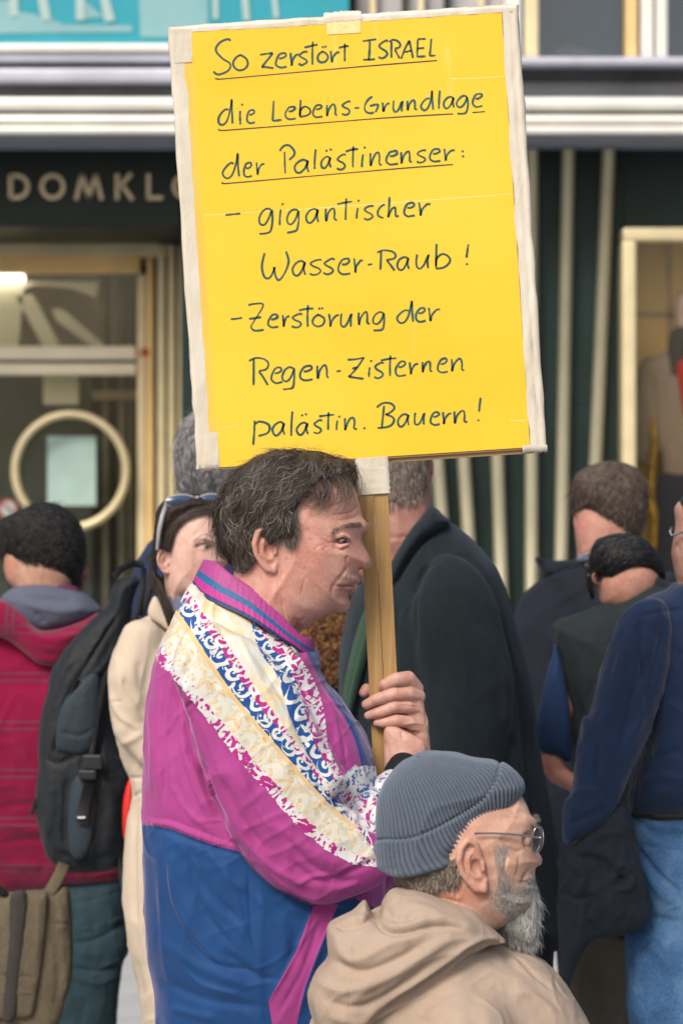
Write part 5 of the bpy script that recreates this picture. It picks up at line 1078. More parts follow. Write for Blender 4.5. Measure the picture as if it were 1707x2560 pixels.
Vh, Qh = volume([(HP, 0)], 2.0); Vh = relax(Vh, Qh, 2); Vh = hatshape(Vh, Qh)
# rib coordinate: angle round an axis through the apex
ax3 = np.array([.50, .86, 0.]); ax3 /= np.linalg.norm(ax3); c3 = np.array([apex[0], apex[1], 0.])
e_u = np.array([-.86, .50, 0.]); e_w = np.array([0, 0, 1.]); rel_ = Vh - c3; th = np.arctan2(rel_ @ e_w, rel_ @ e_u); hgt = rel_ @ ax3
th = th + .05 * np.sin(hgt / 40.)
nr = 92; rib = np.cos(th * nr) ; Nh = normals(Vh, Qh)
rad_ = np.linalg.norm(rel_ - hgt[:, None] * ax3, axis=1); amp = np.clip(rad_ / 55., .15, 1.) * 3.4 * np.clip((np.abs(sdpoly(Vh[:, 0], Vh[:, 1], HP.C)) - 5) / 16., 0, 1)
Vh = Vh + Nh * (amp * (np.clip(rib, -.6, 1)))[:, None]
Vh = Vh + Nh * (2.5 * np.exp(-(sdpoly(Vh[:, 0], Vh[:, 1], HP.C) / 11.) ** 2))[:, None]
big = vnoise(Vh, 60, 4); Vh = Vh + Nh * (2.5 * big)[:, None]
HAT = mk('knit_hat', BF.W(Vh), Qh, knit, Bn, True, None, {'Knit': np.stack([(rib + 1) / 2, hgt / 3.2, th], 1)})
# stub at the crown
solid(BF, 'hat_crown', [(Ell((1056, 1902, -40), (16, 10, 16), 20, True), 0)], 2, knit, HAT, None, (2, 10, 3))
# glasses
met = simple('thin_metal_frame', (.42, .43, .45), .25, .1, metal=.9); lensm = simple('tinted_lens', (.045, .035, .05), .12, .1); lensm.node_tree.nodes['Principled BSDF'].inputs['Alpha'].default_value = .8
G = empty('glasses', BF.pt(1300, 2090, -100)); G.parent = Bn; G.location = Vector(G.location) - Bn.location
def wp(fig, pts): return [tuple(x) for x in fig.W(np.array(pts, float))]
def cpts(pts): return [(CX + (u - CX) * (1 + w / F), HZ + (v - HZ) * (1 + w / F), w) for u, v, w in pts]
tube('temple', wp(BF, cpts([(1186, 2085, -150), (1205, 2084, -146), (1230, 2084, -141), (1270, 2086, -130), (1310, 2090, -112), (1340, 2094, -100), (1350, 2095, -94)])), .0013, met, G, 8)
lens = [(1346, 2070, -92), (1351, 2080, -80), (1352, 2096, -72), (1349, 2114, -68), (1342, 2128, -72), (1335, 2133, -80), (1330, 2124, -90), (1329, 2106, -96), (1332, 2086, -100), (1338, 2072, -98)]
sm = spline(np.array(lens, float), 4); L3d = cpts([tuple(x) for x in sm])
tube('rim', wp(BF, L3d), .0009, met, G, 6, True); cc_ = np.mean(L3d, 0); LV = BF.W(np.vstack([cc_ + (3, 0, -4), L3d])); nL = len(L3d)
mk('lens', LV, np.array([(0, i + 1, (i + 1) % nL + 1) for i in range(nL)]), lensm, G)
L2_ = [(u + 6, v, -w * .9) for u, v, w in [tuple(x) for x in sm]]; L3b = cpts(L2_); tube('rim', wp(BF, L3b), .0009, met, G, 6, True); LV = BF.W(np.vstack([np.mean(L3b, 0), L3b])); mk('lens', LV, np.array([(0, (i + 1) % nL + 1, i + 1) for i in range(nL)]), lensm, G)
tube('bridge', wp(BF, cpts([(1350, 2086, -66), (1346, 2080, -20), (1346, 2080, 20), (1350, 2086, 60)])), .0013, met, G, 6)
# beard, sideburn, nape hair
gcol = ((.66, .68, .67), (.38, .38, .37), (.70, .72, .70), (.20, .17, .14)); gcw = (.35, .3, .2, .15)
beardP = Pf([(1222, 2230), (1262, 2214), (1310, 2204), (1336, 2196), (1338, 2220), (1341, 2256), (1343, 2300), (1340, 2340), (1328, 2368), (1306, 2358), (1280, 2344), (1256, 2330), (1238, 2318)], 62, 0, p=.7)
bm_ = cap_mat('grey_beard_mass', (.17, .16, .145), 160.)
BD = solid(BF, 'beard', [(Pf([(1262, 2262), (1300, 2232), (1334, 2214), (1340, 2256), (1341, 2300), (1336, 2340), (1322, 2360), (1300, 2350), (1276, 2338), (1256, 2318)], 50, 0, p=.8), 0)], 3, bm_, Bn, None, (4, 18, 3, (1, .4, 1)))
bg_ = [[(1240, 2240), (1250, 2290), (1262, 2340)], [(1290, 2215), (1296, 2280), (1298, 2350)], [(1330, 2200), (1340, 2260), (1336, 2340)], [(1318, 2250), (1322, 2300), (1318, 2370)]]
strands(BF, 'beard_strands', beardP, [(1262, 2262), (1300, 2226), (1336, 2204), (1343, 2250), (1343, 2300), (1336, 2330), (1300, 2330), (1262, 2312)], bg_, BD, hairm, (36, 80), (.4, .7), 2600, 8, (.25, 50), (1, 7), gcol, gcw, .13, .3, 12, 12, 0, .12)
strands(BF, 'beard_strands', BP, [(1228, 2196), (1262, 2206), (1300, 2186), (1338, 2172), (1342, 2215), (1334, 2270), (1290, 2330), (1240, 2330), (1216, 2262), (1222, 2215)], [[(1240, 2190), (1252, 2290)], [(1334, 2180), (1340, 2230)], [(1300, 2190), (1310, 2260)]], BD, hairm, (7, 17), (.22, .38), 5600, 5, (.3, 30), (.5, 3.5), ((.55, .52, .48), (.34, .28, .24), (.70, .69, .66)), None, .3, .15, 13, fade=44)
strands(BF, 'sideburn', BP, [(1222, 2090), (1262, 2088), (1276, 2116), (1272, 2160), (1276, 2214), (1236, 2214), (1230, 2150)], [[(1240, 2085), (1250, 2165)], [(1262, 2090), (1258, 2160)]], BB, hairm, (14, 30), (.24, .42), 420, 6, (.2, 50), (.6, 3.), ((.42, .40, .39), (.27, .24, .22), (.56, .56, .56)), None, .15, 0., 14, fade=16)
NP = [(970, 2160), (1020, 2166), (1090, 2150), (1140, 2128), (1146, 2160), (1136, 2190), (1110, 2196), (1060, 2214), (1030, 2222), (1000, 2222), (985, 2196)]
nape = solid(BF, 'nape_hair', [(Clip(BP, NP, 4, 5), 0)], 3, cap_mat('grey_brown_nape', (.13, .10, .075), 130.), Bn, None, (2, 14, 3, (1, .3, 1)))
strands(BF, 'hair_strands', BP, NP, [[(980, 2165), (1000, 2222)], [(1060, 2160), (1062, 2216)], [(1130, 2130), (1136, 2185)]], nape, hairm, (14, 34), (.45, .8), 1500, 5, (.2, 40), (3, 9), ((.16, .12, .09), (.30, .25, .20), (.42, .39, .35), (.07, .05, .04)), None, .12, .1, 15)
strands(BF, 'eyebrow', BP, [(1316, 2050), (1334, 2046), (1338, 2060), (1322, 2066)], [[(1318, 2062), (1344, 2052)]], BB, hairm, (10, 20), (.5, .9), 220, 5, (.2, 30), (7, 12), bc, None, .35, .5, 16)
# beige hooded jacket
tan = NT('beige_cotton_canvas'); n = tan; v = n.obj(); c = n.ramp(n.noise(5., 4, v), [(.3, (.36, .275, .215)), (.7, (.42, .33, .262))]); c = n.mix(.25, c, n.ramp(n.noise(850., 2, v), [(.35, (.28, .215, .165)), (.65, (.47, .38, .31))]))
nm = n.bump(n.noise(13., 4, n.obj((1, 1, .7)), .6, .8), .5, .004); nm = n.bump(n.noise(900., 2, v), .35, .0004, nm); tanm = n.fin(c, .8, nm, 0, .2)
body_o = [(1004, 2262), (1060, 2262), (1130, 2290), (1200, 2330), (1262, 2366), (1310, 2382), (1350, 2404), (1384, 2434), (1414, 2470), (1446, 2520), (1480, 2580), (1500, 2700), (1500, 3100), (760, 3100), (770, 2620), (790, 2540), (830, 2420), (880, 2330), (940, 2280)]
JBb = Pf(body_o, 300, 10, p=.62)
hood_o = [(912, 2256), (930, 2290), (948, 2294), (958, 2262), (978, 2234), (1012, 2229), (1060, 2236), (1120, 2256), (1174, 2277), (1214, 2313), (1246, 2342), (1262, 2356), (1220, 2362), (1180, 2380), (1130, 2420), (1080, 2456), (1000, 2510), (930, 2560), (900, 2620), (800, 2600), (792, 2556), (776, 2510), (772, 2478), (790, 2436), (820, 2398), (819, 2350), (822, 2318), (850, 2300), (880, 2286)]
HO = Pf(hood_o, 165, -130, p=.6, tilt=(.0, -.12))
bs = [([(1012, 2232), (990, 2300), (1000, 2340)], 3, -2.5), ([(940, 2292), (900, 2310), (860, 2318), (836, 2312)], 8, -14), ([(860, 2300), (900, 2296), (935, 2306)], 9, 8), ([(936, 2300), (965, 2330), (1010, 2336), (1060, 2322), (1110, 2316), (1150, 2322)], 6, -10), ([(960, 2310), (1000, 2318), (1060, 2302), (1120, 2300)], 10, 8), ([(1010, 2262), (1060, 2270), (1100, 2290), (1200, 2330)], 12, 5), ([(960, 2270), (990, 2300), (1040, 2296)], 10, -6),
      ([(836, 2330), (860, 2390), (900, 2400), (980, 2360), (1060, 2340)], 12, 8), ([(830, 2400), (900, 2430), (990, 2400), (1060, 2360)], 11, -11), ([(790, 2450), (860, 2480), (960, 2450), (1060, 2390), (1120, 2350)], 13, 10), ([(800, 2500), (900, 2520), (1000, 2470), (1080, 2410)], 11, -9), ([(1262, 2356), (1200, 2366), (1140, 2408), (1080, 2450), (1000, 2506), (930, 2556)], 8, -16), ([(1240, 2350), (1180, 2362), (1120, 2402), (1060, 2444), (980, 2496)], 8, 8), ([(880, 2340), (886, 2400), (880, 2460), (868, 2540)], 2.6, -3.5), ([(820, 2540), (900, 2560), (940, 2520)], 12, 7),
      ([(1262, 2366), (1300, 2400), (1340, 2440), (1390, 2480)], 5, -5), ([(1270, 2358), (1320, 2384), (1370, 2420), (1420, 2478)], 6, 4), ([(1250, 2380), (1290, 2420), (1350, 2470), (1420, 2540)], 14, -4), ([(1286, 2480), (1330, 2490), (1390, 2540)], 12, 7), ([(1200, 2460), (1180, 2530), (1190, 2620)], 24, -5), ([(1060, 2540), (1050, 2600)], 16, -6), ([(1384, 2440), (1396, 2470), (1416, 2496)], 5, -6), ([(1100, 2480), (1160, 2440), (1220, 2400)], 16, 5)]
solid(BF, 'hooded_jacket', [(JBb, 0), (HO, 10), (Cap([(1150, 2560, -240, 120), (1120, 2760, -310, 100), (1180, 3060, -300, 80)], False), 50)], 4.4, tanm, Bn, bs, (3, 80, 8, (1, .7, 1)), cr=((5, 46, 170, 65, 71), (4, 40, 130, 20, 72)))
legs(BF, 1100, 110, 3000, 140, cloth('grey_trousers', (.06, .06, .065)), shoem, Bn)
# ================================================================== PEOPLE BEHIND
def uniform_col(c, ears=()):
    def f(V, uv, N):
        o = np.tile(np.array(c), (len(V), 1)) * (1 + .07 * vnoise(V, 26, 3))[:, None]
        for x, y, r in ears: o = patch(o, uv, x, y, r, r * 1.6, (.56, .25, .20), .7)
        return o
    return f
def person(fig, u, label, group=None):
    return empty('person', fig.pt(u, HZ + CAMZ / fig.s, 0), label, 'person', group)
# ---- man in the long charcoal overcoat, seen from behind, to the right of the stick
O = Fig(5.0); op = person(O, 1060, 'man with cropped grey hair in a long charcoal overcoat, just right of the stick')
oh = [(1000, 1010), (1040, 1022), (1066, 1060), (1078, 1120), (1078, 1180), (1077, 1230), (1080, 1290), (1100, 1340), (1090, 1420), (900, 1440), (895, 1340), (905, 1290), (893, 1200), (893, 1110), (915, 1045), (955, 1015)]
OB = solid(O, 'body', [(Pf(oh, 105, 0, p=.75), 0), *ear_pieces(1074, 1182, 0, 13, 36, 6, 14), (Cap([(1000, 1450, 0, 90), (1040, 1700, 0, 105), (1050, 2100, 0, 105)]), 30)], 4, skin_red, op, [([(925, 1330), (990, 1345), (1060, 1335)], 6, -3)], None, 1, uniform_col((.50, .285, .235), ((1074, 1182, 16),)))
OHp = Clip(Pf(oh, 107, 0, p=.75), [(1000, 990), (1060, 1010), (1082, 1060), (1082, 1130), (1066, 1150), (1062, 1215), (1050, 1240), (1010, 1252), (960, 1256), (910, 1252), (880, 1210), (875, 1108), (905, 1030), (955, 995)], 3)
OHx = Pf([(1000, 1004), (1044, 1018), (1070, 1060), (1076, 1110), (1070, 1140), (1060, 1180), (1050, 1215), (1010, 1232), (960, 1240), (910, 1236), (890, 1200), (888, 1110), (912, 1038), (955, 1008)], 108, 0, p=.75)
oc_ = cap_mat('cropped_grey_hair', (.15, .115, .095), 150.); OH = solid(O, 'hair', [(OHp, 0)], 4, oc_, op, None, (1.2, 12, 3))
ghc = ((.20, .155, .13), (.33, .29, .26), (.11, .085, .07), (.45, .42, .4))
strands(O, 'hair_strands', OHp, [(1000, 1004), (1044, 1018), (1074, 1060), (1076, 1150), (1060, 1240), (1000, 1262), (905, 1262), (888, 1110), (912, 1038), (955, 1008)], [[(990, 1020), (985, 1240)], [(940, 1040), (915, 1240)], [(1040, 1040), (1066, 1220)]], OH, hairm, (10, 22), (.6, 1.), 2200, 4, (.2, 30), (.5, 3), ghc, None, .2, .1, 31)
wool = NT('charcoal_wool'); n = wool; v = n.obj(); f1 = n.noise(420., 4, v, .85); f2 = n.noise(6., 4, v, .6); c = n.ramp(f1, [(.30, (.008, .013, .016)), (.55, (.020, .028, .034)), (.75, (.075, .095, .11))]); c = n.mix(.4, c, n.ramp(f2, [(.3, (.010, .015, .018)), (.7, (.030, .040, .048))]))
wm = n.fin(c, .95, n.bump(f1, .7, .0015, n.bump(n.noise(8., 4, n.obj((1, 1, .4))), .5, .004)), 0, .1); n.b.inputs['Sheen Weight'].default_value = .15; n.b.inputs['Sheen Roughness'].default_value = .6; n.b.inputs['Sheen Tint'].default_value = (.5, .6, .75, 1)
coat = [(1000, 1330), (1040, 1300), (1079, 1268), (1120, 1306), (1160, 1338), (1186, 1364), (1214, 1392), (1240, 1424), (1266, 1491), (1288, 1568), (1309, 1653), (1330, 1738), (1346, 1860), (1360, 1955), (1379, 2059), (1402, 2172), (1418, 2269), (1430, 2353), (1331, 2386), (1200, 2400), (1000, 2400), (850, 2380), (850, 2100), (856, 1900), (850, 1760), (852, 1650), (865, 1570), (880, 1500), (930, 1430), (975, 1400)]
sleeve = [(1062, 1440), (1080, 1405), (1118, 1388), (1160, 1400), (1206, 1440), (1236, 1500), (1256, 1580), (1275, 1660), (1280, 1730), (1272, 1810), (1254, 1900), (1244, 2010), (1220, 2120), (1090, 2120), (1060, 1980), (1050, 1850), (1046, 1700), (1034, 1600), (1032, 1520)]
ocs = [([(1110, 1392), (1060, 1430), (1040, 1500), (1040, 1620)], 6, -6), ([(1200, 1420), (1246, 1500), (1268, 1600), (1290, 1680)], 6, -7), ([(1186, 1560), (1230, 1640), (1272, 1720)], 14, 6), ([(1250, 1640), (1262, 1720), (1262, 1820)], 8, 6), ([(1284, 1600), (1300, 1760), (1320, 1960), (1350, 2200)], 10, -7), ([(1266, 1760), (1290, 1900), (1310, 2080), (1330, 2300)], 12, 8), ([(1270, 1900), (1278, 2100), (1290, 2300)], 14, -8), ([(1250, 1980), (1250, 2150), (1262, 2330)], 12, 6),
       ([(1120, 1312), (1060, 1350), (1010, 1420), (985, 1470)], 6, -10), ([(1104, 1298), (1050, 1336), (1000, 1400)], 10, 6), ([(1090, 1720), (1130, 1780), (1140, 1860)], 14, 4), ([(1080, 1560), (1090, 1700), (1080, 1860)], 22, -4), ([(1150, 1450), (1180, 1560)], 20, 4), ([(1000, 1500), (985, 1600), (990, 1700)], 9, -6)]
solid(O, 'overcoat', [(Pf(coat, 190, 0, p=.62), 0), (Pf(sleeve, 72, -150, p=.7), 12)], 5, wm, op, ocs, (4, 110, 11, (1, .35, 1)), cr=((6, 60, 260, 4, 81), (4, 44, 110, 55, 82)))
ocol = [(1079, 1266), (1100, 1282), (1122, 1306), (1096, 1322), (1060, 1346), (1030, 1380), (1004, 1424), (988, 1466), (974, 1500), (962, 1470), (966, 1430), (985, 1390), (1020, 1330), (1050, 1294)]
solid(O, 'coat_collar', [(Pf(ocol, 70, -66, p=.6, tilt=(.1, 0)), 0)], 3.5, wm, op, [([(1110, 1300), (1050, 1338), (1005, 1400), (982, 1460)], 7, 3)])
gs = cloth('green_wool_scarf', (.045, .085, .06), .95, .25, 500., .001, .003)
sc_p = Pf([(912, 1520), (930, 1490), (950, 1500), (940, 1560), (915, 1650), (885, 1760), (862, 1840), (846, 1840), (850, 1780), (862, 1700), (885, 1600)], 26, -150, p=.7); solid(O, 'scarf', [(sc_p, 0)], 4, gs, op, [([(920, 1540), (890, 1650), (862, 1780)], 4, -4)])
blk = cloth('black_trousers', (.008, .008, .012)); legs(O, 1290, 70, 2330, 88, blk, shoem, op)
# ---- woman with sunglasses on her head
Wf = Fig(5.0); wpn = person(Wf, 440, 'young woman with white sunglasses pushed up on dark hair, in a cream trench coat')
fair = (.72, .52, .45)
wf = [(446, 1262), (500, 1252), (540, 1268), (562, 1310), (566, 1352), (562, 1380), (568, 1402), (562, 1416), (556, 1426), (557, 1446), (548, 1468), (530, 1500), (505, 1512), (478, 1502), (462, 1496), (470, 1560), (500, 1640), (400, 1640), (400, 1560), (412, 1500), (410, 1440), (404, 1380), (410, 1310)]
WP = Pf(wf, 82, 0, p=.75)
ww = -float(WP.half(np.array([508.]), np.array([1364.]))[0])
wpc = [(WP, 0), *ear_pieces(410, 1404, -60, 17, 32, -8, 8), (Ell((510, 1367, ww), (20, 10, 9), 4, True), 5, 'sub'), (Ell((508, 1368, ww + 14), (17, 15, 15), 0, True), 2), (Ell((556, 1404, -26), (13, 11, 14), 0, True), 8), (Cap([(488, 1349, ww + 2, 6), (512, 1342, ww - 1, 7), (536, 1350, ww + 4, 6)], True), 7), (Cap([(490, 1364, ww + 3, 3), (508, 1357, ww - 2, 3.5), (528, 1364, ww + 3, 3)], True), 2), (Cap([(530, 1452, -34, 6), (550, 1448, -22, 6)], True), 5), (Cap([(450, 1620, 0, 60), (470, 1900, 10, 75), (480, 2200, 10, 75)]), 30)]
def wcol(V, uv, N):
    c = np.tile(np.array(fair), (len(V), 1))
    for x, y, rx, ry, cc, k_ in ((490, 1420, 40, 36, (.62, .36, .29), .5), (409, 1404, 18, 30, (.60, .30, .22), .6), (558, 1408, 12, 12, (.60, .31, .25), .5)): c = patch(c, uv, x, y, rx, ry, cc, k_)
    for pts, wd, cc, k_ in (([(488, 1350), (512, 1336), (544, 1352)], 2.6, (.20, .12, .09), .8), ([(490, 1364), (508, 1357), (528, 1364)], 4.0, (.04, .025, .022), .95), ([(494, 1374), (510, 1378), (526, 1372)], 2, (.20, .11, .09), .5), ([(538, 1450), (556, 1448)], 5, (.42, .12, .11), .7)):
        d = stroke_d(uv, pts)[0]; m = (np.exp(-(d / wd) ** 2) * k_)[:, None]; c = c * (1 - m) + np.array(cc) * m
    return c
WB = solid(Wf, 'body', wpc, 2.6, skin_mat('fair_skin', fair), wpn, [([(470, 1500), (480, 1470), (520, 1490)], 10, 2)], None, 1, wcol)
solid(Wf, 'eye', [(Ell((509, 1367.5, ww + 11), (12, 6.5, 12), 0, True), 0)], 1.5, eyem, WB); solid(Wf, 'iris', [(Ell((515, 1367, ww + 6), (6, 6, 8), 0, True), 0)], 1.2, simple('blue_grey_iris', (.06, .08, .09), .15), WB)
whp = Pf([(403, 1262), (424, 1245), (446, 1238), (500, 1235), (545, 1246), (575, 1280), (575, 1300), (550, 1280), (520, 1280), (490, 1288), (460, 1306), (444, 1324), (436, 1352), (428, 1378), (416, 1372), (396, 1376), (388, 1400), (388, 1430), (404, 1450), (412, 1470), (424, 1500), (446, 1540), (450, 1560), (436, 1566), (414, 1546), (392, 1500), (382, 1440), (386, 1350), (392, 1300)], 88, 4, p=.6)
brm = cap_mat('dark_brown_hair_mass', (.022, .014, .011), 120.); whc = Clip(Pf([(403, 1262), (424, 1245), (446, 1238), (500, 1235), (545, 1246), (575, 1280), (580, 1400), (560, 1500), (500, 1640), (380, 1640), (382, 1440), (386, 1350), (392, 1300)], 90, 0, p=.75), whp.P[::5], 5); WHr = solid(Wf, 'hair', [(whc, 0), (whp, 4)], 3.5, brm, wpn, None, (1, 20, 3))
dk = ((.018, .012, .010), (.035, .022, .016), (.06, .04, .03))
strands(Wf, 'hair_strands', whc, whp.P[::5], [[(560, 1262), (480, 1262), (430, 1300), (400, 1370), (390, 1430)], [(540, 1280), (470, 1298), (436, 1340), (416, 1372)], [(388, 1420), (405, 1480), (440, 1560)], [(386, 1380), (388, 1430), (412, 1490), (446, 1556)]], WHr, hairm, (40, 80), (.5, .9), 2400, 8, (.1, 60), (.5, 3), dk, None, .05, .15, 33, 0, 0, 0, whp.P[::5], (0, 4))
strands(Wf, 'hair_strands', whp, [(404, 1440), (416, 1440), (426, 1480), (410, 1500)], [[(408, 1440), (424, 1500), (452, 1540), (458, 1575)]], WHr, hairm, (60, 120), (.5, .9), 320, 9, (.2, 60), (1, 6), dk, None, .1, .1, 34)
sgm = simple('white_sunglass_frame', (.36, .36, .39), .25, .03); sgl = simple('blue_mirror_lens', (.05, .085, .16), .12, .1, spec=.9)
SG = empty('sunglasses', Wf.pt(460, 1255, -60)); SG.parent = wpn; SG.location = Vector(SG.location) - wpn.location
def oval(cx, cy, rx, ry, w0, rot, n_=20, tw=0): return cpts([(cx + rx * math.cos(t) * math.cos(rot) - ry * math.sin(t) * math.sin(rot), cy + rx * math.cos(t) * math.sin(rot) + ry * math.sin(t) * math.cos(rot), w0 + tw * math.cos(t)) for t in np.linspace(0, 2 * math.pi, n_, endpoint=False)])
for cx_, cy_, rx_, w_ in ((450, 1252, 36, -66), (524, 1250, 30, -40)):
    ov = oval(cx_, cy_, rx_, 14, w_, -.08, 22, 12); tube('rim', wp(Wf, ov), .0024, sgm, SG, 8, True); ov = Wf.W(np.vstack([np.mean(ov, 0) + (0, -3, -22), np.array(ov) + (0, 0, -3)])); mk('lens', ov, np.array([(0, i + 1, (i + 1) % 22 + 1) for i in range(22)]), sgl, SG)
tube('temple', wp(Wf, cpts([(416, 1260, -70), (406, 1290, -84), (398, 1325, -90), (394, 1362, -88), (393, 1374, -80)])), [.0040, .0045, .004, .003, .002], sgm, SG, 8)
tube('bridge', wp(Wf, cpts([(486, 1246, -60), (495, 1243, -56)])), .003, sgm, SG, 8)
solid(Wf, 'earring', [(Ell((430, 1436, -44), (3, 4, 3), 0, True), 0)], 1, simple('silver_stud', (.8, .8, .8), .15, metal=1.), WB)
scf = cloth('grey_blue_scarf', (.17, .18, .24)); solid(Wf, 'scarf', [(Pf([(416, 1470), (440, 1462), (470, 1495), (500, 1510), (520, 1560), (500, 1620), (440, 1580), (424, 1520)], 70, 0, p=.6), 0)], 4, scf, wpn, [([(430, 1480), (450, 1530), (480, 1570)], 6, -5)], (1.5, 20, 4))
tr_ = NT('cream_trench_cotton'); n = tr_; v = n.obj(); c = n.ramp(n.noise(4., 3, v), [(.3, (.52, .43, .335)), (.7, (.60, .51, .405))]); trm = n.fin(c, .8, n.bump(n.noise(14., 4, n.obj((1, 1, .6)), .6, .8), .5, .003), 0, .2)
wc_o = [(375, 1536), (384, 1496), (410, 1540), (446, 1580), (520, 1600), (640, 1640), (640, 2560), (640, 2900), (390, 2900), (372, 2640), (352, 2500), (345, 2450), (326, 2370), (312, 2285), (311, 2175), (318, 2065), (331, 2000), (328, 1950), (312, 1910), (296, 1860), (281, 1810), (275, 1750), (273, 1696), (280, 1650), (300, 1600), (335, 1560)]
wst = [([(375, 1540), (410, 1570), (440, 1590)], 5, -5), ([(280, 1755), (306, 1754)], 3, -4), ([(276, 1730), (300, 1790), (362, 1830)], 7, 7), ([(300, 1690), (330, 1740), (366, 1790)], 9, -6), ([(300, 1860), (330, 1850), (362, 1830)], 9, 6), ([(324, 1945), (345, 1946), (362, 1942)], 4, -5), ([(331, 1995), (345, 1985), (360, 1983)], 4, -6), ([(345, 1650), (355, 1740)], 10, -4), ([(345, 2010), (335, 2100), (340, 2300)], 9, -5), ([(352, 2040), (350, 2200), (360, 2400)], 8, 5), ([(340, 2400), (360, 2500)], 9, -4), ([(290, 1640), (300, 1720)], 10, 3)]
solid(Wf, 'trench_coat', [(Pf(wc_o, 150, 10, p=.65), 0), (Cap([(352, 1600, -70, 50), (320, 1700, -95, 50), (326, 1820, -105, 42), (400, 1900, -120, 38)], True), 18)], 4.5, trm, wpn, wst, (2, 70, 13, (1, .5, 1)), cr=((5, 34, 150, 8, 90), (5, 34, 80, 60, 91)))
solid(Wf, 'coat_lapel', [(Pf([(384, 1492), (398, 1500), (420, 1540), (446, 1572), (440, 1590), (405, 1566), (370, 1536)], 20, -62, p=.6), 0)], 3, trm, wpn)
legs(Wf, 470, 55, 2860, 62, cloth('blue_jeans_plain', (.05, .08, .14)), shoem, wpn)
# ---- man in the crimson plaid hoodie, seen from behind
R_ = Fig(5.8); rp = person(R_, 110, 'black-haired man in a crimson hoodie with grey plaid lines, seen from behind at left')
rh = [(110, 1272), (160, 1280), (196, 1330), (206, 1400), (198, 1450), (180, 1480), (186, 1540), (40, 1540), (44, 1480), (20, 1450), (12, 1400), (16, 1330), (50, 1285)]
RB = solid(R_, 'body', [(Pf(rh, 105, 0, p=.7), 0), *ear_pieces(24, 1424, -8, 14, 36, -4, 14), *ear_pieces(209, 1444, 10, 13, 33, 12, 14), (Cap([(110, 1560, 0, 70), (110, 1800, 0, 75), (110, 2080, 0, 70)]), 30)], 4, skin_red, rp, None, None, 1, uniform_col((.52, .33, .24), ((24, 1424, 16), (209, 1444, 16))))
rhp = Pf([(82, 1264), (110, 1258), (143, 1264), (168, 1278), (190, 1300), (206, 1336), (212, 1370), (208, 1410), (200, 1440), (192, 1468), (160, 1458), (110, 1452), (62, 1450), (46, 1430), (34, 1400), (26, 1390), (10, 1396), (3, 1360), (6, 1310), (16, 1296), (40, 1284), (60, 1276)], 112, 0, p=.65)
RH = solid(R_, 'hair', [(rhp, 0)], 4, cap_mat('black_hair_mass', (.010, .009, .010), 90., (1, 1, 1)), rp, None, (4, 16, 3))
strands(R_, 'hair_strands', rhp, rhp.P[::4], [[(100, 1270), (60, 1300), (20, 1360)], [(110, 1265), (170, 1300), (206, 1380)], [(105, 1300), (105, 1450)], [(60, 1360), (50, 1440)], [(160, 1360), (180, 1460)]], RH, hairm, (14, 32), (.5, .85), 5200, 6, (.7, 26), (1, 9), ((.009, .008, .009), (.022, .02, .022), (.05, .048, .05)), None, .5, .15, 35)
n = NT('crimson_plaid_fleece'); t = n.n('TexCoord'); sp = n.n('SeparateXYZ'); n.l(t.outputs['Object'], sp.inputs[0]); v = n.obj(); base = n.ramp(n.noise(5., 4, v), [(.3, (.17, .003, .032)), (.7, (.27, .004, .052))])
def line(s_, per, off, wd): f = n.ma('FRACT', n.ma('ADD', n.ma('DIVIDE', s_, per), off)); return n.ma('LESS_THAN', n.ma('ABSOLUTE', n.ma('SUBTRACT', f, .5)), wd)
zz = sp.outputs[2]; xx = sp.outputs[0]
lm = n.ma('MAXIMUM', line(zz, .098, .17, .02), line(zz, .098, .02, .02)); lm = n.ma('MAXIMUM', lm, n.ma('MULTIPLY', n.ma('MAXIMUM', line(xx, .235, .33, .012), line(xx, .235, .385, .012)), n.ma('GREATER_THAN', zz, 1.40)))
c = n.mix(n.ma('MULTIPLY', lm, .75), base, (.10, .045, .07)); rm_ = n.fin(c, .9, n.bump(n.noise(12., 4, n.obj((1, 1, 1.2)), .6, .6), .6, .005), 0, .15); n.b.inputs['Sheen Weight'].default_value = .3
rb = [(-80, 1520), (0, 1500), (50, 1540), (150, 1590), (250, 1530), (300, 1570), (330, 1700), (330, 1900), (318, 2100), (302, 2195), (230, 2206), (160, 2212), (80, 2222), (0, 2232), (-120, 2235), (-160, 2000), (-180, 1700), (-150, 1570)]
rst = [([(0, 2020), (80, 2012), (150, 2030)], 9, -6), ([(0, 2060), (90, 2075), (160, 2060)], 12, 7), ([(0, 2110), (80, 2100), (170, 2120)], 9, -6), ([(10, 2160), (110, 2166)], 12, 5), ([(160, 2184), (230, 2182), (300, 2170)], 4, -4), ([(-20, 1700), (60, 1720), (120, 1700)], 20, -5), ([(30, 1800), (70, 1900)], 18, 4)]
solid(R_, 'hoodie', [(Pf(rb, 130, 0, p=.6), 0)], 5, rm_, rp, rst, (3, 80, 17), cr=((6, 46, 130, 75, 88), (5, 40, 120, 20, 89)))
rhood = [(-60, 1540), (-20, 1510), (10, 1500), (60, 1530), (100, 1572), (150, 1570), (210, 1550), (250, 1532), (240, 1570), (200, 1610), (170, 1640), (143, 1664), (100, 1660), (60, 1630), (20, 1600), (-30, 1580)]
solid(R_, 'hood', [(Pf(rhood, 60, -100, p=.65), 0)], 4, rm_, rp, [([(10, 1530), (60, 1570), (110, 1600), (180, 1590), (235, 1556)], 8, 6), ([(30, 1590), (90, 1630), (150, 1640)], 9, -5)])
ghd = [(4, 1502), (20, 1478), (60, 1462), (110, 1458), (160, 1468), (202, 1480), (236, 1506), (252, 1532), (200, 1560), (150, 1574), (100, 1582), (60, 1556), (30, 1530)]
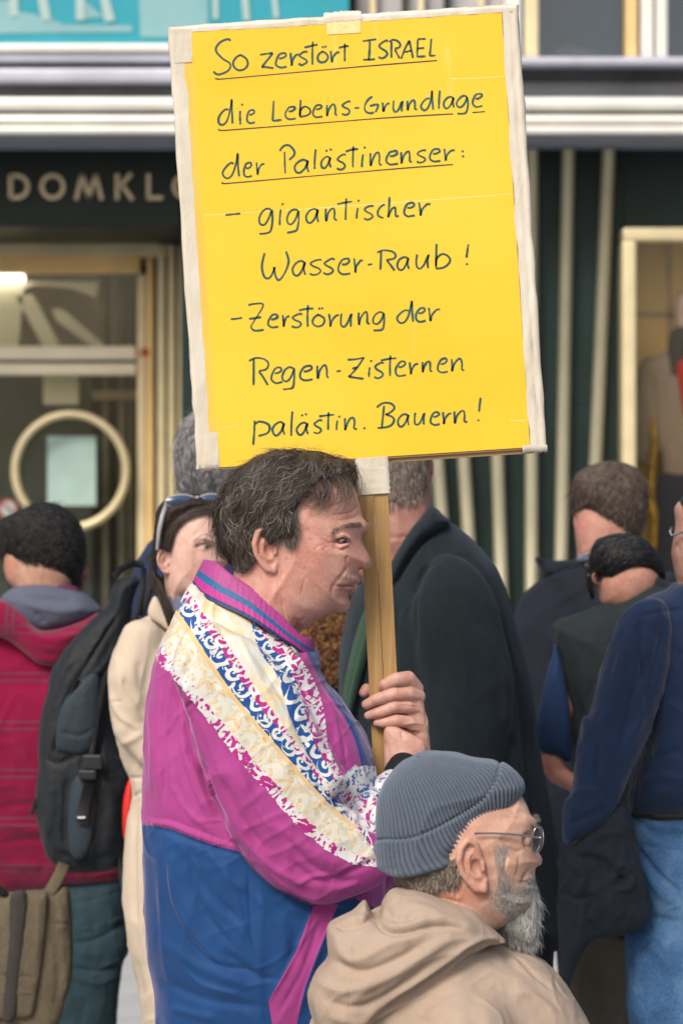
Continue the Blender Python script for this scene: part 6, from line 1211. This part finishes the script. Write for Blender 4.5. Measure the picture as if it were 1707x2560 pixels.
solid(R_, 'hood_lining', [(Pf(ghd, 110, -40, p=.5), 0)], 4, cloth('grey_blue_jersey', (.10, .115, .165)), rp, [([(60, 1490), (120, 1500), (190, 1500)], 9, -5), ([(90, 1530), (110, 1560)], 9, -5), ([(60, 1510), (150, 1530), (220, 1520)], 9, 4)])
solid(R_, 'collar', [(Pf([(96, 1452), (140, 1448), (185, 1462), (200, 1480), (160, 1482), (100, 1474)], 60, -30, p=.6), 0)], 4, cloth('plum_collar', (.14, .04, .09)), rp)
jn = cloth('dark_teal_jeans', (.028, .058, .075), .85, .3, 600., .0006, .006, 7.)
rl = [(40, 2190), (160, 2200), (300, 2190), (312, 2240), (314, 2300), (324, 2358), (311, 2400), (300, 2450), (290, 2560), (284, 2700), (280, 2900), (130, 2900), (110, 2600), (60, 2500), (20, 2300)]
solid(R_, 'jeans', [(Pf(rl, 80, 0, p=.7), 0), (Cap([(210, 2800, 0, 72), (200, 3060, 10, 55), (190, 3220, 20, 48)]), 30), (Cap([(20, 2260, 20, 75), (0, 2700, 20, 68), (-10, 3220, 20, 48)]), 20)], 5, jn, rp, [([(175, 2262), (240, 2248), (300, 2228)], 3, -3.5), ([(200, 2322), (240, 2318), (312, 2290)], 4, 6, 's'), ([(180, 2360), (240, 2350), (310, 2310)], 7, -6), ([(185, 2420), (240, 2430), (300, 2418)], 6, -6), ([(180, 2440), (240, 2460), (295, 2440)], 8, 5), ([(200, 2380), (260, 2390)], 14, 5)], (2, 40, 7), cr=((6, 30, 90, 75, 98),))
for uu in (190, -10): solid(R_, 'shoe', [(Cap([(uu, 3222, 0, 40), (uu + 10, 3238, 60, 30)]), 10)], 8, shoem, rp)
# ---- big black backpack hanging beside him
K = Fig(5.3); bpk = empty('backpack', K.pt(210, 2180, 0), 'large black hiking backpack with hanging straps beside the crimson hoodie', 'backpack')
bm = cloth('black_ripstop', (.017, .021, .026), .6, .3, 500., .0006, .005, 8.); bm2 = cloth('black_webbing', (.010, .011, .013), .6, .2, 700.); gm2 = cloth('dark_grey_panel', (.028, .042, .055), .6, .3, 500., .0005, .004)
bo = [(346, 1452), (330, 1500), (322, 1560), (300, 1610), (284, 1660), (276, 1720), (282, 1790), (296, 1860), (318, 1920), (324, 1960), (313, 2010), (311, 2080), (306, 2140), (290, 2168), (240, 2178), (201, 2178), (160, 2170), (122, 2140), (100, 2066), (92, 1995), (101, 1920), (99, 1865), (109, 1775), (122, 1735), (131, 1680), (157, 1636), (195, 1588), (240, 1540), (272, 1512), (282, 1470), (300, 1450), (325, 1440)]
bkst = [([(300, 1530), (250, 1610), (205, 1680), (170, 1740), (155, 1800)], 7, -9), ([(320, 1560), (260, 1660), (225, 1700), (190, 1740)], 8, 7), ([(205, 1705), (230, 1690), (250, 1700), (245, 1800), (215, 1880), (180, 1880)], 6, -5), ([(170, 1940), (160, 2040), (165, 2130)], 9, -9), ([(120, 1930), (130, 2000), (120, 2100)], 12, 7), ([(235, 1960), (225, 2060), (230, 2150)], 9, 8), ([(270, 1720), (262, 1830), (250, 1900), (290, 1960)], 8, -8), ([(250, 1940), (280, 2000), (270, 2120)], 14, 7), ([(110, 1890), (140, 1910), (190, 1890)], 8, -7), ([(200, 1995), (250, 1990)], 6, -5), ([(130, 2130), (200, 2150), (290, 2140)], 10, -5), ([(180, 1650), (150, 1700), (140, 1760)], 8, 6)]
BK = solid(K, 'bag_body', [(Pf(bo, 105, -20, p=.6), 0)], 4, bm, bpk, bkst, (2.5, 34, 19), cr=((4, 30, 80, 50, 96), (4, 30, 100, -20, 97)))
solid(K, 'side_pocket', [(Pf([(214, 1692), (244, 1690), (250, 1760), (240, 1850), (214, 1886), (160, 1880), (140, 1860), (150, 1780), (176, 1730)], 36, -105, p=.5, tilt=(.1, 0)), 0)], 3, gm2, bpk, [([(150, 1830), (200, 1840), (235, 1820)], 6, -3)])
solid(K, 'front_flap', [(Pf([(178, 1960), (206, 1930), (236, 1960), (240, 2040), (226, 2120), (200, 2150), (176, 2130), (170, 2050)], 26, -112, p=.55), 0)], 3, gm2, bpk)
def strap(name, pts, wd, fig, mat, parent, th=.25): return tube(name, wp(fig, cpts(pts)), wd * fig.s, mat, parent, 10, flat=th)
strap('strap', [(360, 1420, -60), (356, 1470, -90), (345, 1530, -100), (322, 1580, -112), (290, 1640, -120), (262, 1700, -122), (246, 1780, -122), (236, 1850, -126), (226, 1898, -130)], 7, K, bm2, bpk); strap('strap', [(196, 1700, -130), (160, 1780, -128), (136, 1850, -120), (122, 1900, -100)], 6, K, bm2, bpk)
strap('strap', [(224, 1960, -142), (212, 2010, -146), (206, 2060, -146)], 15, K, bm2, bpk, .15); strap('strap', [(100, 1990, -70), (80, 2030, -80), (78, 2036, -82)], 6, K, bm2, bpk); strap('strap', [(303, 1975, -60), (296, 2060, -70), (300, 2150, -70), (302, 2200, -70)], 5, K, bm2, bpk)
strap('shoulder_strap', [(372, 1388, -10), (384, 1420, -60), (372, 1480, -90), (352, 1540, -90)], 10, K, bm2, bpk, .3); strap('shoulder_strap', [(284, 1445, -60), (300, 1424, -40), (330, 1408, 0), (360, 1412, 20)], 9, K, bm2, bpk, .4)
for (u, v_, w, h_) in ((231, 1906, 24, 18), (218, 1938, 22, 12)):
    c0 = K.W(np.array(cpts([(u, v_, -150)])))[0]; box('buckle', (c0[0] - w * K.s, c0[1], c0[2] - h_ * K.s), (c0[0] + w * K.s, c0[1] + .012, c0[2] + h_ * K.s), simple('black_plastic', (.02, .022, .026), .3), bpk, .004)
lb = simple('white_stitching', (.7, .72, .75), .5)
for (u, v_, w, wz) in ((203, 2045, 10, -156), (112, 1898, 7, -66), (112, 1963, 6, -66)):
    c0 = K.W(np.array(cpts([(u, v_, wz)])))[0]; box('bar_tack', (c0[0] - w * K.s, c0[1], c0[2] - 2.2 * K.s), (c0[0] + w * K.s, c0[1] + .004, c0[2] + 2.2 * K.s), lb, bpk, .001)
rdp = simple('red_nylon', (.62, .022, .018), .5, .15); rbag = solid(Fig(5.2), 'red_pouch', [(Pf([(325, 1945), (334, 1960), (340, 2010), (336, 2060), (316, 2100), (308, 2090), (306, 2030), (312, 1980)], 26, -20, p=.6), 0)], 3, rdp); tag(rbag, 'red nylon pouch squeezed between the black backpack and cream trench coat', 'pouch')
# ---- olive shoulder bag
SB = Fig(5.2); sb = empty('shoulder_bag', SB.pt(60, 2560, 0), 'olive brown canvas messenger bag with a wide dark stripe at the lower left', 'bag')
olv = cloth('olive_canvas', (.115, .095, .065), .85, .35, 420., .001, .005, 8.); olvd = cloth('dark_canvas_stripe', (.045, .04, .037), .85, .2, 420.)
solid(SB, 'bag_body', [(Pf([(-120, 2250), (0, 2236), (120, 2226), (168, 2220), (178, 2300), (180, 2400), (176, 2460), (160, 2510), (140, 2570), (80, 2660), (-120, 2670)], 60, 0, p=.5), 0)], 4, olv, sb, [([(130, 2310), (178, 2312)], 3, -3), ([(135, 2330), (150, 2420), (140, 2520)], 12, -5), ([(150, 2250), (160, 2330)], 10, 4)], (2, 30, 21))
solid(SB, 'front_flap', [(Pf([(-120, 2260), (0, 2246), (60, 2238), (112, 2232), (118, 2250), (112, 2340), (100, 2440), (84, 2530), (60, 2544), (0, 2548), (-120, 2560)], 30, -52, p=.4), 0)], 4, olv, sb, [([(0, 2440), (60, 2442), (92, 2446)], 3, -3), ([(0, 2480), (84, 2484)], 3, 3), ([(100, 2250), (92, 2400)], 9, 3)], (1.5, 30, 22))
solid(SB, 'stripe', [(Pf([(28, 2240), (66, 2236), (62, 2340), (50, 2440), (40, 2540), (8, 2546), (14, 2430), (24, 2330)], 22, -66, p=.3), 0)], 4, olvd, sb)
strap('strap', [(160, 2160, -10), (150, 2185, -20), (136, 2212, -30), (122, 2234, -34)], 15, SB, olv, sb, .2); solid(SB, 'handle', [(Cap([(-30, 2236, -50, 10), (-5, 2222, -52, 10), (14, 2238, -50, 9)], True), 3)], 3, bm2, sb)
# ---- grey-haired man behind the placard's lower left corner
Gf = Fig(5.7); gp = person(Gf, 520, 'grey-haired man in a navy jacket standing behind the woman with sunglasses')
gh = Pf([(436, 1140), (444, 1092), (468, 1048), (506, 1018), (550, 1008), (600, 1018), (640, 1056), (652, 1120), (650, 1190), (630, 1240), (590, 1270), (520, 1275), (470, 1262), (446, 1220), (438, 1180)], 100, 0, p=.7)
solid(Gf, 'body', [(Pf([(460, 1140), (500, 1060), (590, 1050), (640, 1120), (640, 1240), (600, 1290), (590, 1400), (480, 1400), (480, 1280)], 84, 0, p=.7), 0), (Cap([(540, 1420, 0, 80), (540, 1700, 0, 75), (540, 2200, 0, 75)]), 30)], 6, skin_red, gp, None, None, 1, uniform_col((.5, .31, .25)))
GH = solid(Gf, 'hair', [(gh, 0)], 4.5, cap_mat('grey_hair_mass', (.21, .21, .225), 80., (1, 1, .4)), gp, None, (3, 22, 5))
strands(Gf, 'hair_strands', gh, gh.P[::5], [[(560, 1020), (480, 1060), (446, 1140), (460, 1230)], [(600, 1040), (540, 1120), (520, 1260)], [(500, 1060), (470, 1160), (500, 1262)]], GH, hairm, (30, 60), (.7, 1.2), 1500, 6, (.5, 50), (2, 9), ((.30, .30, .32), (.16, .16, .17), (.48, .48, .5), (.07, .07, .075)), None, .25, .1, 37)
nvy = cloth('navy_jacket', (.022, .032, .085), .8, .2); solid(Gf, 'jacket', [(Pf([(330, 1440), (350, 1392), (385, 1346), (440, 1330), (600, 1320), (720, 1360), (760, 1500), (760, 2300), (330, 2300), (322, 1700), (318, 1500)], 120, 0, p=.6), 0)], 7, nvy, gp, [([(350, 1420), (380, 1380), (420, 1360)], 9, 5)]); legs(Gf, 540, 70, 2260, 90, blk, shoem, gp)
# ---- woman with curly auburn hair
Cf = Fig(5.6); cp = person(Cf, 830, 'woman with curly auburn hair and cream collar, half hidden behind the placard holder chin')
solid(Cf, 'body', [(Pf([(780, 1440), (830, 1400), (880, 1430), (900, 1500), (890, 1580), (860, 1640), (860, 1700), (800, 1700), (780, 1600)], 84, 0, p=.7), 0), (Cap([(830, 1720, 0, 60), (840, 1900, 0, 62), (840, 2300, 0, 62)]), 30)], 6, skin_red, cp, None, None, 1, uniform_col((.55, .34, .27)))
chp = Pf([(745, 1470), (790, 1420), (840, 1410), (876, 1450), (884, 1520), (890, 1580), (880, 1640), (868, 1700), (850, 1730), (820, 1740), (780, 1700), (740, 1640), (730, 1550)], 95, -10, p=.6)
CHr = solid(Cf, 'hair', [(chp, 0)], 4.5, cap_mat('auburn_hair_mass', (.11, .045, .02), 60., (1, 1, 1)), cp, None, (9, 18, 6))
strands(Cf, 'hair_strands', chp, chp.P[::5], [[(820, 1430), (770, 1540), (780, 1700)], [(850, 1450), (850, 1580), (850, 1730)]], CHr, hairm, (26, 60), (1., 1.7), 1700, 10, (1.6, 17), (2, 14), ((.20, .08, .03), (.34, .16, .06), (.09, .035, .018), (.45, .25, .11)), None, .5, .1, 38, 14)
solid(Cf, 'coat', [(Pf([(760, 1700), (850, 1720), (880, 1700), (900, 1660), (960, 1720), (980, 1900), (980, 2400), (720, 2400), (720, 1850)], 110, 10, p=.6), 0)], 7, cloth('navy_wool_coat', (.02, .03, .06)), cp)
solid(Cf, 'collar', [(Pf([(876, 1500), (905, 1484), (925, 1500), (925, 1550), (905, 1590), (884, 1570), (876, 1530)], 40, 20, p=.6), 0)], 4, trm, cp); legs(Cf, 850, 60, 2360, 80, blk, shoem, cp)
# ---- man with thinning brown hair in a dark coat
Tf = Fig(6.0); tp = person(Tf, 1520, 'man with thinning brown hair and a dark coat with turned-up collar, beside the shop window')
tb = [(1470, 1200), (1530, 1170), (1590, 1190), (1604, 1260), (1596, 1330), (1570, 1380), (1560, 1440), (1450, 1440), (1445, 1390), (1437, 1320), (1440, 1260)]
solid(Tf, 'body', [(Pf(tb, 95, 0, p=.75), 0), *ear_pieces(1448, 1311, -10, 14, 30, -6, 14), (Cap([(1510, 1450, 0, 70), (1480, 1700, 0, 75), (1480, 2200, 0, 75)]), 30)], 4, skin_red, tp, None, None, 1, uniform_col((.56, .32, .26), ((1448, 1311, 16),)))
thp = Pf([(1432, 1273), (1428, 1229), (1438, 1192), (1472, 1166), (1525, 1153), (1580, 1166), (1608, 1198), (1616, 1248), (1608, 1305), (1592, 1345), (1540, 1362), (1500, 1352), (1478, 1330), (1466, 1300), (1458, 1284), (1440, 1286)], 104, 0, p=.7)
TH = solid(Tf, 'hair', [(thp, 0)], 4, cap_mat('brown_hair_mass', (.085, .062, .048), 110.), tp, None, (1.5, 14, 5), 1)
tcol = ((.10, .07, .055), (.055, .04, .032), (.17, .135, .11))
strands(Tf, 'hair_strands', thp, thp.P[::4], [[(1545, 1185), (1490, 1200), (1445, 1260)], [(1540, 1195), (1500, 1260), (1500, 1340)], [(1560, 1190), (1600, 1230), (1600, 1310)], [(1555, 1230), (1560, 1300), (1545, 1355)]], TH, hairm, (16, 34), (.6, 1.), 1900, 5, (.3, 30), (.5, 4), tcol, None, .25, .1, 39)
dkc = cloth('navy_black_coat', (.014, .018, .030), .85, .3)
tco = [(1338, 1391), (1375, 1404), (1420, 1402), (1476, 1395), (1560, 1400), (1640, 1430), (1700, 1520), (1700, 2300), (1290, 2300), (1280, 1900), (1274, 1700), (1278, 1580), (1292, 1530), (1314, 1487), (1346, 1452), (1350, 1430)]
solid(Tf, 'coat', [(Pf(tco, 130, 0, p=.62), 0)], 5, dkc, tp, [([(1345, 1452), (1400, 1426), (1476, 1410)], 5, -8), ([(1338, 1395), (1400, 1412), (1470, 1404)], 5, 5), ([(1430, 1540), (1410, 1600), (1370, 1660)], 9, -7), ([(1320, 1520), (1300, 1640), (1320, 1780)], 14, 5), ([(1330, 1800), (1370, 1840)], 12, -6)], (3, 70, 23), cr=((7, 44, 140, 35, 85),))
solid(Tf, 'shirt_collar', [(Pf([(1440, 1402), (1450, 1385), (1478, 1376), (1500, 1384), (1500, 1404), (1460, 1408)], 60, -20, p=.6), 0)], 4, cloth('grey_blue_shirt', (.16, .19, .24)), tp); legs(Tf, 1480, 70, 2250, 90, blk, shoem, tp)
# ---- man with bowed black-haired head in a dark vest over a blue short-sleeved shirt
Vf = Fig(5.3); vp = person(Vf, 1550, 'man with bowed black-haired head in a dark padded vest over a blue short-sleeved shirt')
vb = [(1500, 1400), (1560, 1370), (1630, 1390), (1650, 1450), (1620, 1500), (1560, 1540), (1525, 1520), (1504, 1510), (1496, 1480), (1488, 1440)]
solid(Vf, 'body', [(Pf(vb, 90, 0, p=.75), 0), *ear_pieces(1494, 1446, -40, 16, 17, 10, 10), (Cap([(1600, 1560, 20, 66), (1590, 1760, 30, 75), (1590, 2200, 30, 75)]), 30), (Cap([(1450, 1660, 20, 26), (1396, 1800, -46, 30), (1376, 1900, -50, 32), (1392, 1935, -60, 25), (1450, 1970, -70, 20)], True), 20)], 4, skin_red, vp, None, None, 1, uniform_col((.55, .31, .24), ((1494, 1446, 14), (1376, 1920, 30))))
vhp = Pf([(1476, 1426), (1474, 1400), (1480, 1375), (1494, 1350), (1520, 1340), (1553, 1335), (1600, 1344), (1640, 1380), (1660, 1428), (1655, 1450), (1610, 1430), (1578, 1428), (1550, 1442), (1524, 1458), (1508, 1452), (1490, 1436)], 100, 0, p=.65)
VH = solid(Vf, 'hair', [(vhp, 0)], 4, cap_mat('blue_black_hair_mass', (.010, .010, .012), 100.), vp, None, (2, 16, 3)); strands(Vf, 'hair_strands', vhp, vhp.P[::4], [[(1600, 1345), (1530, 1350), (1485, 1420)], [(1640, 1390), (1570, 1380), (1520, 1440)], [(1655, 1440), (1600, 1400)]], VH, hairm, (24, 46), (.7, 1.1), 1500, 6, (.4, 40), (1, 7), ((.010, .010, .012), (.025, .026, .03), (.05, .052, .06)), None, .25, .1, 41)
solid(Vf, 'glasses', [(Cap([(1472, 1440, -46, 7), (1474, 1470, -40, 9), (1480, 1492, -30, 7)], True), 0)], 2.5, simple('black_plastic_frame', (.012, .012, .014), .3), vp)
vst = cloth('dark_padded_vest', (.020, .028, .032), .8, .3); vo = [(1382, 1568), (1430, 1540), (1473, 1524), (1530, 1500), (1560, 1462), (1620, 1434), (1680, 1462), (1760, 1520), (1760, 2300), (1440, 2300), (1440, 2060), (1432, 1900), (1425, 1800), (1405, 1700), (1392, 1630)]
solid(Vf, 'vest', [(Pf(vo, 130, 0, p=.62), 0)], 5, vst, vp, [([(1535, 1500), (1580, 1480), (1640, 1462), (1700, 1480)], 6, -8), ([(1540, 1490), (1600, 1450), (1660, 1450)], 8, 6), ([(1440, 1640), (1436, 1720), (1450, 1800)], 9, -6), ([(1480, 1700), (1450, 1800)], 10, -5), ([(1390, 1600), (1404, 1680), (1420, 1760)], 6, 4)], (3, 60, 24), cr=((7, 42, 150, 20, 86), (5, 36, 90, 65, 87)))
bsh = cloth('blue_shirt_cotton', (.018, .045, .12), .8, .25); solid(Vf, 'shirt_sleeve', [(Pf([(1388, 1610), (1408, 1680), (1424, 1780), (1426, 1900), (1400, 1894), (1344, 1874), (1340, 1820), (1350, 1760), (1366, 1690), (1380, 1640)], 52, -56, p=.65), 0)], 4, bsh, vp, [([(1385, 1680), (1370, 1780), (1380, 1860)], 9, 4), ([(1350, 1868), (1400, 1884)], 4, -3)])
kh = cloth('khaki_trousers', (.105, .095, .07), .85, .3, 500., .0006, .005, 6.); solid(Vf, 'trousers', [(Pf([(1440, 2200), (1640, 2200), (1600, 2400), (1560, 2560), (1550, 2900), (1430, 2900), (1424, 2700), (1424, 2480), (1430, 2380)], 70, 10, p=.7), 0), (Cap([(1490, 2860, 10, 62), (1490, 3380, 10, 44)]), 20), (Cap([(1600, 2300, 40, 66), (1610, 2900, 40, 60), (1610, 3380, 40, 44)]), 20)], 5, kh, vp, [([(1480, 2420), (1500, 2560)], 10, -5), ([(1450, 2400), (1450, 2560)], 9, 5)], (2, 50, 8), cr=((6, 30, 110, 20, 99),))
for uu in (1490, 1610): solid(Vf, 'shoe', [(Cap([(uu, 3424, 0, 42), (uu + 20, 3436, 60, 32)]), 10)], 8, shoem, vp)
# ---- man at the right edge in a navy shirt and blue jeans
Nf = Fig(4.9); np_ = person(Nf, 1680, 'man at the right edge in navy shirt and blue jeans, a jacket over his arm')
nb_ = [(1690, 1262), (1740, 1240), (1810, 1260), (1840, 1330), (1820, 1420), (1790, 1470), (1780, 1540), (1700, 1530), (1700, 1470), (1690, 1440), (1684, 1410), (1680, 1380), (1686, 1340), (1690, 1310)]
NB = solid(Nf, 'body', [(Pf(nb_, 100, 0, p=.75), 0), *ear_pieces(1752, 1360, -84, 18, 38, -6, 10), (Cap([(1740, 1540, 0, 80), (1760, 1800, 10, 85), (1760, 2050, 10, 85)]), 30), (Cap([(1440, 2060, -70, 34), (1480, 2130, -90, 30), (1530, 2180, -100, 26)], True), 20)], 4, skin_red, np_, [([(1690, 1360), (1700, 1380)], 6, -3)], None, 1, uniform_col((.50, .30, .23), ((1752, 1360, 18),)))
nhp = Pf([(1694, 1274), (1700, 1250), (1730, 1232), (1790, 1228), (1840, 1262), (1860, 1340), (1840, 1420), (1790, 1440), (1768, 1400), (1750, 1330), (1730, 1344), (1716, 1340), (1706, 1318), (1696, 1300)], 108, 4, p=.65); solid(Nf, 'hair', [(nhp, 0)], 5, cap_mat('dark_crop_hair', (.02, .018, .016), 100.), np_, None, (2, 16, 3))
tube('glasses', wp(Nf, cpts([(1678, 1318, -40), (1674, 1330, -44), (1680, 1340, -50), (1700, 1332, -80), (1740, 1326, -96)])), .0022, met, np_, 8)
nsh = cloth('navy_cotton_shirt', (.008, .023, .068), .75, .3, 700., .0005, .006, 8., .25); no = [(1664, 1480), (1690, 1462), (1740, 1450), (1860, 1500), (1900, 1600), (1900, 2040), (1800, 2042), (1707, 2034), (1640, 2040), (1583, 2036), (1574, 2000), (1590, 1930), (1610, 1866), (1600, 1780), (1560, 1700), (1556, 1600), (1572, 1536), (1601, 1509)]
na = [(1601, 1509), (1650, 1500), (1672, 1560), (1668, 1660), (1640, 1760), (1612, 1850), (1580, 1920), (1552, 1980), (1530, 2030), (1500, 2066), (1440, 2100), (1418, 2108), (1408, 2075), (1412, 2010), (1430, 1978), (1440, 1900), (1457, 1800), (1473, 1790), (1489, 1736), (1515, 1656), (1537, 1592), (1559, 1547)]
nst = [([(1604, 1530), (1600, 1620), (1610, 1720)], 8, -7), ([(1660, 1560), (1640, 1640), (1625, 1720)], 8, -7), ([(1570, 1600), (1540, 1720), (1500, 1840)], 18, 6), ([(1620, 1640), (1580, 1740), (1560, 1840)], 12, -8), ([(1590, 1700), (1600, 1800), (1550, 1900)], 10, 7), ([(1500, 1850), (1490, 1940), (1520, 2000)], 10, -6), ([(1430, 1990), (1460, 1976), (1500, 1980)], 7, 6), ([(1425, 2060), (1470, 2040), (1520, 2020)], 9, -7), ([(1640, 1900), (1680, 1880), (1707, 1890)], 10, -5), ([(1600, 1960), (1650, 1940), (1707, 1950)], 10, 5), ([(1605, 1540), (1660, 1528), (1707, 1524)], 5, -4), ([(1650, 1700), (1660, 1800), (1640, 1900)], 12, 5)]
solid(Nf, 'shirt', [(Pf(no, 150, 10, p=.62), 0), (Pf(na, 58, -120, p=.7), 14)], 4.4, nsh, np_, nst, (3, 60, 25, (1, .7, 1)), cr=((7, 40, 130, 25, 83), (6, 34, 90, -50, 84)))
n = NT('faded_blue_denim'); v = n.obj(); fd = n.noise(7., 5, v, .65); c = n.ramp(fd, [(.30, (.012, .05, .15)), (.5, (.04, .12, .29)), (.70, (.17, .30, .48))]); tw = n.noise(650., 2, n.obj((1, 1, .4))); c = n.mix(.4, c, n.ramp(tw, [(.35, (.02, .08, .2)), (.65, (.16, .30, .50))])); den = n.fin(c, .85, n.bump(n.noise(11., 4, n.obj((1, 1, 1.4)), .6, .8), .6, .005), 0, .2)
jo = [(1583, 2042), (1640, 2046), (1707, 2040), (1860, 2050), (1900, 2200), (1900, 2600), (1890, 2900), (1600, 2900), (1585, 2700), (1576, 2560), (1570, 2440), (1567, 2336), (1600, 2310), (1618, 2285), (1606, 2230), (1598, 2188), (1588, 2140), (1583, 2107)]
jst = [([(1583, 2068), (1640, 2066), (1707, 2078)], 5, -4), ([(1583, 2060), (1640, 2058), (1707, 2070)], 6, 4), ([(1590, 2114), (1640, 2120), (1707, 2126)], 4, -4), ([(1592, 2120), (1620, 2160), (1660, 2200), (1707, 2240)], 8, -8), ([(1596, 2150), (1640, 2220), (1690, 2260)], 12, 7), ([(1618, 2290), (1660, 2300), (1707, 2306)], 8, -7), ([(1650, 2290), (1680, 2270), (1707, 2262)], 4, 4), ([(1590, 2350), (1640, 2420), (1690, 2540)], 16, -5), ([(1600, 2330), (1650, 2350), (1700, 2400)], 14, 6), ([(1583, 2450), (1600, 2560)], 12, 4)]
solid(Nf, 'jeans', [(Pf(jo, 130, 0, p=.7), 0), (Cap([(1700, 2860, -40, 110), (1710, 3250, -40, 76), (1710, 3560, -40, 66)]), 30), (Cap([(1800, 2860, 60, 105), (1810, 3560, 60, 66)]), 30)], 5, den, np_, jst, (2.5, 55, 26), cr=((6, 34, 110, 55, 92), (5, 30, 90, -60, 93)))
for uu, w_ in ((1710, -40), (1810, 60)): solid(Nf, 'shoe', [(Cap([(uu, 3588, w_, 52), (uu + 10, 3600, w_ + 80, 40)]), 10)], 9, shoem, np_)
solid(Nf, 'belt', [(Cap([(1583, 2038, -40, 8), (1640, 2042, -120, 8), (1740, 2044, -128, 8)], True), 0)], 3, bm2, np_)
jk = cloth('black_softshell', (.014, .020, .030), .8, .3); hj = [(1528, 2026), (1560, 2012), (1576, 2040), (1586, 2110), (1600, 2180), (1612, 2240), (1618, 2300), (1560, 2332), (1500, 2340), (1470, 2360), (1436, 2420), (1418, 2478), (1404, 2440), (1400, 2360), (1398, 2260), (1400, 2190), (1405, 2140), (1444, 2110), (1490, 2070)]
HJ = solid(Nf, 'carried_jacket', [(Pf(hj, 66, -120, p=.6), 0)], 4, jk, None, [([(1450, 2120), (1500, 2090), (1560, 2080)], 10, 9), ([(1440, 2140), (1500, 2150), (1540, 2190)], 9, -12), ([(1420, 2160), (1460, 2190), (1440, 2240)], 9, 8), ([(1530, 2180), (1560, 2165), (1584, 2190), (1570, 2220), (1540, 2224)], 8, 9), ([(1555, 2200)], 11, -16), ([(1480, 2240), (1470, 2300), (1500, 2340)], 10, -9), ([(1410, 2230), (1440, 2250), (1480, 2240)], 8, -8), ([(1520, 2250), (1550, 2300)], 14, 6)], (3, 34, 27), cr=((9, 34, 110, 40, 94), (8, 30, 90, -35, 95))); tag(HJ, 'dark softshell jacket bundled over the forearm of the man in jeans', 'jacket')
# ---- mannequin in the window
Mf = Fig(12.14); mq = empty('mannequin', Mf.pt(1690, 1930, 0), 'headed shop mannequin in a taupe jacket, dark neck scarf and red top behind the window', 'mannequin')
taup = cloth('taupe_jacket_cloth', (.30, .225, .165)); solid(Mf, 'jacket', [(Pf([(1655, 880), (1700, 850), (1760, 860), (1830, 900), (1850, 1100), (1820, 1230), (1700, 1224), (1664, 1215), (1650, 1130), (1620, 1160), (1584, 1140), (1582, 1060), (1590, 960), (1602, 905)], 34, 0, p=.65), 0)], 4, taup, mq, [([(1620, 920), (1640, 1020), (1644, 1130)], 6, -6), ([(1690, 900), (1670, 1000), (1690, 1130)], 6, -4)])
solid(Mf, 'head', [(Pf([(1690, 740), (1720, 722), (1760, 740), (1766, 790), (1750, 840), (1740, 880), (1706, 880), (1700, 840), (1686, 800)], 26, 0, p=.7), 0)], 3, simple('mannequin_skin', (.50, .36, .30), .4), mq); solid(Mf, 'scarf', [(Pf([(1672, 850), (1690, 820), (1760, 820), (1776, 860), (1720, 880), (1700, 930), (1684, 950), (1672, 920)], 34, -10, p=.6), 0)], 3, cloth('charcoal_scarf', (.05, .045, .045)), mq, None, (2, 12, 3))
solid(Mf, 'top', [(Pf([(1692, 910), (1720, 896), (1740, 920), (1730, 1000), (1712, 1040), (1700, 980)], 14, -34, p=.6), 0)], 3, cloth('red_top', (.5, .02, .015)), mq); solid(Mf, 'trousers', [(Pf([(1640, 1200), (1800, 1200), (1810, 1500), (1800, 1930), (1740, 1930), (1720, 1500), (1700, 1930), (1650, 1930), (1636, 1500)], 36, 0, p=.6), 0)], 5, cloth('navy_trousers', (.03, .03, .045)), mq)
gold = simple('gold_tinsel', (.45, .26, .03), .4, .3, metal=.5); GRL = solid(Mf, 'hanging_garland', [(Cap([(1628 + 4 * math.sin(i), 1050 + i * 34, -30 + 3 * math.cos(i * 2), 6 + 3 * (i % 2)) for i in range(11)]), 4)], 3, gold, None, None, (3, 7, 3)); tag(GRL, 'gold tinsel garland hanging in the display window beside the mannequin', 'garland')
